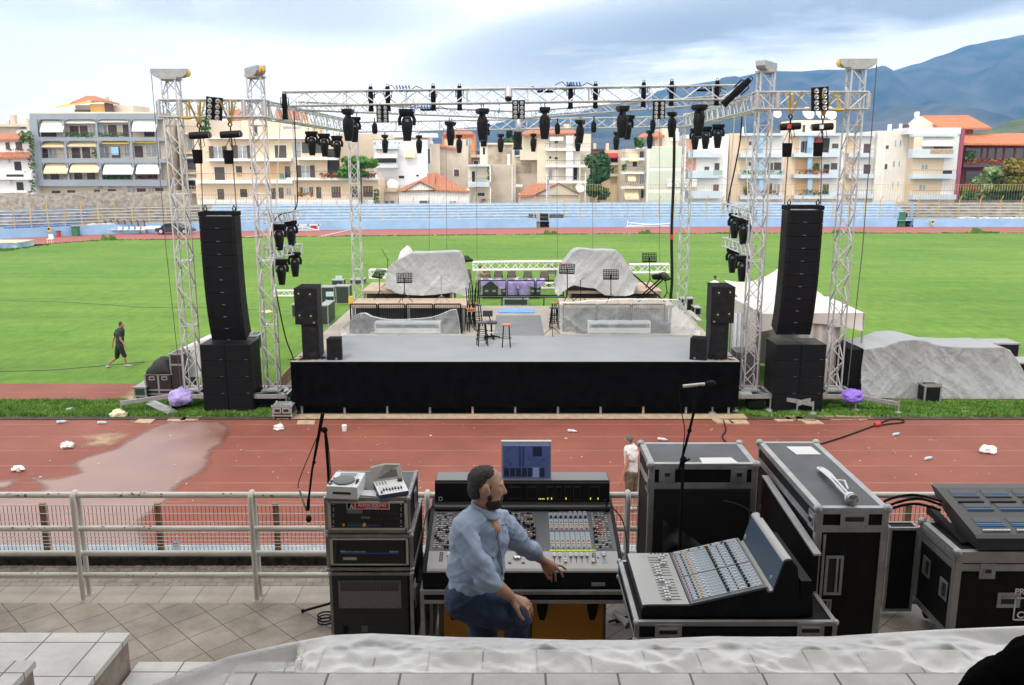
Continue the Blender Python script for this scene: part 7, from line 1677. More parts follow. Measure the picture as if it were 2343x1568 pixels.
for x0,nx,dx,nm in((.032,6,.0185,'left_section'),(.445,13,.0215,'centre_section'),(1.145,5,.024,'master_section')):
 g=MB()
 for i in range(nx):
  for j in range(17):
   x,y=x0+dx*i,.075+.052*j;r=rnd.random()
   if r<.10:P1.knob(g,2,x,y,.009,.02)
   elif r<.62:P1.pad(g,3,x,y,.013,.006,.005,.002)
   elif r<.74:P1.pad(g,6,x,y,.015,.006,.005,.002)
   elif r<.80:P1.pad(g,4,x,y,.014,.010,.006,.002)
   elif r<.87:P1.pad(g,5,x,y,.014,.006,.005,.002)
 if nm=='master_section':
  for j in range(10):P1.pad(g,5,1.185,.38+.036*j,.016,.009,.006,.003)
  for j in range(4):P1.knob(g,2,1.148,.2+.1*j,.013,.024)
 if nm=='centre_section':
  for(x,y)in((.56,.62),(.6,.57),(.65,.63),(.68,.57),(.71,.6),(.72,.5),(.72,.4),(.72,.3),(.47,.86),(.5,.9),(.49,.8)):P1.knob(g,2,x,y,.013,.026)
 g.build(nm,PM,d1)
PP=Panel((MX0,5.355,4.8705),(1,0,0),(0,.145,.052))
for k in range(8):fader(PP,.85+.037*k,.55,.075,.82 if k not in(2,7)else .12,d1)
fader(PP,1.185,.6,.075,.8,d1);fader(PP,.135,.6,.07,.8,d1)
g=MB();PP.pad(g,1,1.185,.6,.04,.1,.0015);PP.pad(g,6,.55,.28,.022,.012,.003);PP.pad(g,6,.64,.28,.022,.012,.003)
for i in range(6):
 for j in range(2):PP.pad(g,6,1.115+.012*j,.3+.11*i,.009,.006,.003);PP.pad(g,6,.08+.014*j,.4+.1*i,.011,.006,.003)
PP.pad(g,5,1.145,.6,.016,.006,.004);g.build('palm_buttons',PM,d1)
MB().ball(PP.p(.6,.6,.004),.028,.024,.016,14,8).build('trackball',mat('chrome',(.6,.6,.62),.1,.9),d1)
g=MB();PP.pad(g,0,.98,1.02,.315,.016,.0012,.002);tp=g.build('lime_tape',lime,d1)
g=MB()
for k in range(8):
 for j in range(3):PP.pad(g,0,.842+.0385*k+.008*j,1.02+.012*((j*7+k)%3-1),.006,.0022,.0006,.0034)
 PP.pad(g,0,.862+.0385*k,1.02,.0008,.016,.0006,.0034)
g.build('scribbles',btn_k,tp)
MB().box(.53,.62,5.328,5.336,4.752,4.775).build('data_plate',alu_dull,d1)
MB().tube([(.69,5.96,5.03),(.69,5.955,5.09),(.685,5.945,5.115),(.66,5.93,5.11)],.006,6).lathe([(.018,0),(.012,.02)],(.69,5.955,5.02),n=10).build('desk_lamp',black_pl,d1)
MB().tube([(.22,6.1,5.235),(.22,6.1,5.28),(.235,6.1,5.30),(.26,6.1,5.28)],.006,6).build('talkback_stub',black_pl,d1)
flight_case('desk_case_tray','low aluminium edged case tray carrying the wide mixing desk',MX0-.045,MX1+.045,5.30,6.16,4.64,4.73,e=.025,corners=False)
for x0,x1,lab in((-.50,.04,'flight case with a golden yellow front behind the man'),(.10,.64,'flight case with a golden yellow front right of the man')):
 t=flight_case('flight_case',lab,x0,x1,5.42,6.05,TZ,4.635,e=.03,wheels=.1,edge=mat('dark_edging',(.10,.10,.10),.5,.4));MB().box(x0+.035,x1-.02,5.408,5.419,TZ+.17,4.60).build('golden_panel',gold,t)
 for sx in(x0+.06,x1-.14):MB().prism([(sx,5.38,4.63),(sx+.09,5.38,4.63),(sx+.075,5.385,4.52),(sx+.06,5.39,4.47),(sx+.03,5.39,4.47),(sx+.015,5.385,4.52)],(0,.02,0)).build('black_bracket',black_pl,t)
t=thing('monitor','silver framed flat screen showing a blue mixer page on top of the desk','monitor',tuple(at(1204,1108,6.08)));Ym=6.06
a,b_=at(1146.5,1106,Ym),at(1261.5,1010,Ym);MB().cbox(a.x,b_.x,Ym,Ym+.035,a.z,b_.z,.004).build('casing',mat('silver_plastic',(.50,.50,.50),.4,.2),t)
def ms(x,y):return((1560+x/1.9122)/1.6534,(1640+y/1.9122)/1.6534)
def sbox(g,x0,y0,x1,y1,Y,d=.002):px_box(g,*ms(x0,y0),*ms(x1,y1),Y,d);return g
scr=sbox(MB(),655,75,995,342,Ym-.003).build('screen',mat('screen_blue',(.055,.08,.20),.25,emit=.35),t)
g=MB();rnd=random.Random(21)
for k in range(17):
 for x in(768,792):sbox(g,x,95+k*8.6,x+18,99.5+k*8.6,Ym-.005)
for _ in range(90):x=rnd.choice((rnd.uniform(662,745),rnd.uniform(820,862),rnd.uniform(872,985)));y=rnd.uniform(165,240)if x>868 else rnd.uniform(90,240);sbox(g,x,y,x+rnd.uniform(4,16),y+2.2,Ym-.005)
g.build('screen_text',mat('screen_dark',(.02,.03,.10),.3,emit=.2),scr)
g=MB()
for k in range(5):sbox(g,662+k*43,250,698+k*43,312,Ym-.005)
sbox(g,870,98,936,165,Ym-.005);sbox(g,655,326,995,340,Ym-.005);sbox(g,918,250,956,315,Ym-.005);g.build('screen_panes',mat('screen_pane',(.015,.022,.06),.3,emit=.15),scr)
g=MB();sbox(g,655,76,995,92,Ym-.005);sbox(g,862,248,916,318,Ym-.005);g.build('screen_bars',mat('screen_light',(.16,.19,.36),.3,emit=.45),scr)
MB().box(.07,.13,Ym+.01,Ym+.08,5.235,5.26).build('foot',alu_dull,t)
def zk(x,y):return((1080+x/1.7417)/1.6534,(1530+y/1.7417)/1.6534)
def kb(g,x0,y0,x1,y1,Y,d=.003):px_box(g,*zk(x0,y0),*zk(x1,y1),Y,d);return g
YF=5.30
def rack(lab,x0,y0,x1,y1,dep,**k):
 a,c=at(*zk(x0,y1),YF),at(*zk(x1,y0),YF);return flight_case('rack_case',lab,a.x,c.x,YF,YF+dep,a.z,c.z,e=.022,edge=mat('grimy_edging',(.26,.26,.25),.5,.5,var=.3,vscale=9),**k)
r1=rack('top rack case with a red shop label above the other two racks',262,614,816,848,.5,top=case_top,handles=(('r',5.6,5.27,.1,.12),))
g=MB()
for q in((282,640,796,652),(290,815,800,828),(282,640,294,828),(786,640,800,828)):kb(g,*q,YF-.006,.007)
g.build('inner_frame',mat('pale_frame',(.48,.46,.40),.5),r1);kb(MB(),294,652,788,816,YF-.004,.004).build('rack_units',mat('rack_black',(.012,.012,.013),.4),r1)
lb=kb(MB(),405,651,682,690,YF-.008,.003).build('red_label',mat('label_red',(.62,.015,.03),.4),r1)
g=MB()
for q in((403,649,684,652),(403,689,684,692),(403,649,407,692),(681,649,684,692),(455,649,459,692)):kb(g,*q,YF-.010,.002)
g.build('label_border',white_pt,lb);kb(MB(),407,652,432,689,YF-.010,.002).build('label_black',black_mt,lb)
def tx(body,x,y,size,m,par,nm='lettering',al='LEFT',bold=.0,Y=None):
 p=at(*zk(x,y),Y or YF-.0095);return text_mesh(body,size,m,nm,par,p,(1,0,0),(0,0,1),.0006,al,bold)
pxm=5.65/1985/1.6534/1.7417
tx('A',420,687,42*pxm,white_pt,lb,bold=.0006);tx('ALPHA SOUND',570,673,27*pxm,white_pt,lb,al='CENTER',bold=.0003);tx('SOUND & LIGHT',570,686,13*pxm,white_pt,lb,al='CENTER')
g=MB();rnd=random.Random(6)
for row in range(3):
 y0=697+row*40
 for k in range(16):x=535+k*13+(row*5);kb(g.mi(0),x,y0+10,x+7,y0+16,YF-.007)if rnd.random()<.8 else None;kb(g.mi(0),x,y0+22,x+7,y0+27,YF-.007)if rnd.random()<.6 else None
g.build('buttons',mat('dim_button',(.04,.04,.045),.4),r1)
kb(MB(),405,696,506,719,YF-.007).build('display',mat('lcd_grey',(.16,.17,.19),.3),r1);kb(MB(),497,741,556,754,YF-.007).build('display',mat('lcd_grey',(0,0,0)),r1);kb(MB(),410,780,505,796,YF-.007).build('display',mat('lcd_teal',(.01,.06,.07),.3),r1);kb(MB(),405,796,625,805,YF-.007).build('blue_line',mat('rack_blue',(.02,.09,.30),.4),r1)
for x,y,r,m_ in((383,792,.008,btn_o),(520,792,.012,btn_o),(550,710,.013,knob_k),(690,712,.015,knob_k)):MB().lathe([(r,0),(r,.012),(0,.013)],at(*zk(x,y),YF-.006),(0,-1,0),14,cap=False).build('knob',m_,r1)
g=MB()
for x in(315,760):
 for y in(658,686,699,725,738,765,778,803):g.lathe([(.0045,0),(.003,.003),(0,.003)],at(*zk(x,y),YF-.006),(0,-1,0),8,cap=False)
g.build('rack_screws',alu,r1)
r2=rack('middle rack case with a plain black effects unit and thin blue line',272,858,836,1096,.62,lid=(),latches=())
g=MB()
for q in((296,886,800,894),(308,1052,806,1060),(296,886,308,1060),(796,886,806,1060)):kb(g,*q,YF-.006,.006)
g.build('inner_frame',mat('pale_frame',(0,0,0)),r2);kb(MB(),308,894,796,1052,YF-.004,.004).build('rack_units',mat('rack_black',(0,0,0)),r2);kb(MB(),360,978,746,986,YF-.006).build('blue_line',mat('rack_blue',(0,0,0)),r2);kb(MB(),378,1008,468,1026,YF-.006).build('name_plate',mat('name_plate',(.40,.38,.30),.5),r2)
tx('960L',360,975,20*pxm,line_w,r2,Y=YF-.006);tx('DIGITAL EFFECTS SYSTEM',400,975,11.5*pxm,line_w,r2,Y=YF-.006);tx('lexicon',744,975,21*pxm,line_w,r2,al='RIGHT',Y=YF-.006)
for x in(330,768):g=MB().tube([at(*zk(x,905),YF),at(*zk(x,905),YF-.03),at(*zk(x,1045),YF-.03),at(*zk(x,1045),YF)],.005,6);g.build('rack_handle',btn_k,r2)
a,c=at(*zk(285,1110),YF),at(*zk(838,1110),YF)
r3=flight_case('rack_case','tall bottom rack case with a grey vented panel',a.x,c.x,YF+.0,YF+.62,TZ,c.z,e=.022,wheels=.1,edge=mat('grimy_edging',(0,0,0)),handles=(('r',5.45,4.62,.12,.12),),latches=(('l',5.42,4.7),('l',5.42,4.35),('r',5.36,4.72)))
kb(MB(),322,1130,800,1530,YF-.004,.003).build('rack_units',mat('rack_black',(0,0,0)),r3);vp=kb(MB(),352,1163,758,1343,YF-.007,.003).build('vent_panel',mat('vent_grey',(.17,.17,.17),.5,.3),r3)
g=MB()
for i in range(42):
 for j in range(8):kb(g,364+i*9.1,1170+j*8,369+i*9.1,1174.5+j*8,YF-.0085,.001)
g.build('vent_holes',btn_k,vp);g=MB()
for x in(360,434,512,590,670,750):
 for y in(1169,1337):g.lathe([(.004,0),(0,.003)],at(*zk(x,y),YF-.007),(0,-1,0),8,cap=False)
g.build('panel_screws',btn_k,vp);kb(MB(),500,1460,540,1500,YF-.006).build('switch_plate',panel_d,r3);kb(MB(),380,1465,410,1510,YF-.012,.008).build('plug',rubber,r3)
MB().box(-.61,-.585,5.32,6.0,TZ+.1,4.66).box(-.57,-.545,5.5,6.05,TZ+.1,4.63).build('leaning_cover',alu_dull,None);o=bpy.data.objects['leaning_cover'];tag(o,'aluminium edged rack lids leaning between the rack and the golden case','case lid')
T0=r1.location.z+.0;zt_=at(*zk(540,614),YF).z
def zm(x,y):return((1180+x/4.355)/1.6534,(1720+y/4.355)/1.6534)
def dev(name,lab,cat,pf,th,mside,mtop,feats,zl):
 """pf: picture corners of the top face, front-left, front-right, back-right, back-left"""
 q=[onz(*zm(*c),zl+h)for c,h in zip(pf,th)];t=thing(name,lab,cat,tuple(sum(q,V((0,0,0)))/4))
 lo=[V((c.x,c.y,zl+.004))for c in q];MB().hexa([*lo,*q]).build('body',mside,t)
 Pn=lambda x,y,h=0.0:q[0].lerp(q[1],x).lerp(q[3].lerp(q[2],x),y)+V((0,0,h));n=(q[1]-q[0]).cross(q[3]-q[0]).normalized()
 MB().add([p+n*.001 for p in q],[(0,1,2,3)]).build('top_plate',mtop,t)
 for nm,x0,y0,x1,y1,h,m_ in feats:MB().hexa([Pn(x0,y0)+n*.001,Pn(x1,y0)+n*.001,Pn(x1,y1)+n*.001,Pn(x0,y1)+n*.001,Pn(x0,y0)+n*h,Pn(x1,y0)+n*h,Pn(x1,y1)+n*h,Pn(x0,y1)+n*h]).build(nm,m_,t)
 return t,Pn,n,q
dev_w=mat('white_device',(.62,.63,.65),.4);dev_g=mat('grey_device',(.28,.28,.25),.4)
cdp,Pn,n,q=dev('cd_player','white table top disc player on the left of the rack top','disc player',((235,522),(745,545),(880,300),(400,285)),(.085,.085,.10,.10),dev_w,dev_w,[('display',.2,.72,.75,.93,.003,mat('lcd_grey',(0,0,0))),('button',.03,.1,.14,.2,.008,knob_k),('button',.03,.28,.14,.38,.008,knob_k),('button',.05,.5,.1,.56,.006,knob_k),('button',.12,.5,.17,.56,.006,knob_k),('pitch_slot',.86,.2,.93,.55,.002,knob_k),('pitch_fader',.86,.35,.94,.45,.014,knob_k),('seam',.80,0,.81,1,.002,alu_dull)],zt_)
MB().lathe([(.07,.002),(.07,.010),(.055,.013),(0,.012)],Pn(.46,.4),n,28,cap=False).build('jog_wheel',mat('jog_grey',(.075,.08,.09),.35),cdp,smooth=40)
g=MB();f0,f1=q[0],q[1];ff=lambda x,z:V((f0.x+(f1.x-f0.x)*x,f0.y+(f1.y-f0.y)*x-.002,zt_+z));MB().hexa([ff(.2,.035),ff(.78,.035),ff(.78,.035)+V((0,.002,0)),ff(.2,.035)+V((0,.002,0)),ff(.2,.05),ff(.78,.05),ff(.78,.05)+V((0,.002,0)),ff(.2,.05)+V((0,.002,0))]).build('disc_slot',btn_k,cdp)
fe=[('button',.05+.1*(i%4),.70+.09*(i//4),.10+.1*(i%4),.75+.09*(i//4),.004,dev_g)for i in range(12)]+[('fader',.08+.1*i,(.22 if i else .08)+.02*(i%3),.13+.1*i,(.32 if i else .2)+.02*(i%3),.012,knob_k)for i in range(8)]+[('fader_slot',.1+.1*i,.08,.11+.1*i,.55,.0015,knob_k)for i in range(8)]
rem,Pn,n,q=dev('remote_controller','white effects remote with a grey tilted display on the right of the rack top','controller',((1110,672),(1590,595),(1490,395),(1010,455)),(.03,.03,.05,.05),mat('navy_side',(.04,.05,.12),.4),dev_w,fe,zt_)
MB().lathe([(.018,0),(.016,.018),(0,.018)],Pn(.88,.85),n,16,cap=False).build('dial',knob_k,rem)
bl,br_=Pn(0,1.0),Pn(1.0,1.0);tl=at(*zm(955,225),bl.y+.06);tr_=at(*zm(1440,170),br_.y+.06);md=at(*zm(1200,165),bl.y+.06)
MB().prism([bl,br_,tr_,md,tl],(0,.018,.004)).build('display_hood',dev_g,rem)
L4=lambda a,b_:bl.lerp(br_,a).lerp(tl.lerp(tr_,a),b_)+V((0,-.003,.0005));MB().prism([L4(.13,.22),L4(.86,.22),L4(.86,.72),L4(.13,.72)],(0,.002,0)).build('display',mat('lcd_black',(.008,.009,.01),.15),rem)
ps=[onz(*zm(x,y),zt_+.004)for x,y in((720,665),(1060,690),(1050,590),(790,585))];tag(MB().prism(ps,(0,0,.001)).build('paper_note',mat('paper',(.62,.63,.65),.7)),'white paper note taped on the rack top between the two devices','paper')
d2=thing('mixing_desk','smaller sixteen fader desk facing left on its open flight case at right','mixing desk',(1.2,4.85,4.98));YA,YB=4.52,5.18
def ext(poly,name,m,y0=YA,y1=YB,par=None,**k):return MB().prism([(x,y0,z)for x,z in poly],(0,y1-y0,0)).build(name,m,par or d2,**k)
ext([(.735,4.985),(.735,5.04),(.76,5.052),(1.01,5.055),(1.43,5.158),(1.445,5.13),(1.475,5.135),(1.525,5.32),(1.565,5.33),(1.60,5.29),(1.64,4.985)],'body',black_pl,YA-.012,YB+.012,smooth=20)
ext([(.74,5.053),(.765,5.058),(1.005,5.059),(1.005,5.05),(.765,5.05)],'palm_rest',palm_g);ext([(1.012,5.060),(1.435,5.164),(1.435,5.155),(1.012,5.05)],'panel',panel_d)
ext([(1.437,5.164),(1.447,5.160),(1.452,5.14),(1.465,5.139),(1.478,5.152),(1.478,5.12),(1.437,5.12)],'trough',palm_g,smooth=50);ext([(1.474,5.152),(1.521,5.315),(1.53,5.315),(1.49,5.14)],'screen_panel',bridge_b);ext([(1.519,5.316),(1.525,5.330),(1.545,5.337),(1.566,5.334),(1.566,5.312)],'bridge_edge',palm_g,smooth=50)
ext([(1.63,4.985),(1.63,5.20),(1.69,5.20),(1.71,4.985)],'cable_cover',black_pl,YA+.0,YB);
pe=Panel((1.473,YB,5.152),(0,-1,0),(.047,0,.163));text_mesh('D',.04,white_pt,'emblem',d2,pe.p(.02,.12,.004),(0,-1,0),pe.yu,.0008);text_mesh('r',.05,white_pt,'emblem',d2,pe.p(.58,.15,.004),(0,-1,0),pe.yu,.0008)
Q=Panel((1.012,YB,5.0605),(0,-1,0),(.423,0,.104));QF=Panel((.765,YB,5.0595),(0,-1,0),(.24,0,0))
g=MB()
for k in range(4):Q.pad(g,1,.025,.15+.24*k,.04,.09,.0015)
for k in range(10):Q.pad(g,4 if k in(1,5)else(6 if k in(4,6,8)else 3),.025,.07+.088*k,.011,.012,.006,.002)
g.build('top_section',PM,d2)
for b_i in range(2):
 for k in range(8):
  x=.068+.298*b_i+.0355*k;g=MB();Q.pad(g,1,x,.5,.032,.415,.0018)
  for y,c in((.05,5),(.13,6),(.19,4),(.27,3)):Q.pad(g,c,x,y,.012,.011,.006,.0018)
  for y0 in(.34,.38,.42,.46):Q.pad(g,0,x-.004,y0,.003,.012,.0008,.0018)
  for y in(.58,.66,.71,.74,.88,.95):Q.pad(g,3 if y!=.66 else 6,x,y,.010,.009,.005,.0018)
  Q.knob(g,2,x,.525,.010,.022);Q.knob(g,2,x,.80,.010,.022);g.build('channel_strip',PM,d2)
pos=[.82,.7,.82,.72,.3,.3,.3,.3,.3,.32,.55,.55,.34,.34,.34,.32]
for k in range(16):fader(QF,.07+.0345*k+(.02 if k>7 else 0),.62,.11,pos[k],d2)
g=MB()
for k in range(4):QF.pad(g,6,.012+.005*(k%1),.52+.1*k,.008,.01,.003)
for k in range(6):QF.pad(g,5 if k==5 else 3,.038,.3+.12*k,.009,.012,.003)
g.build('palm_buttons',PM,d2)
o=cord('gooseneck_lamp','black gooseneck lamp bent over the sideways desk','lamp',[(1.56,5.1,5.32),(1.56,5.14,5.40),at(1738,1190,5.2),at(1700,1160,5.25),at(1655,1146,5.3)],.006,rubber)
flight_case('desk_case_tray','open flight case tray with two latches under the sideways desk',.69,1.83,4.46,5.24,4.86,4.982,e=.026,handles=(('f',.88,4.925,.15,.085),('f',1.68,4.935,.15,.085)))
t=thing('case_stand','dark folding stand under the sideways desk tray','stand',(1.2,4.8,TZ));b=MB()
for x in(.85,1.65):
 for y in(4.6,5.1):b.beam((x,y,TZ),(x,y,4.86),.04,.04)
b.build('legs',black_mt,t);MB().box(.95,1.25,4.62,5.1,TZ+.2,4.80).build('yellow_box',gold,t)
o=MB().prism([(1.795,4.80,4.99),(1.795,5.9,4.99),(1.795,5.9,5.30),(1.795,4.80,5.22)],(.03,0,0)).build('leaning_cover',black_pl);tag(o,'black case lid panel with a bright metal lip standing beside the sideways desk','case lid')
MB().prism([(1.79,4.79,5.225),(1.79,5.9,5.305),(1.79,5.9,5.318),(1.79,4.79,5.238)],(.045,0,0)).build('metal_lip',alu,o)
c1=flight_case('flight_case','large black flight case standing on end with an open dark front and papers on top',.955,1.71,5.74,6.22,TZ,5.46,e=.04,top=case_top,lid=(5.30,),latches=(('f',1.08,5.385),('f',1.58,5.385),('l',5.8,5.3)))
MB().box(1.0,1.665,5.725,5.738,TZ+.03,5.275).build('dark_opening',mat('door_dark',(0,0,0)),c1)
p=[onz(*q_,5.4605)for q_ in((1572,1062),(1690,1060),(1672,1047),(1568,1048))];tag(MB().prism([p[0].lerp(p[1],.3),p[1],p[2],p[3].lerp(p[2],.3)],(0,0,.001)).build('paper_sheet',mat('paper',(0,0,0))),'paper sheet taped on top of the open fronted flight case','paper')
def sag(s,t):x=1.05+.5*s;z=4.4+.68*t*(1-.45*s)+.05*noise.noise(V((s*4,t*4,2)));return(x,5.71-.04-.09*abs(noise.noise(V((s*5,t*4,7))))-.06*(1-t),z)
tag(MB().grid(sag,24,24).build('black_drape',mat('black_drape',(.018,.018,.02),.6,bump=.7,bscale=12),smooth=True),'crumpled black cloth heaped in the open flight case','cloth')
c2=flight_case('flight_case','long black flight case with a dusty lid and a white lamp lying on it',1.85,2.29,4.95,6.24,TZ,5.46,e=.04,top=case_top,lid=(5.325,),handles=(('f',2.08,5.395,.17,.10),('f',1.98,5.02,.11,.26),('f',1.945,4.78,.07,.16),('f',1.99,4.42,.16,.12)),latches=(('l',5.02,5.36),))
MB().box(1.90,1.915,4.943,4.949,TZ,5.29).build('lid_post',alu_dull,c2)
p=[onz(*q_,5.4605)for q_ in((1822,1040),(1878,1040),(1855,1022),(1798,1022))];tag(MB().prism(p,(0,0,.001)).build('paper_sheet',mat('paper',(0,0,0))),'paper sheet taped on the long dusty case lid','paper')
lp=thing('work_lamp','white hand lamp with its cord wrapped lying on the long case lid','lamp',tuple(onz(1940,1130,5.47)));la,lb_=onz(1877,1072,5.48),onz(1940,1132,5.5)
wht=mat('white_cord',(.68,.68,.70),.4);g=MB()
for k in range(4):g.tube([la.lerp(lb_,i/10)+V((.012*(k-1.5),0,.012*sin(i*pi/10*(1+k%2))))for i in range(11)],.006,6)
g.tube([la.lerp(lb_,.45),la.lerp(lb_,.6)+V((.05,0,.02)),la.lerp(lb_,.85)+V((.035,.02,.0))],.006,6).build('cord_bundle',wht,lp,smooth=40)
MB().lathe([(.018,0),(.035,.03),(.037,.06)],lb_+V((0,0,-.005)),(lb_-la),14).build('lamp_head',wht,lp,smooth=40);MB().lathe([(.035,.0),(.034,.025),(.012,.036),(0,.036)],lb_+(lb_-la).normalized()*.06+V((0,0,-.005)),(lb_-la),14,cap=False).build('lamp_glass',lens_m,lp,smooth=40);MB().tube([la+V((cos(a)*.022,sin(a)*.022,0))for a in[2*pi*k/12 for k in range(13)]],.006,6).build('hook',wht,lp)
c3=flight_case('flight_case','black flight case with white lettering under the lighting desk at the right edge',3.03,4.7,5.5,6.04,TZ+.02,4.915,e=.045,wheels=.1,lid=(4.80,4.86),handles=(('l',5.88,4.62,.11,.14),('l',5.62,4.58,.11,.14),('f',3.42,4.56,.16,.11)),latches=(('f',3.25,4.78),))
p=at(2320,1360,5.494);text_mesh('PRO',.062,white_pt,'lettering',c3,p,(1,0,0),(0,0,1),.001,bold=.001)
a,b_=at(2315,1419,5.497),at(2390,1367,5.497);g=MB()
for q_ in((a.x,b_.x,a.z,a.z+.008),(a.x,b_.x,b_.z-.008,b_.z),(a.x,a.x+.008,a.z,b_.z)):g.box(q_[0],q_[1],5.492,5.497,q_[2],q_[3])
g.build('letter_frame',white_pt,c3);text_mesh('CL',.07,white_pt,'lettering',c3,(a.x+.025,5.494,a.z+.018),(1,0,0),(0,0,1),.001,bold=.002)
d3=thing('lighting_desk','dark lighting console with rows of blue buttons at the right edge','lighting desk',(3.9,5.8,4.92));MB().prism([(3.17,5.5,4.93),(3.17,5.53,5.0),(3.17,5.56,5.015),(3.17,6.14,5.13),(3.17,6.22,5.13),(3.17,6.12,5.06),(3.17,5.75,4.93)],(1.5,0,0)).build('body',mat('console_black',(.018,.019,.022),.4),d3)
Z=Panel((3.2,5.57,5.0175),(1,0,0),(0,.57,.113));LB=[mat('lcd_dark',(.012,.016,.02),.2),mat('blue_led_button',(.02,.15,.42),.4,emit=.15),btn_k,btn_w,knob_k]
for r_ in range(3):
 for k in range(5):
  x,y=.14+.235*k+(.06 if r_ else 0)*(2-r_)*.3,(.06,.38,.68)[r_];g=MB();Z.pad(g,0,x,y+.22,.19,.055,.002)
  for i in range(10):
   Z.pad(g,1,x-.085+.019*i,y+.135,.014,.012,.005);Z.pad(g,1 if r_<1 else 2,x-.085+.019*i,y+.10,.014,.010,.005)
   if r_!=1:Z.pad(g,2,x-.085+.019*i,y+.04,.003,.045,.001);Z.pad(g,3 if r_==0 else 4,x-.085+.019*i,y-.005,.013,.016,.011)
  g.build('button_bank',LB,d3)
MB().lathe([(.035,0),(.033,.016),(0,.016)],Z.p(.66,.33),Z.n,20,cap=False).build('jog_wheel',white_pt,d3)
MB().prism([(3.12,5.62,4.92),(3.12,6.15,4.925),(3.12,6.15,4.99),(3.12,5.62,4.93)],(.05,0,0)).build('side_cheek',black_pl,d3)
t=flight_case('leaning_cover','tall black case lid standing between the long case and the lighting desk case',2.78,3.0,5.98,6.1,TZ+.06,4.88,e=.02,corners=False)
for k,(dx,dz)in enumerate(((0,.05),(.04,.02),(.02,-.02))):cord('power_cable',['upper black cable looping from the lighting desk behind the long case','middle black cable looping from the lighting desk behind the long case','lower black cable looping from the lighting desk behind the long case'][k],'cable',[(3.15,6.0,5.03+dz),(2.95+dx,6.05,5.06+dz),(2.75+dx,6.1,4.97+dz),(2.66,6.12,4.8)],.011,rubber)
ms1=thing('microphone_stand','black boom microphone stand behind the effects rack with a hanging microphone','microphone stand',tuple(at(757,1420,6.1)));Y1=5.95
MB().tube([at(744,985,Y1),at(751,1080,Y1),V((at(757,1250,Y1).x,Y1,TZ+.12))],.011,8).build('pole',black_mt,ms1);MB().tube([at(738,946,Y1),at(731,985,Y1),at(714,1075,Y1),at(706,1142,Y1)],[.014,.012,.008,.008],8).build('boom',black_mt,ms1)
b0=V((at(757,1250,Y1).x,Y1,TZ+.15))
for tip in(at(692,1381,6.05),b0+V((.25,.15,-.13)),b0+V((.1,-.3,-.13))):MB().tube([b0,V((tip.x,tip.y,TZ+.025))],.010,8).ball((tip.x,tip.y,TZ+.025),.016,.016,.016,8,6).build('leg',black_mt,ms1)
MB().ball(at(742,984,Y1),.024,.022,.022,10,7).ball(at(718,1058,Y1),.014,.014,.014,8,6).build('joint',black_mt,ms1)
mc=MB().tube([at(684,1119,Y1),at(700,1168,Y1)],.0085,10).build('microphone',mat('mic_grey',(.45,.44,.41),.4,.3),ms1,smooth=40);MB().ball(at(706,1187,Y1),.022,.022,.028,14,10).build('foam_windshield',mat('foam_black',(.01,.01,.01),.95),mc,smooth=True);MB().bar(at(706,1142,Y1),at(704,1168,Y1),.012,8).build('clip',black_mt,ms1)
cord('microphone_cable','thin microphone cable hanging along the left boom','cable',[at(683,1118,Y1),at(684,1100,Y1),at(712,1030,Y1),at(735,985,Y1),at(748,1000,Y1),at(757,1090,Y1),at(760,1160,Y1)],.0035,rubber)
cord('cable_coil','coiled cables on the tiles left of the effects rack','cables',[(at(745,1395,5.9).x+.06*cos(a),5.9+.06*sin(a),TZ+.012+.004*a)for a in[k*.7 for k in range(28)]],.006,rubber)
Y2=5.45;ms2=thing('microphone_stand','black microphone stand with a pale measuring microphone in front of the open fronted case','microphone stand',(at(1556,1240,Y2).x,Y2,TZ))
MB().tube([at(1598,890,Y2),at(1590,930,Y2),at(1577,985,Y2),at(1553,1076,Y2)],.009,8).build('boom',black_mt,ms2);MB().tube([at(1563,1048,Y2),V((at(1556,1240,Y2).x,Y2,TZ+.15))],.011,8).build('pole',black_mt,ms2);MB().ball(at(1563,1052,Y2),.024,.02,.024,10,7).bar(at(1560,1060,Y2),at(1578,1050,Y2),.007).ball(at(1577,985,Y2),.016,.016,.016,8,6).build('joint',black_mt,ms2);b0=V((at(1556,1240,Y2).x,Y2,TZ+.2))
for k in range(3):a=.8+2*pi*k/3;MB().bar(b0,(b0.x+.14*cos(a),b0.y+.14*sin(a),TZ+.02),.009).build('leg',black_mt,ms2)
mc=MB().tube([at(1562,884,Y2),at(1612,879,Y2)],.011,10).build('microphone',mat('mic_pale',(.58,.56,.50),.4,.2),ms2,smooth=40);MB().ball(at(1626,877,Y2),.033,.02,.019,14,10).build('foam_windshield',mat('foam_black',(0,0,0)),mc,smooth=True);MB().bar(at(1602,882,Y2),at(1598,895,Y2),.012).build('clip',black_mt,ms2)
cord('microphone_cable','thin cable hanging from the pale measuring microphone','cable',[at(1562,884,Y2),at(1555,892,Y2),at(1556,930,Y2),at(1566,985,Y2),at(1560,1050,Y2),at(1558,1150,Y2)],.0035,rubber)
rnd=random.Random(31)
for k,lab in enumerate(('black cable curving on the tiles right of the main desk','second black cable curving on the tiles right of the main desk','grey cable looped on the tiles right of the main desk')):cord('floor_cable',lab,'cable',[(.72+.05*k,5.9,TZ+.02),(.98+.04*k,6.0-.1*k,TZ+.02),(1.0,5.75,TZ+.02),(.78,5.6-.05*k,TZ+.02),(.9+.1*k,5.4,TZ+.02),(.85,5.1,TZ+.02)],.009,rubber if k<2 else mat('grey_rubber',(.16,.16,.17),.6))
a,b_=at(1405,1402,5.3),at(1438,1430,5.2);t=MB().tube([a,a.lerp(b_,.6),b_],[.02,.022,.033],12).build('power_plug',mat('plug_grey',(.22,.24,.26),.5));tag(t,'large grey power plug lying between the two desks','plug')
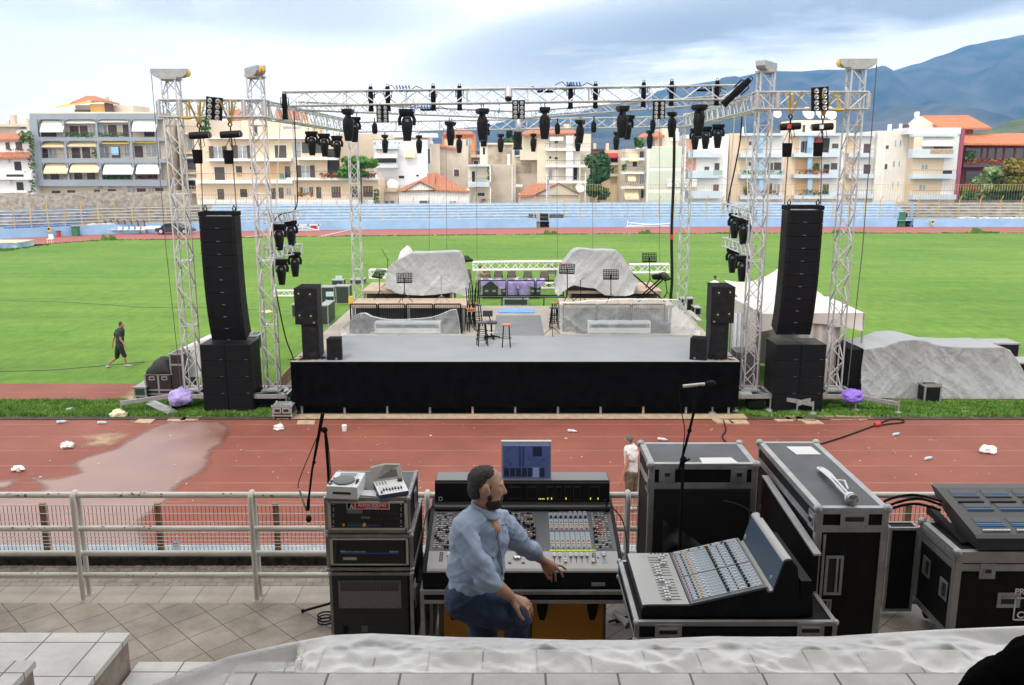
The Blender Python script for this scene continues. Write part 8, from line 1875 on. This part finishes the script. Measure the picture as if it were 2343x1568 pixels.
for k,(x0,y0,x1,y1,lab)in enumerate(((.70,5.15,.95,5.0,'dark metal bracket lying below the sideways desk'),(.72,4.95,.9,5.25,'second dark bracket crossing the first one'))):tag(MB().beam((x0,y0,TZ+.1+.05*k),(x1,y1,TZ+.14+.05*k),.07,.03).bar((x0,y0,TZ),(x0,y0,TZ+.12),.02).build('bracket',black_mt),lab,'bracket')
for k,(xs,lab)in enumerate((((-.575,-.60),'left bundle of black cables dropping from the desk back beside the rack'),((-.62,-.655),'brown cable dropping between the rack and the desk'))):cord('desk_cable',lab,'cable',[(-.56,6.05,5.03),(-.61-.02*k,6.0,4.98),(xs[1],5.9,4.75),(xs[0],5.75,4.5),(-.6,5.6,4.3)],.010 if k==0 else .005,rubber if k==0 else mat('brown_cable',(.12,.06,.03),.6))
cord('desk_cable','thin cable along the right side of the main desk','cable',[(.73,6.0,5.04),(.80,5.85,4.98),(.80,5.6,4.85),(.775,5.45,4.78),(.79,5.35,4.68)],.005,rubber)
edge=[(300,1590),(355,1563),(430,1535),(529,1500),(640,1475),(757,1453),(850,1449),(940,1453),(1040,1458),(1150,1459),(1290,1465),(1390,1471),(1500,1462),(1620,1456),(1760,1457),(1900,1456),(2020,1448),(2150,1440),(2342,1432),(2480,1425)]
def tp_(s,t):
 f=s*(len(edge)-1);i=min(int(f),len(edge)-2);q_=f-i;u=edge[i][0]+(edge[i+1][0]-edge[i][0])*q_;v=edge[i][1]+(edge[i+1][1]-edge[i][1])*q_
 Yf=4.0 if u>760 else 4.0-(760-u)/460*.78;e=at(u,v,Yf);base=5.135 if e.x>-1.05 else 5.032;x=e.x+.15*(t-0)*(1 if u<700 else 0);y=Yf+(2.9-Yf)*t
 bul=.055*math.exp(-((t-.16)/.13)**2)*(.5+.9*abs(noise.noise(V((e.x*1.2,1,1)))))+.05*math.exp(-((t-.5)/.15)**2)*max(0,noise.noise(V((e.x*.9,4,2)))+.2)
 w=.010*max(0,1-6*abs(noise.noise(V((x*3.1+y*3,y*5.5,33)))))+.009*max(0,1-6*abs(noise.noise(V((x*3.7-y*4,y*5,43)))))+.018*max(0,1-3*abs(noise.noise(V((x*1.7+y*1.2,y*3.4,3)))))+.016*max(0,1-3.4*abs(noise.noise(V((x*1.9-y*2.2,y*3,13)))))+.012*(1-2*abs(noise.noise(V((x*7+y*4,y*9,5)))))+.03*noise.noise(V((x*1.4,y*2,8)))
 if t<.001:z=e.z
 else:z=max(e.z*max(0,1-t*9)+(base+.012)*min(1,t*9),base+.004)+bul+max(-.008,w)*min(1,t*6)
 return(x,y,z)
g=MB().grid(tp_,400,64);fr_=[tp_(k/400,0)for k in range(401)];g.add(fr_+[(p[0],p[1]+.02,p[2]-.14)for p in fr_],[(i,i+1,402+i,401+i)for i in range(400)])
pm_=plastic('milky_plastic',(.78,.79,.80),.22,.8,(5,.45,.02,.3,(.7,1,1)));tag(g.build('plastic_sheet',pm_,smooth=True),'long crumpled milky plastic sheet spread over the benches in the foreground','plastic sheet')
bg=thing('black_bag','black padded bag standing on the grey bench in the bottom right corner','bag',tuple(at(2320,1568,2.35)));blk_c=mat('bag_black',(.0015,.0015,.002),.95,bump=.4,bscale=40,spec=.02)
#  people
def blob(parts,vox,sm,name,m,parent=None,fold=0.0,seed=0.0,fs=9.0):
 """overlapping tapered limbs and ellipsoids fused into one continuous surface"""
 g=MB()
 for q in parts:
  if q[0]=='c':
   _,p,r,a,b=q;p,r=V(p),V(r);g.bar(p,r,a,14,b);g.ball(p,a,a,a,14,9);g.ball(r,b,b,b,14,9)
  else:
   _,c,rx,ry,rz=q[:5];e=MB().ball((0,0,0),rx,ry,rz,18,12);M=Matrix.Rotation(q[5]if len(q)>5 else 0,3,'Y');M=Matrix.Rotation(q[6]if len(q)>6 else 0,3,'Z')@M;g.add([M@V(v)+V(c)for v in e.v],e.f)
 mm=bpy.data.meshes.new('tmp');mm.from_pydata(g.v,[],g.f);o=bpy.data.objects.new('tmp',mm);md=o.modifiers.new('r','REMESH');md.mode='VOXEL';md.voxel_size=vox;s=o.modifiers.new('s','SMOOTH');s.factor=.5;s.iterations=sm
 me=evaluated(o)
 if fold:
  nr=[v.normal.copy()for v in me.vertices]
  for v in me.vertices:
   c=v.co.copy();rg=lambda w_,a_,b_,sd_:max(0,1-w_*abs(noise.noise(V((c.x*fs*a_+c.z*fs*b_,c.y*fs*.8*a_,c.z*fs*.35+seed+sd_)))));v.co=c+nr[v.index]*fold*(rg(3,.7,.9,0)+rg(3,.7,-.9,20)*.9+rg(4,1.3,1.6,40)*.5+rg(4,1.2,-1.2,60)*.4+.8*noise.noise(c*fs*.5)-.5)
 if parent is not None:me.transform(WM(parent).inverted())
 me.materials.clear();me.materials.append(m);me.shade_smooth();ob=bpy.data.objects.new(name,me);C.objects.link(ob)
 if parent is not None:ob.parent=parent
 return ob
def zq(x,y,Y):return at((1650+x/2.24)/1.6534,(1730+y/2.24)/1.6534,Y)
def hand(w,knu,tips,thumb,th0,r=.0088):
 """palm from the wrist to the knuckle row, four separate bent fingers and a thumb from the side of the palm"""
 out=[('c',w,knu[1],.027,.02),('c',w,knu[0],.026,.016),('c',w,knu[2],.026,.016),('c',w,knu[3],.024,.015)]
 for k,(b,t)in enumerate(zip(knu,tips)):
  m=b.lerp(t,.52)+V((.006,-.006,.014));rr=r*(1,1.04,.98,.86)[k];out+=[('c',b,m,rr*1.12,rr),('c',m,t,rr,rr*.86)]
 m=th0.lerp(thumb,.55)+V((-.004,-.004,-.002));out+=[('c',w.lerp(th0,.4),th0,.02,.015),('c',th0,m,.0125,.0105),('c',m,thumb,.0105,.009)]
 return out
Ym_=4.62;H0=zq(416,216,Ym_)
hw,hk=zq(640,1190,4.50),[zq(738,1258,4.48),zq(752,1240,4.50),zq(756,1222,4.53),zq(750,1205,4.56)]
ht=[zq(792,1358,4.47),zq(812,1335,4.49),zq(815,1300,4.53),zq(806,1262,4.57)]
fw_,fk=zq(898,872,5.20),[zq(1000,912,5.29),zq(1005,935,5.27),zq(985,958,5.25),zq(955,972,5.235)]
ft=[zq(1098,950,5.33),zq(1072,1012,5.295),zq(1012,1048,5.27),zq(978,1052,5.25)]
body=[('e',H0,.095,.077,.097,R(-8)),('e',zq(478,262,Ym_),.062,.064,.078),('e',zq(470,345,Ym_),.060,.056,.062),('e',zq(500,395,Ym_),.034,.034,.028),('c',zq(553,225,Ym_),zq(580,296,Ym_),.010,.0145),('e',zq(566,300,Ym_),.017,.019,.012),('e',zq(545,214,Ym_),.018,.048,.011),('e',zq(543,347,Ym_),.016,.026,.009),('e',zq(522,285,Ym_-.038),.026,.018,.026),('e',zq(522,285,Ym_+.038),.026,.018,.026),('e',zq(424,280,Ym_-.079),.021,.013,.033,R(-12)),('e',zq(430,312,Ym_-.075),.012,.010,.015),('c',zq(405,340,Ym_+.01),zq(372,470,Ym_+.02),.060,.066),('c',zq(372,470,Ym_+.02),zq(345,620,4.66),.07,.11),('c',zq(440,520,Ym_),zq(478,600,Ym_-.02),.05,.05),('c',zq(345,620,4.66),zq(300,1150,4.6),.12,.10),('c',zq(345,620,4.66),zq(235,640,4.47),.06,.05),('c',zq(345,620,4.66),zq(545,570,4.86),.06,.05),('c',zq(235,640,4.47),zq(400,1010,4.40),.05,.044),('c',zq(400,1010,4.40),zq(520,1095,4.43),.046,.041),('c',zq(520,1095,4.43),hw,.041,.028),('c',zq(545,570,4.86),zq(740,770,5.02),.05,.042),('c',zq(740,770,5.02),zq(850,835,5.13),.042,.036),('c',zq(850,835,5.13),fw_,.036,.028)]
body+=hand(hw,hk,ht,zq(738,1374,4.45),zq(682,1282,4.46))+hand(fw_,fk,ft,zq(958,1030,5.235),zq(920,955,5.215))
man=blob(body,.0046,5,'person',skin_m);tag(man,'bearded man in a light blue shirt and jeans leaning towards the mixing desk','person')
for sy in(-1,1):
 p=zq(543,243,Ym_)+V((.002,sy*.032,0));MB().ball(p,.010,.012,.010,10,8).build('eye',mat('eye',(.35,.33,.3),.3),man,smooth=True);MB().ball(p+V((.004,0,-.001)),.0072,.007,.006,8,6).build('iris',hair_m,man)
hp=[('e',zq(382,184,Ym_),.080,.079,.076,R(-14)),('e',zq(340,255,Ym_),.052,.074,.066),('e',zq(420,140,Ym_),.058,.070,.046),('e',zq(318,300,Ym_),.030,.062,.034),('e',zq(452,225,Ym_-.002),.020,.0795,.05)]
blob(hp,.006,5,'hair',hair_m,man,.0016,3,60)
bd=[('e',zq(474,370,Ym_),.060,.0595,.046,R(-10)),('e',zq(503,396,Ym_),.038,.040,.029),('e',zq(455,312,Ym_),.020,.0705,.034),('e',zq(548,331,Ym_),.013,.030,.008),('e',zq(520,368,Ym_),.026,.044,.024)]
blob(bd,.005,4,'beard',mat('beard',(.022,.016,.013),.85,col2=(.085,.055,.042),vscale=60,bump=.9,bscale=300),man,.0016,5,80)
shirt_m=mat('light_blue_cotton',(.27,.345,.47),.85,var=.06,vscale=6,bump=.25,bscale=240);jean=mat('blue_denim',(.018,.038,.085),.85,var=.25,vscale=8,bump=.25,bscale=280)
sh=[('e',zq(330,690,4.64),.146,.135,.20,R(12)),('e',zq(300,930,4.62),.138,.138,.20,R(6)),('e',zq(285,1080,4.6),.130,.14,.105),('c',zq(238,610,4.48),zq(350,520,4.62),.068,.080),('c',zq(350,520,4.64),zq(545,545,4.85),.082,.072),('e',zq(450,690,4.74),.11,.13,.15),('e',zq(430,900,4.72),.10,.13,.19),('e',zq(420,1040,4.66),.085,.12,.085),('c',zq(232,640,4.47),zq(330,850,4.41),.072,.064),('c',zq(330,850,4.41),zq(425,1010,4.395),.064,.058),('c',zq(545,560,4.86),zq(660,690,4.97),.072,.066),('c',zq(660,690,4.97),zq(755,775,5.04),.066,.056),('c',zq(755,775,5.04),zq(835,815,5.12),.056,.048)]
for(p,q,r)in((zq(418,1035,4.395),zq(480,1060,4.415),.063),(zq(795,785,5.08),zq(838,815,5.12),.056)):
 d=(q-p).normalized();sh+=[('c',p,p+d*.012,r,r),('c',q-d*.03,q-d*.018,r*.97,r*.96)]
sobj=blob(sh,.0065,3,'shirt',shirt_m,man,.0095,1.0,8.0)
cp=MB()
def collar(s,t):
 a=R(-150)+s*R(300);c=zq(392,420+48*(1-cos(a))/2*1.0,Ym_+.01);r=.072+.012*(1-t);return(c.x+r*cos(a)*1.02+.012*(1-t),c.y+r*sin(a),c.z+.02-.05*cos(a)-.052*(1-t)+(.016 if True else 0))
cp.grid(collar,28,4);co=cp.build('collar',shirt_m,sobj,smooth=True);sm=co.modifiers.new('t','SOLIDIFY');sm.thickness=.006
def shirt_front(x,y,Y):return zq(x,y,Y)
g=MB()
tr=sobj.data;
import mathutils
bv=mathutils.bvhtree.BVHTree.FromPolygons([tuple(WM(sobj)@v.co)for v in tr.vertices],[tuple(p.vertices)for p in tr.polygons])
def on_shirt(x,y,off=.003):
 d=(zq(x,y,5)-CAM).normalized();h=bv.ray_cast(CAM,d);return(h[0]-d*off)if h[0]else None
line=[on_shirt(x,y)for x,y in((488,590),(508,660),(520,740),(535,830),(545,920),(550,1000),(545,1040))];line=[p for p in line if p]
if len(line)>2:MB().tube(line,.0042,6).build('placket',shirt_m,sobj,smooth=True);MB().tube([p+V((.007,.004,0))for p in line],.003,5).build('placket_shade',mat('shirt_shade',(.07,.10,.17),.9),sobj)  # second, darker tube paints the shading beside the placket
pk=[on_shirt(x,y)for x,y in((545,575),(590,568))]
if all(pk):MB().tube([pk[0],pk[0].lerp(pk[1],.5)+V((0,-.002,-.002)),pk[1]],.004,6).build('pocket_shade',mat('shirt_shade',(0,0,0)),sobj)  # dark tube paints the shading at the pocket rim
seam=[on_shirt(x,y)for x,y in((225,560),(250,640),(300,760),(345,880))]
K1,K2=zq(695,1352,4.62),zq(655,1640,4.66)
jp=[('e',zq(270,1170,4.6),.135,.15,.10),('c',zq(235,1215,4.53),zq(470,1290,4.52),.112,.098),('c',zq(470,1290,4.52),K1,.098,.078),('c',K1,K2,.076,.062),('c',K2,(K2.x-.02,4.66,4.60),.062,.06),('c',zq(320,1210,4.68),zq(395,1420,4.74),.105,.085),('c',zq(395,1420,4.74),(zq(395,1420,4.74).x,4.76,TZ+.1),.085,.06)]
blob(jp,.009,3,'jeans',jean,man,.006,7,11)
for c,lab in(((K2.x+.03,4.70,4.55),1),((zq(395,1420,4.74).x+.05,4.77,TZ+.05),2)):MB().ball(c,.14,.05,.05,12,8).build('shoe',black_mt,man,smooth=True)
t=thing('step_box','dark case hidden below the man where his raised foot rests','case',(K2.x+.05,4.7,TZ));MB().cbox(K2.x-.15,K2.x+.25,4.58,4.84,TZ,4.50,.02).build('body',case_blk,t);MB().box(K2.x-.15,K2.x+.25,4.575,4.58,4.45,4.48).build('aluminium_edging',alu_dull,t)
def figure(label,J,k,skin,top,bottom,hairm,sleeve=.5,shorts=.6,vox=.012,sleeveless=False):
 """J: joint points; k: scale of the limb radii"""
 hd=J['head'];P=[('e',hd,.085*k,.075*k,.105*k),('e',hd+V((.03*k*J.get('face',1),0,-.05*k)),.06*k,.06*k,.065*k),('e',hd+V((.09*k*J.get('face',1),0,-.02*k)),.02*k,.014*k,.02*k),('c',hd+V((0,0,-.08*k)),J['neck'],.052*k,.06*k),('c',J['neck'],J['hip'],.09*k,.09*k)]
 T=[('c',J['neck']+V((0,0,-.07)),J['hip'],.15*k,.135*k),('e',J['neck'].lerp(J['hip'],.3),.15*k,.19*k,.19*k)];B=[('e',J['hip'],.14*k,.16*k,.12*k)]
 for a in J['arms']:
  P+=[('c',a[0],a[1],.046*k,.038*k),('c',a[1],a[2],.038*k,.026*k),('c',a[2],a[3],.028*k,.018*k)]
  for q in(-.02,0,.02):P.append(('c',a[2].lerp(a[3],.6)+V((0,q*k,0)),a[3]+V((.015*k,q*1.3*k,-.05*k)),.011*k,.008*k))
  if not sleeveless:T.append(('c',a[0],a[0].lerp(a[1],sleeve),.066*k,.058*k))
  else:T.append(('e',a[0]+V((.02,0,-.02)),.06*k,.06*k,.06*k))
 for l in J['legs']:P+=[('c',l[0],l[1],.075*k,.055*k),('c',l[1],l[2],.056*k,.036*k)];B+=[('c',l[0],l[0].lerp(l[1],min(1,shorts*1.6)),.105*k,.08*k)]+([('c',l[1],l[1].lerp(l[2],(shorts-.6)*2.5),.085*k,.08*k)]if shorts>.62 else[])
 o=blob(P,vox*k,3,'person',skin);tag(o,label,'person');blob(T,vox*k*1.1,3,'shirt',top,o,.008*k,2,8);blob(B,vox*k*1.1,3,'trousers',bottom,o,.008*k,4,8)
 f=J.get('face',1);blob([('e',hd+V((-.02*k*f,0,.03*k)),.088*k,.083*k,.085*k),('e',hd+V((-.05*k*f,0,-.03*k)),.05*k,.07*k,.06*k)],vox*k,3,'hair',hairm,o)
 for l in J['legs']:MB().ball(l[2].lerp(l[3],.45)+V((0,0,-.01)),max(.06,abs(l[3].x-l[2].x)*.7+.06)*k,.05*k,.045*k,12,8).build('shoe',mat('grey_trainer',(.34,.35,.37),.6,var=.3),o,smooth=True)
 return o
def w(x,y,d=0):return at((350+x/2.851)/1.6534,(1100+y/2.851)/1.6534,31.7+d)
figure('dark haired man in black polo and shorts walking on the grass at left',dict(head=w(313,366),neck=w(298,415),hip=w(290,600),face=1,arms=[(w(292,435,-.2),w(303,530,-.22),w(345,585,-.22),w(370,612,-.22)),(w(262,435,.2),w(228,520,.22),w(216,575,.22),w(212,605,.22))],legs=[(w(300,610,-.09),w(345,705,-.09),w(360,795,-.09),w(405,818,-.09)),(w(275,610,.09),w(262,718,.09),w(172,790,.09),w(160,845,.09))]),1.0,skin_b,mat('charcoal_polo',(.03,.033,.037),.85),mat('black_shorts',(.012,.012,.013),.85),hair_m)
def w2(x,y,d=0):return at(*ms(x,y),18.1+d)
figure('man in white sleeveless top and khaki shorts walking on the red track',dict(head=w2(1562,48),neck=w2(1578,98),hip=w2(1582,285),face=-.6,arms=[(w2(1556,135,-.12),w2(1548,225,-.16),w2(1524,300,-.16),w2(1508,352,-.16)),(w2(1608,135,.12),w2(1640,220,.14),w2(1640,290,.14),w2(1635,330,.14))],legs=[(w2(1568,300,-.07),w2(1566,410,-.07),w2(1592,520,-.07),w2(1575,560,-.07)),(w2(1600,300,.07),w2(1600,410,.07),w2(1604,520,.07),w2(1585,562,.07))]),1.0,skin_b,mat('white_vest',(.58,.57,.58),.85),mat('khaki_shorts',(.06,.05,.03),.9,col2=(.14,.115,.075),vscale=7),mat('grey_hair',(.09,.09,.09),.8),shorts=.62,sleeveless=True)
X=at(1636,640,45.5);fv=lambda x,y,z:V((X.x+x,45.5+y,z))
figure('dark haired person in white top standing behind the right side fill stack',dict(head=fv(0,0,1.66),neck=fv(-.03,0,1.44),hip=fv(-.05,0,.95),face=.5,arms=[(fv(-.2,0,1.38),fv(-.26,0,1.1),fv(-.22,-.1,.88),fv(-.2,-.12,.8)),(fv(.15,0,1.38),fv(.2,0,1.1),fv(.2,-.1,.88),fv(.2,-.12,.8))],legs=[(fv(-.12,0,.9),fv(-.12,0,.5),fv(-.12,.02,.1),fv(-.1,-.12,.05)),(fv(.04,0,.9),fv(.04,0,.5),fv(.04,.02,.1),fv(.06,-.12,.05))]),1.0,skin_b,white_pt,jean,hair_m,shorts=1.0,vox=.02)
def w4(x,y,d=0):return at((1700+x/3.485)/1.6534,(900+y/3.485)/1.6534,43.2+d)
figure('person in a beige shirt bending over the purple sheet behind the stage',dict(head=w4(412,392),neck=w4(395,425),hip=w4(375,560),face=1,arms=[(w4(400,440,-.15),w4(450,495,-.2),w4(490,470,-.2),w4(515,465,-.2)),(w4(390,440,.15),w4(450,490,.2),w4(500,470,.2),w4(520,466,.2))],legs=[(w4(372,580,-.1),w4(385,640,-.1),w4(380,720,-.1),w4(395,740,-.1)),(w4(380,580,.1),w4(395,640,.1),w4(395,720,.1),w4(410,740,.1))]),1.0,skin_b,mat('beige_shirt',(.36,.34,.28),.85),mat('grey_trousers',(.17,.18,.16),.85),mat('brown_hair',(.12,.05,.02),.8),shorts=1.0,vox=.02)
blob([('e',(1.60,2.4,5.835),.20,.19,.168),('e',(1.64,2.42,5.955),.12,.13,.11),('c',(1.44,2.38,5.9),(1.62,2.4,5.98),.07,.09),('c',(1.42,2.36,5.7),(1.46,2.38,5.88),.06,.06)],.012,5,'body',blk_c,bg,.012,3,6)
MB().tube([(1.44,2.2,5.75),(1.45,2.18,5.9),(1.52,2.22,5.97),(1.6,2.28,6.02)],.012,8).build('strap',blk_c,bg,smooth=True)
#  litter
pet=mat('clear_bottle',(.62,.68,.72),.15,alpha=.75);bag_w=mat('white_bag',(.70,.71,.73),.5,bump=.6,bscale=14)
def bottle(u,v,lab,rz,m=None,z=0.0):
 p=onz(u,v,z+.05);t=thing('plastic_bottle',lab,'bottle',tuple(p),rz,'plastic bottles lying about');t.scale=(.82,)*3
 MB().lathe([(.045,0),(.05,.02),(.05,.2),(.045,.24),(.02,.3),(.02,.33)],(-.16,0,0),(1,0,0),10).build('bottle',m or pet,t,smooth=40,local=True);MB().lathe([(.024,.0),(.024,.03)],(.165,0,0),(1,0,0),8).build('cap',cb_m,t,local=True);MB().lathe([(.0515,.08),(.0515,.15)],(-.16,0,0),(1,0,0),10,cap=False).build('wrapper',mat('bottle_wrapper',(.3,.45,.65),.5),t,local=True)
for u,v,lab,rz in((141,965,'plastic bottle on the track by the verge at far left',.3),(234,967,'plastic bottle on the track left of the tower foot',0.05),(1309,986,'plastic bottle on the track in front of the stage',-.3),(1515,1005,'plastic bottle on the track left of the open fronted case',-.4),(2050,993,'plastic bottle on the track right of the long case',.5),(2124,1048,'plastic bottle on the track at right nearest the terrace',.45),(2210,943,'plastic bottle in the grass before the big tarpaulin',-.1),(160,936,'plastic bottle half hidden in the grass at far left',1.2)):bottle(u,v,lab,rz)
for u,v,r,lab,m_,sd_ in((153,1019,.14,'white plastic bag on the track at left',bag_w,1),(42,1072,.12,'small white plastic bag on the track at the left edge',bag_w,2),(637,977,.13,'white plastic bag in front of the small open case',bag_w,3),(270,949,.19,'yellowish plastic bag on the edge of the verge',mat('cream_bag',(.62,.58,.38),.5,bump=.6,bscale=12),4),(2259,1030,.17,'white plastic bag on the track at right',bag_w,5)):
 p=onz(u,v+6,0);crumple('plastic_bag',lab,'bag',(p.x,p.y,r*.5),r*1.15,r*.9,r*.62,m_,sd_,amp=.5)
p=onz(788,986,0);t=thing('paper_cup','white paper cup on the track in front of the stage','cup',tuple(p));MB().lathe([(.06,0),(.075,.16),(.07,.16)],p,n=12).build('cup',bag_w,t);MB().lathe([(.078,.16),(.06,.18)],p,n=12).build('lid',white_pt,t)
p=onz(405,1262,TZ+.082);t=thing('drink_cup','paper drink cup with a straw on the blue ledge behind the mesh fence','cup',tuple(p));MB().lathe([(.024,0),(.032,.085)],p,n=14).build('cup',bag_w,t);MB().bar(p+V((0,0,.08)),p+V((.01,0,.15)),.003).build('straw',white_pt,t);MB().lathe([(.034,.085),(.03,.095)],p,n=14).build('lid',alu_dull,t)
g=MB();rnd=random.Random(17)
for _ in range(210):
 x,y=rnd.uniform(-12,12),rnd.choice((rnd.uniform(8,25),rnd.gauss(21,2.5)));s=rnd.uniform(.008,.026)*(1.8 if rnd.random()<.05 else 1);a=rnd.uniform(0,6)
 if 7.2<y<24.9:g.obox((x,y,.012),V((cos(a),sin(a),0))*s,V((-sin(a),cos(a),0))*s*rnd.uniform(.3,.8),V((0,0,.004)))
tag(g.build('paper_scraps',mat('scraps',(.62,.60,.58),.8,col2=(.42,.36,.30),vscale=.6)),'small pale paper scraps scattered over the red track','litter',kind='stuff')
zc=lambda x,y:onz((3100+x/2.851)/1.6534,(1200+y/2.851)/1.6534,.03)
cord('power_cable','black power cable snaking over the track at right with a loop at its end','cable',[zc(-200,1440),zc(0,1372),zc(200,1310),zc(400,1240),zc(600,1165),zc(740,1108),zc(850,1100),zc(908,1120),zc(880,1140),zc(760,1150),zc(625,1170)],.022,rubber)
tag(MB().lathe([(.06,-.08),(.06,.1)],zc(615,1172)+V((0,0,.05)),(1,.3,0),10).build('red_plug',red_pt),'red plug at the end of the black cable on the track','plug')
cord('power_cable','thin black cable on the track in front of the stage right corner','cable',[onz(1655,962,.03),onz(1660,985,.03),onz(1652,1000,.03),onz(1668,1020,.03),onz(1690,1040,.03)],.02,rubber)
cord('field_cable','thin grey cable running across the far grass at left','cable',[onz(-20,688,.01),onz(120,690,.03),onz(260,698,.03),onz(330,703,.03),onz(460,704,.03),onz(660,712,.01)],.016,mat('pale_cable',(.12,.17,.12),.7))
cord('field_cable','thin pale cable on the grass by the walking man','cable',[onz(-20,850,.02),onz(120,846,.02),onz(240,836,.02),onz(330,828,.02)],.018,mat('pale_cable',(0,0,0)))
tag(sheet('cardboard',[onz(*((350+x/2.851)/1.6534,(1100+y/2.851)/1.6534)[::1],.02)if False else onz((350+x/2.851)/1.6534,(1100+y/2.851)/1.6534,.02)for x,y in((1780,222),(1900,205),(1950,228),(1870,242))],mat('cardboard',(.55,.42,.28),.8),kind=None),'flat piece of cardboard on the grass behind the inner left tower','cardboard')
p0,p1=onz(1140,716,SZ+.012),onz(1222,708,SZ+.012);tag(MB().box(p0.x,p1.x,p0.y,p0.y+1.0,SZ,SZ+.03).build('blue_mat',mat('blue_mat',(.10,.26,.60),.6,col2=(.2,.42,.7),vscale=4)),'blue strip of sheet lying at the back of the stage centre','mat')
def haze():
 o=MB().box(-4600,4600,-30,6100,-60.0,900).build('haze',bpy.data.materials.new('haze_air'));o['kind']='stuff'
 m=o.data.materials[0];m.use_nodes=True;nt=m.node_tree;N=nt.nodes
 N.remove(N['Principled BSDF']);v=N.new('ShaderNodeVolumePrincipled')
 v.inputs['Color'].default_value=(.17,.46,.92,1);v.inputs['Density'].default_value=HAZE;v.inputs['Anisotropy'].default_value=.2
 nt.links.new(v.outputs[0],N['Material Output'].inputs['Volume'])
HAZE=1.8e-4
haze()
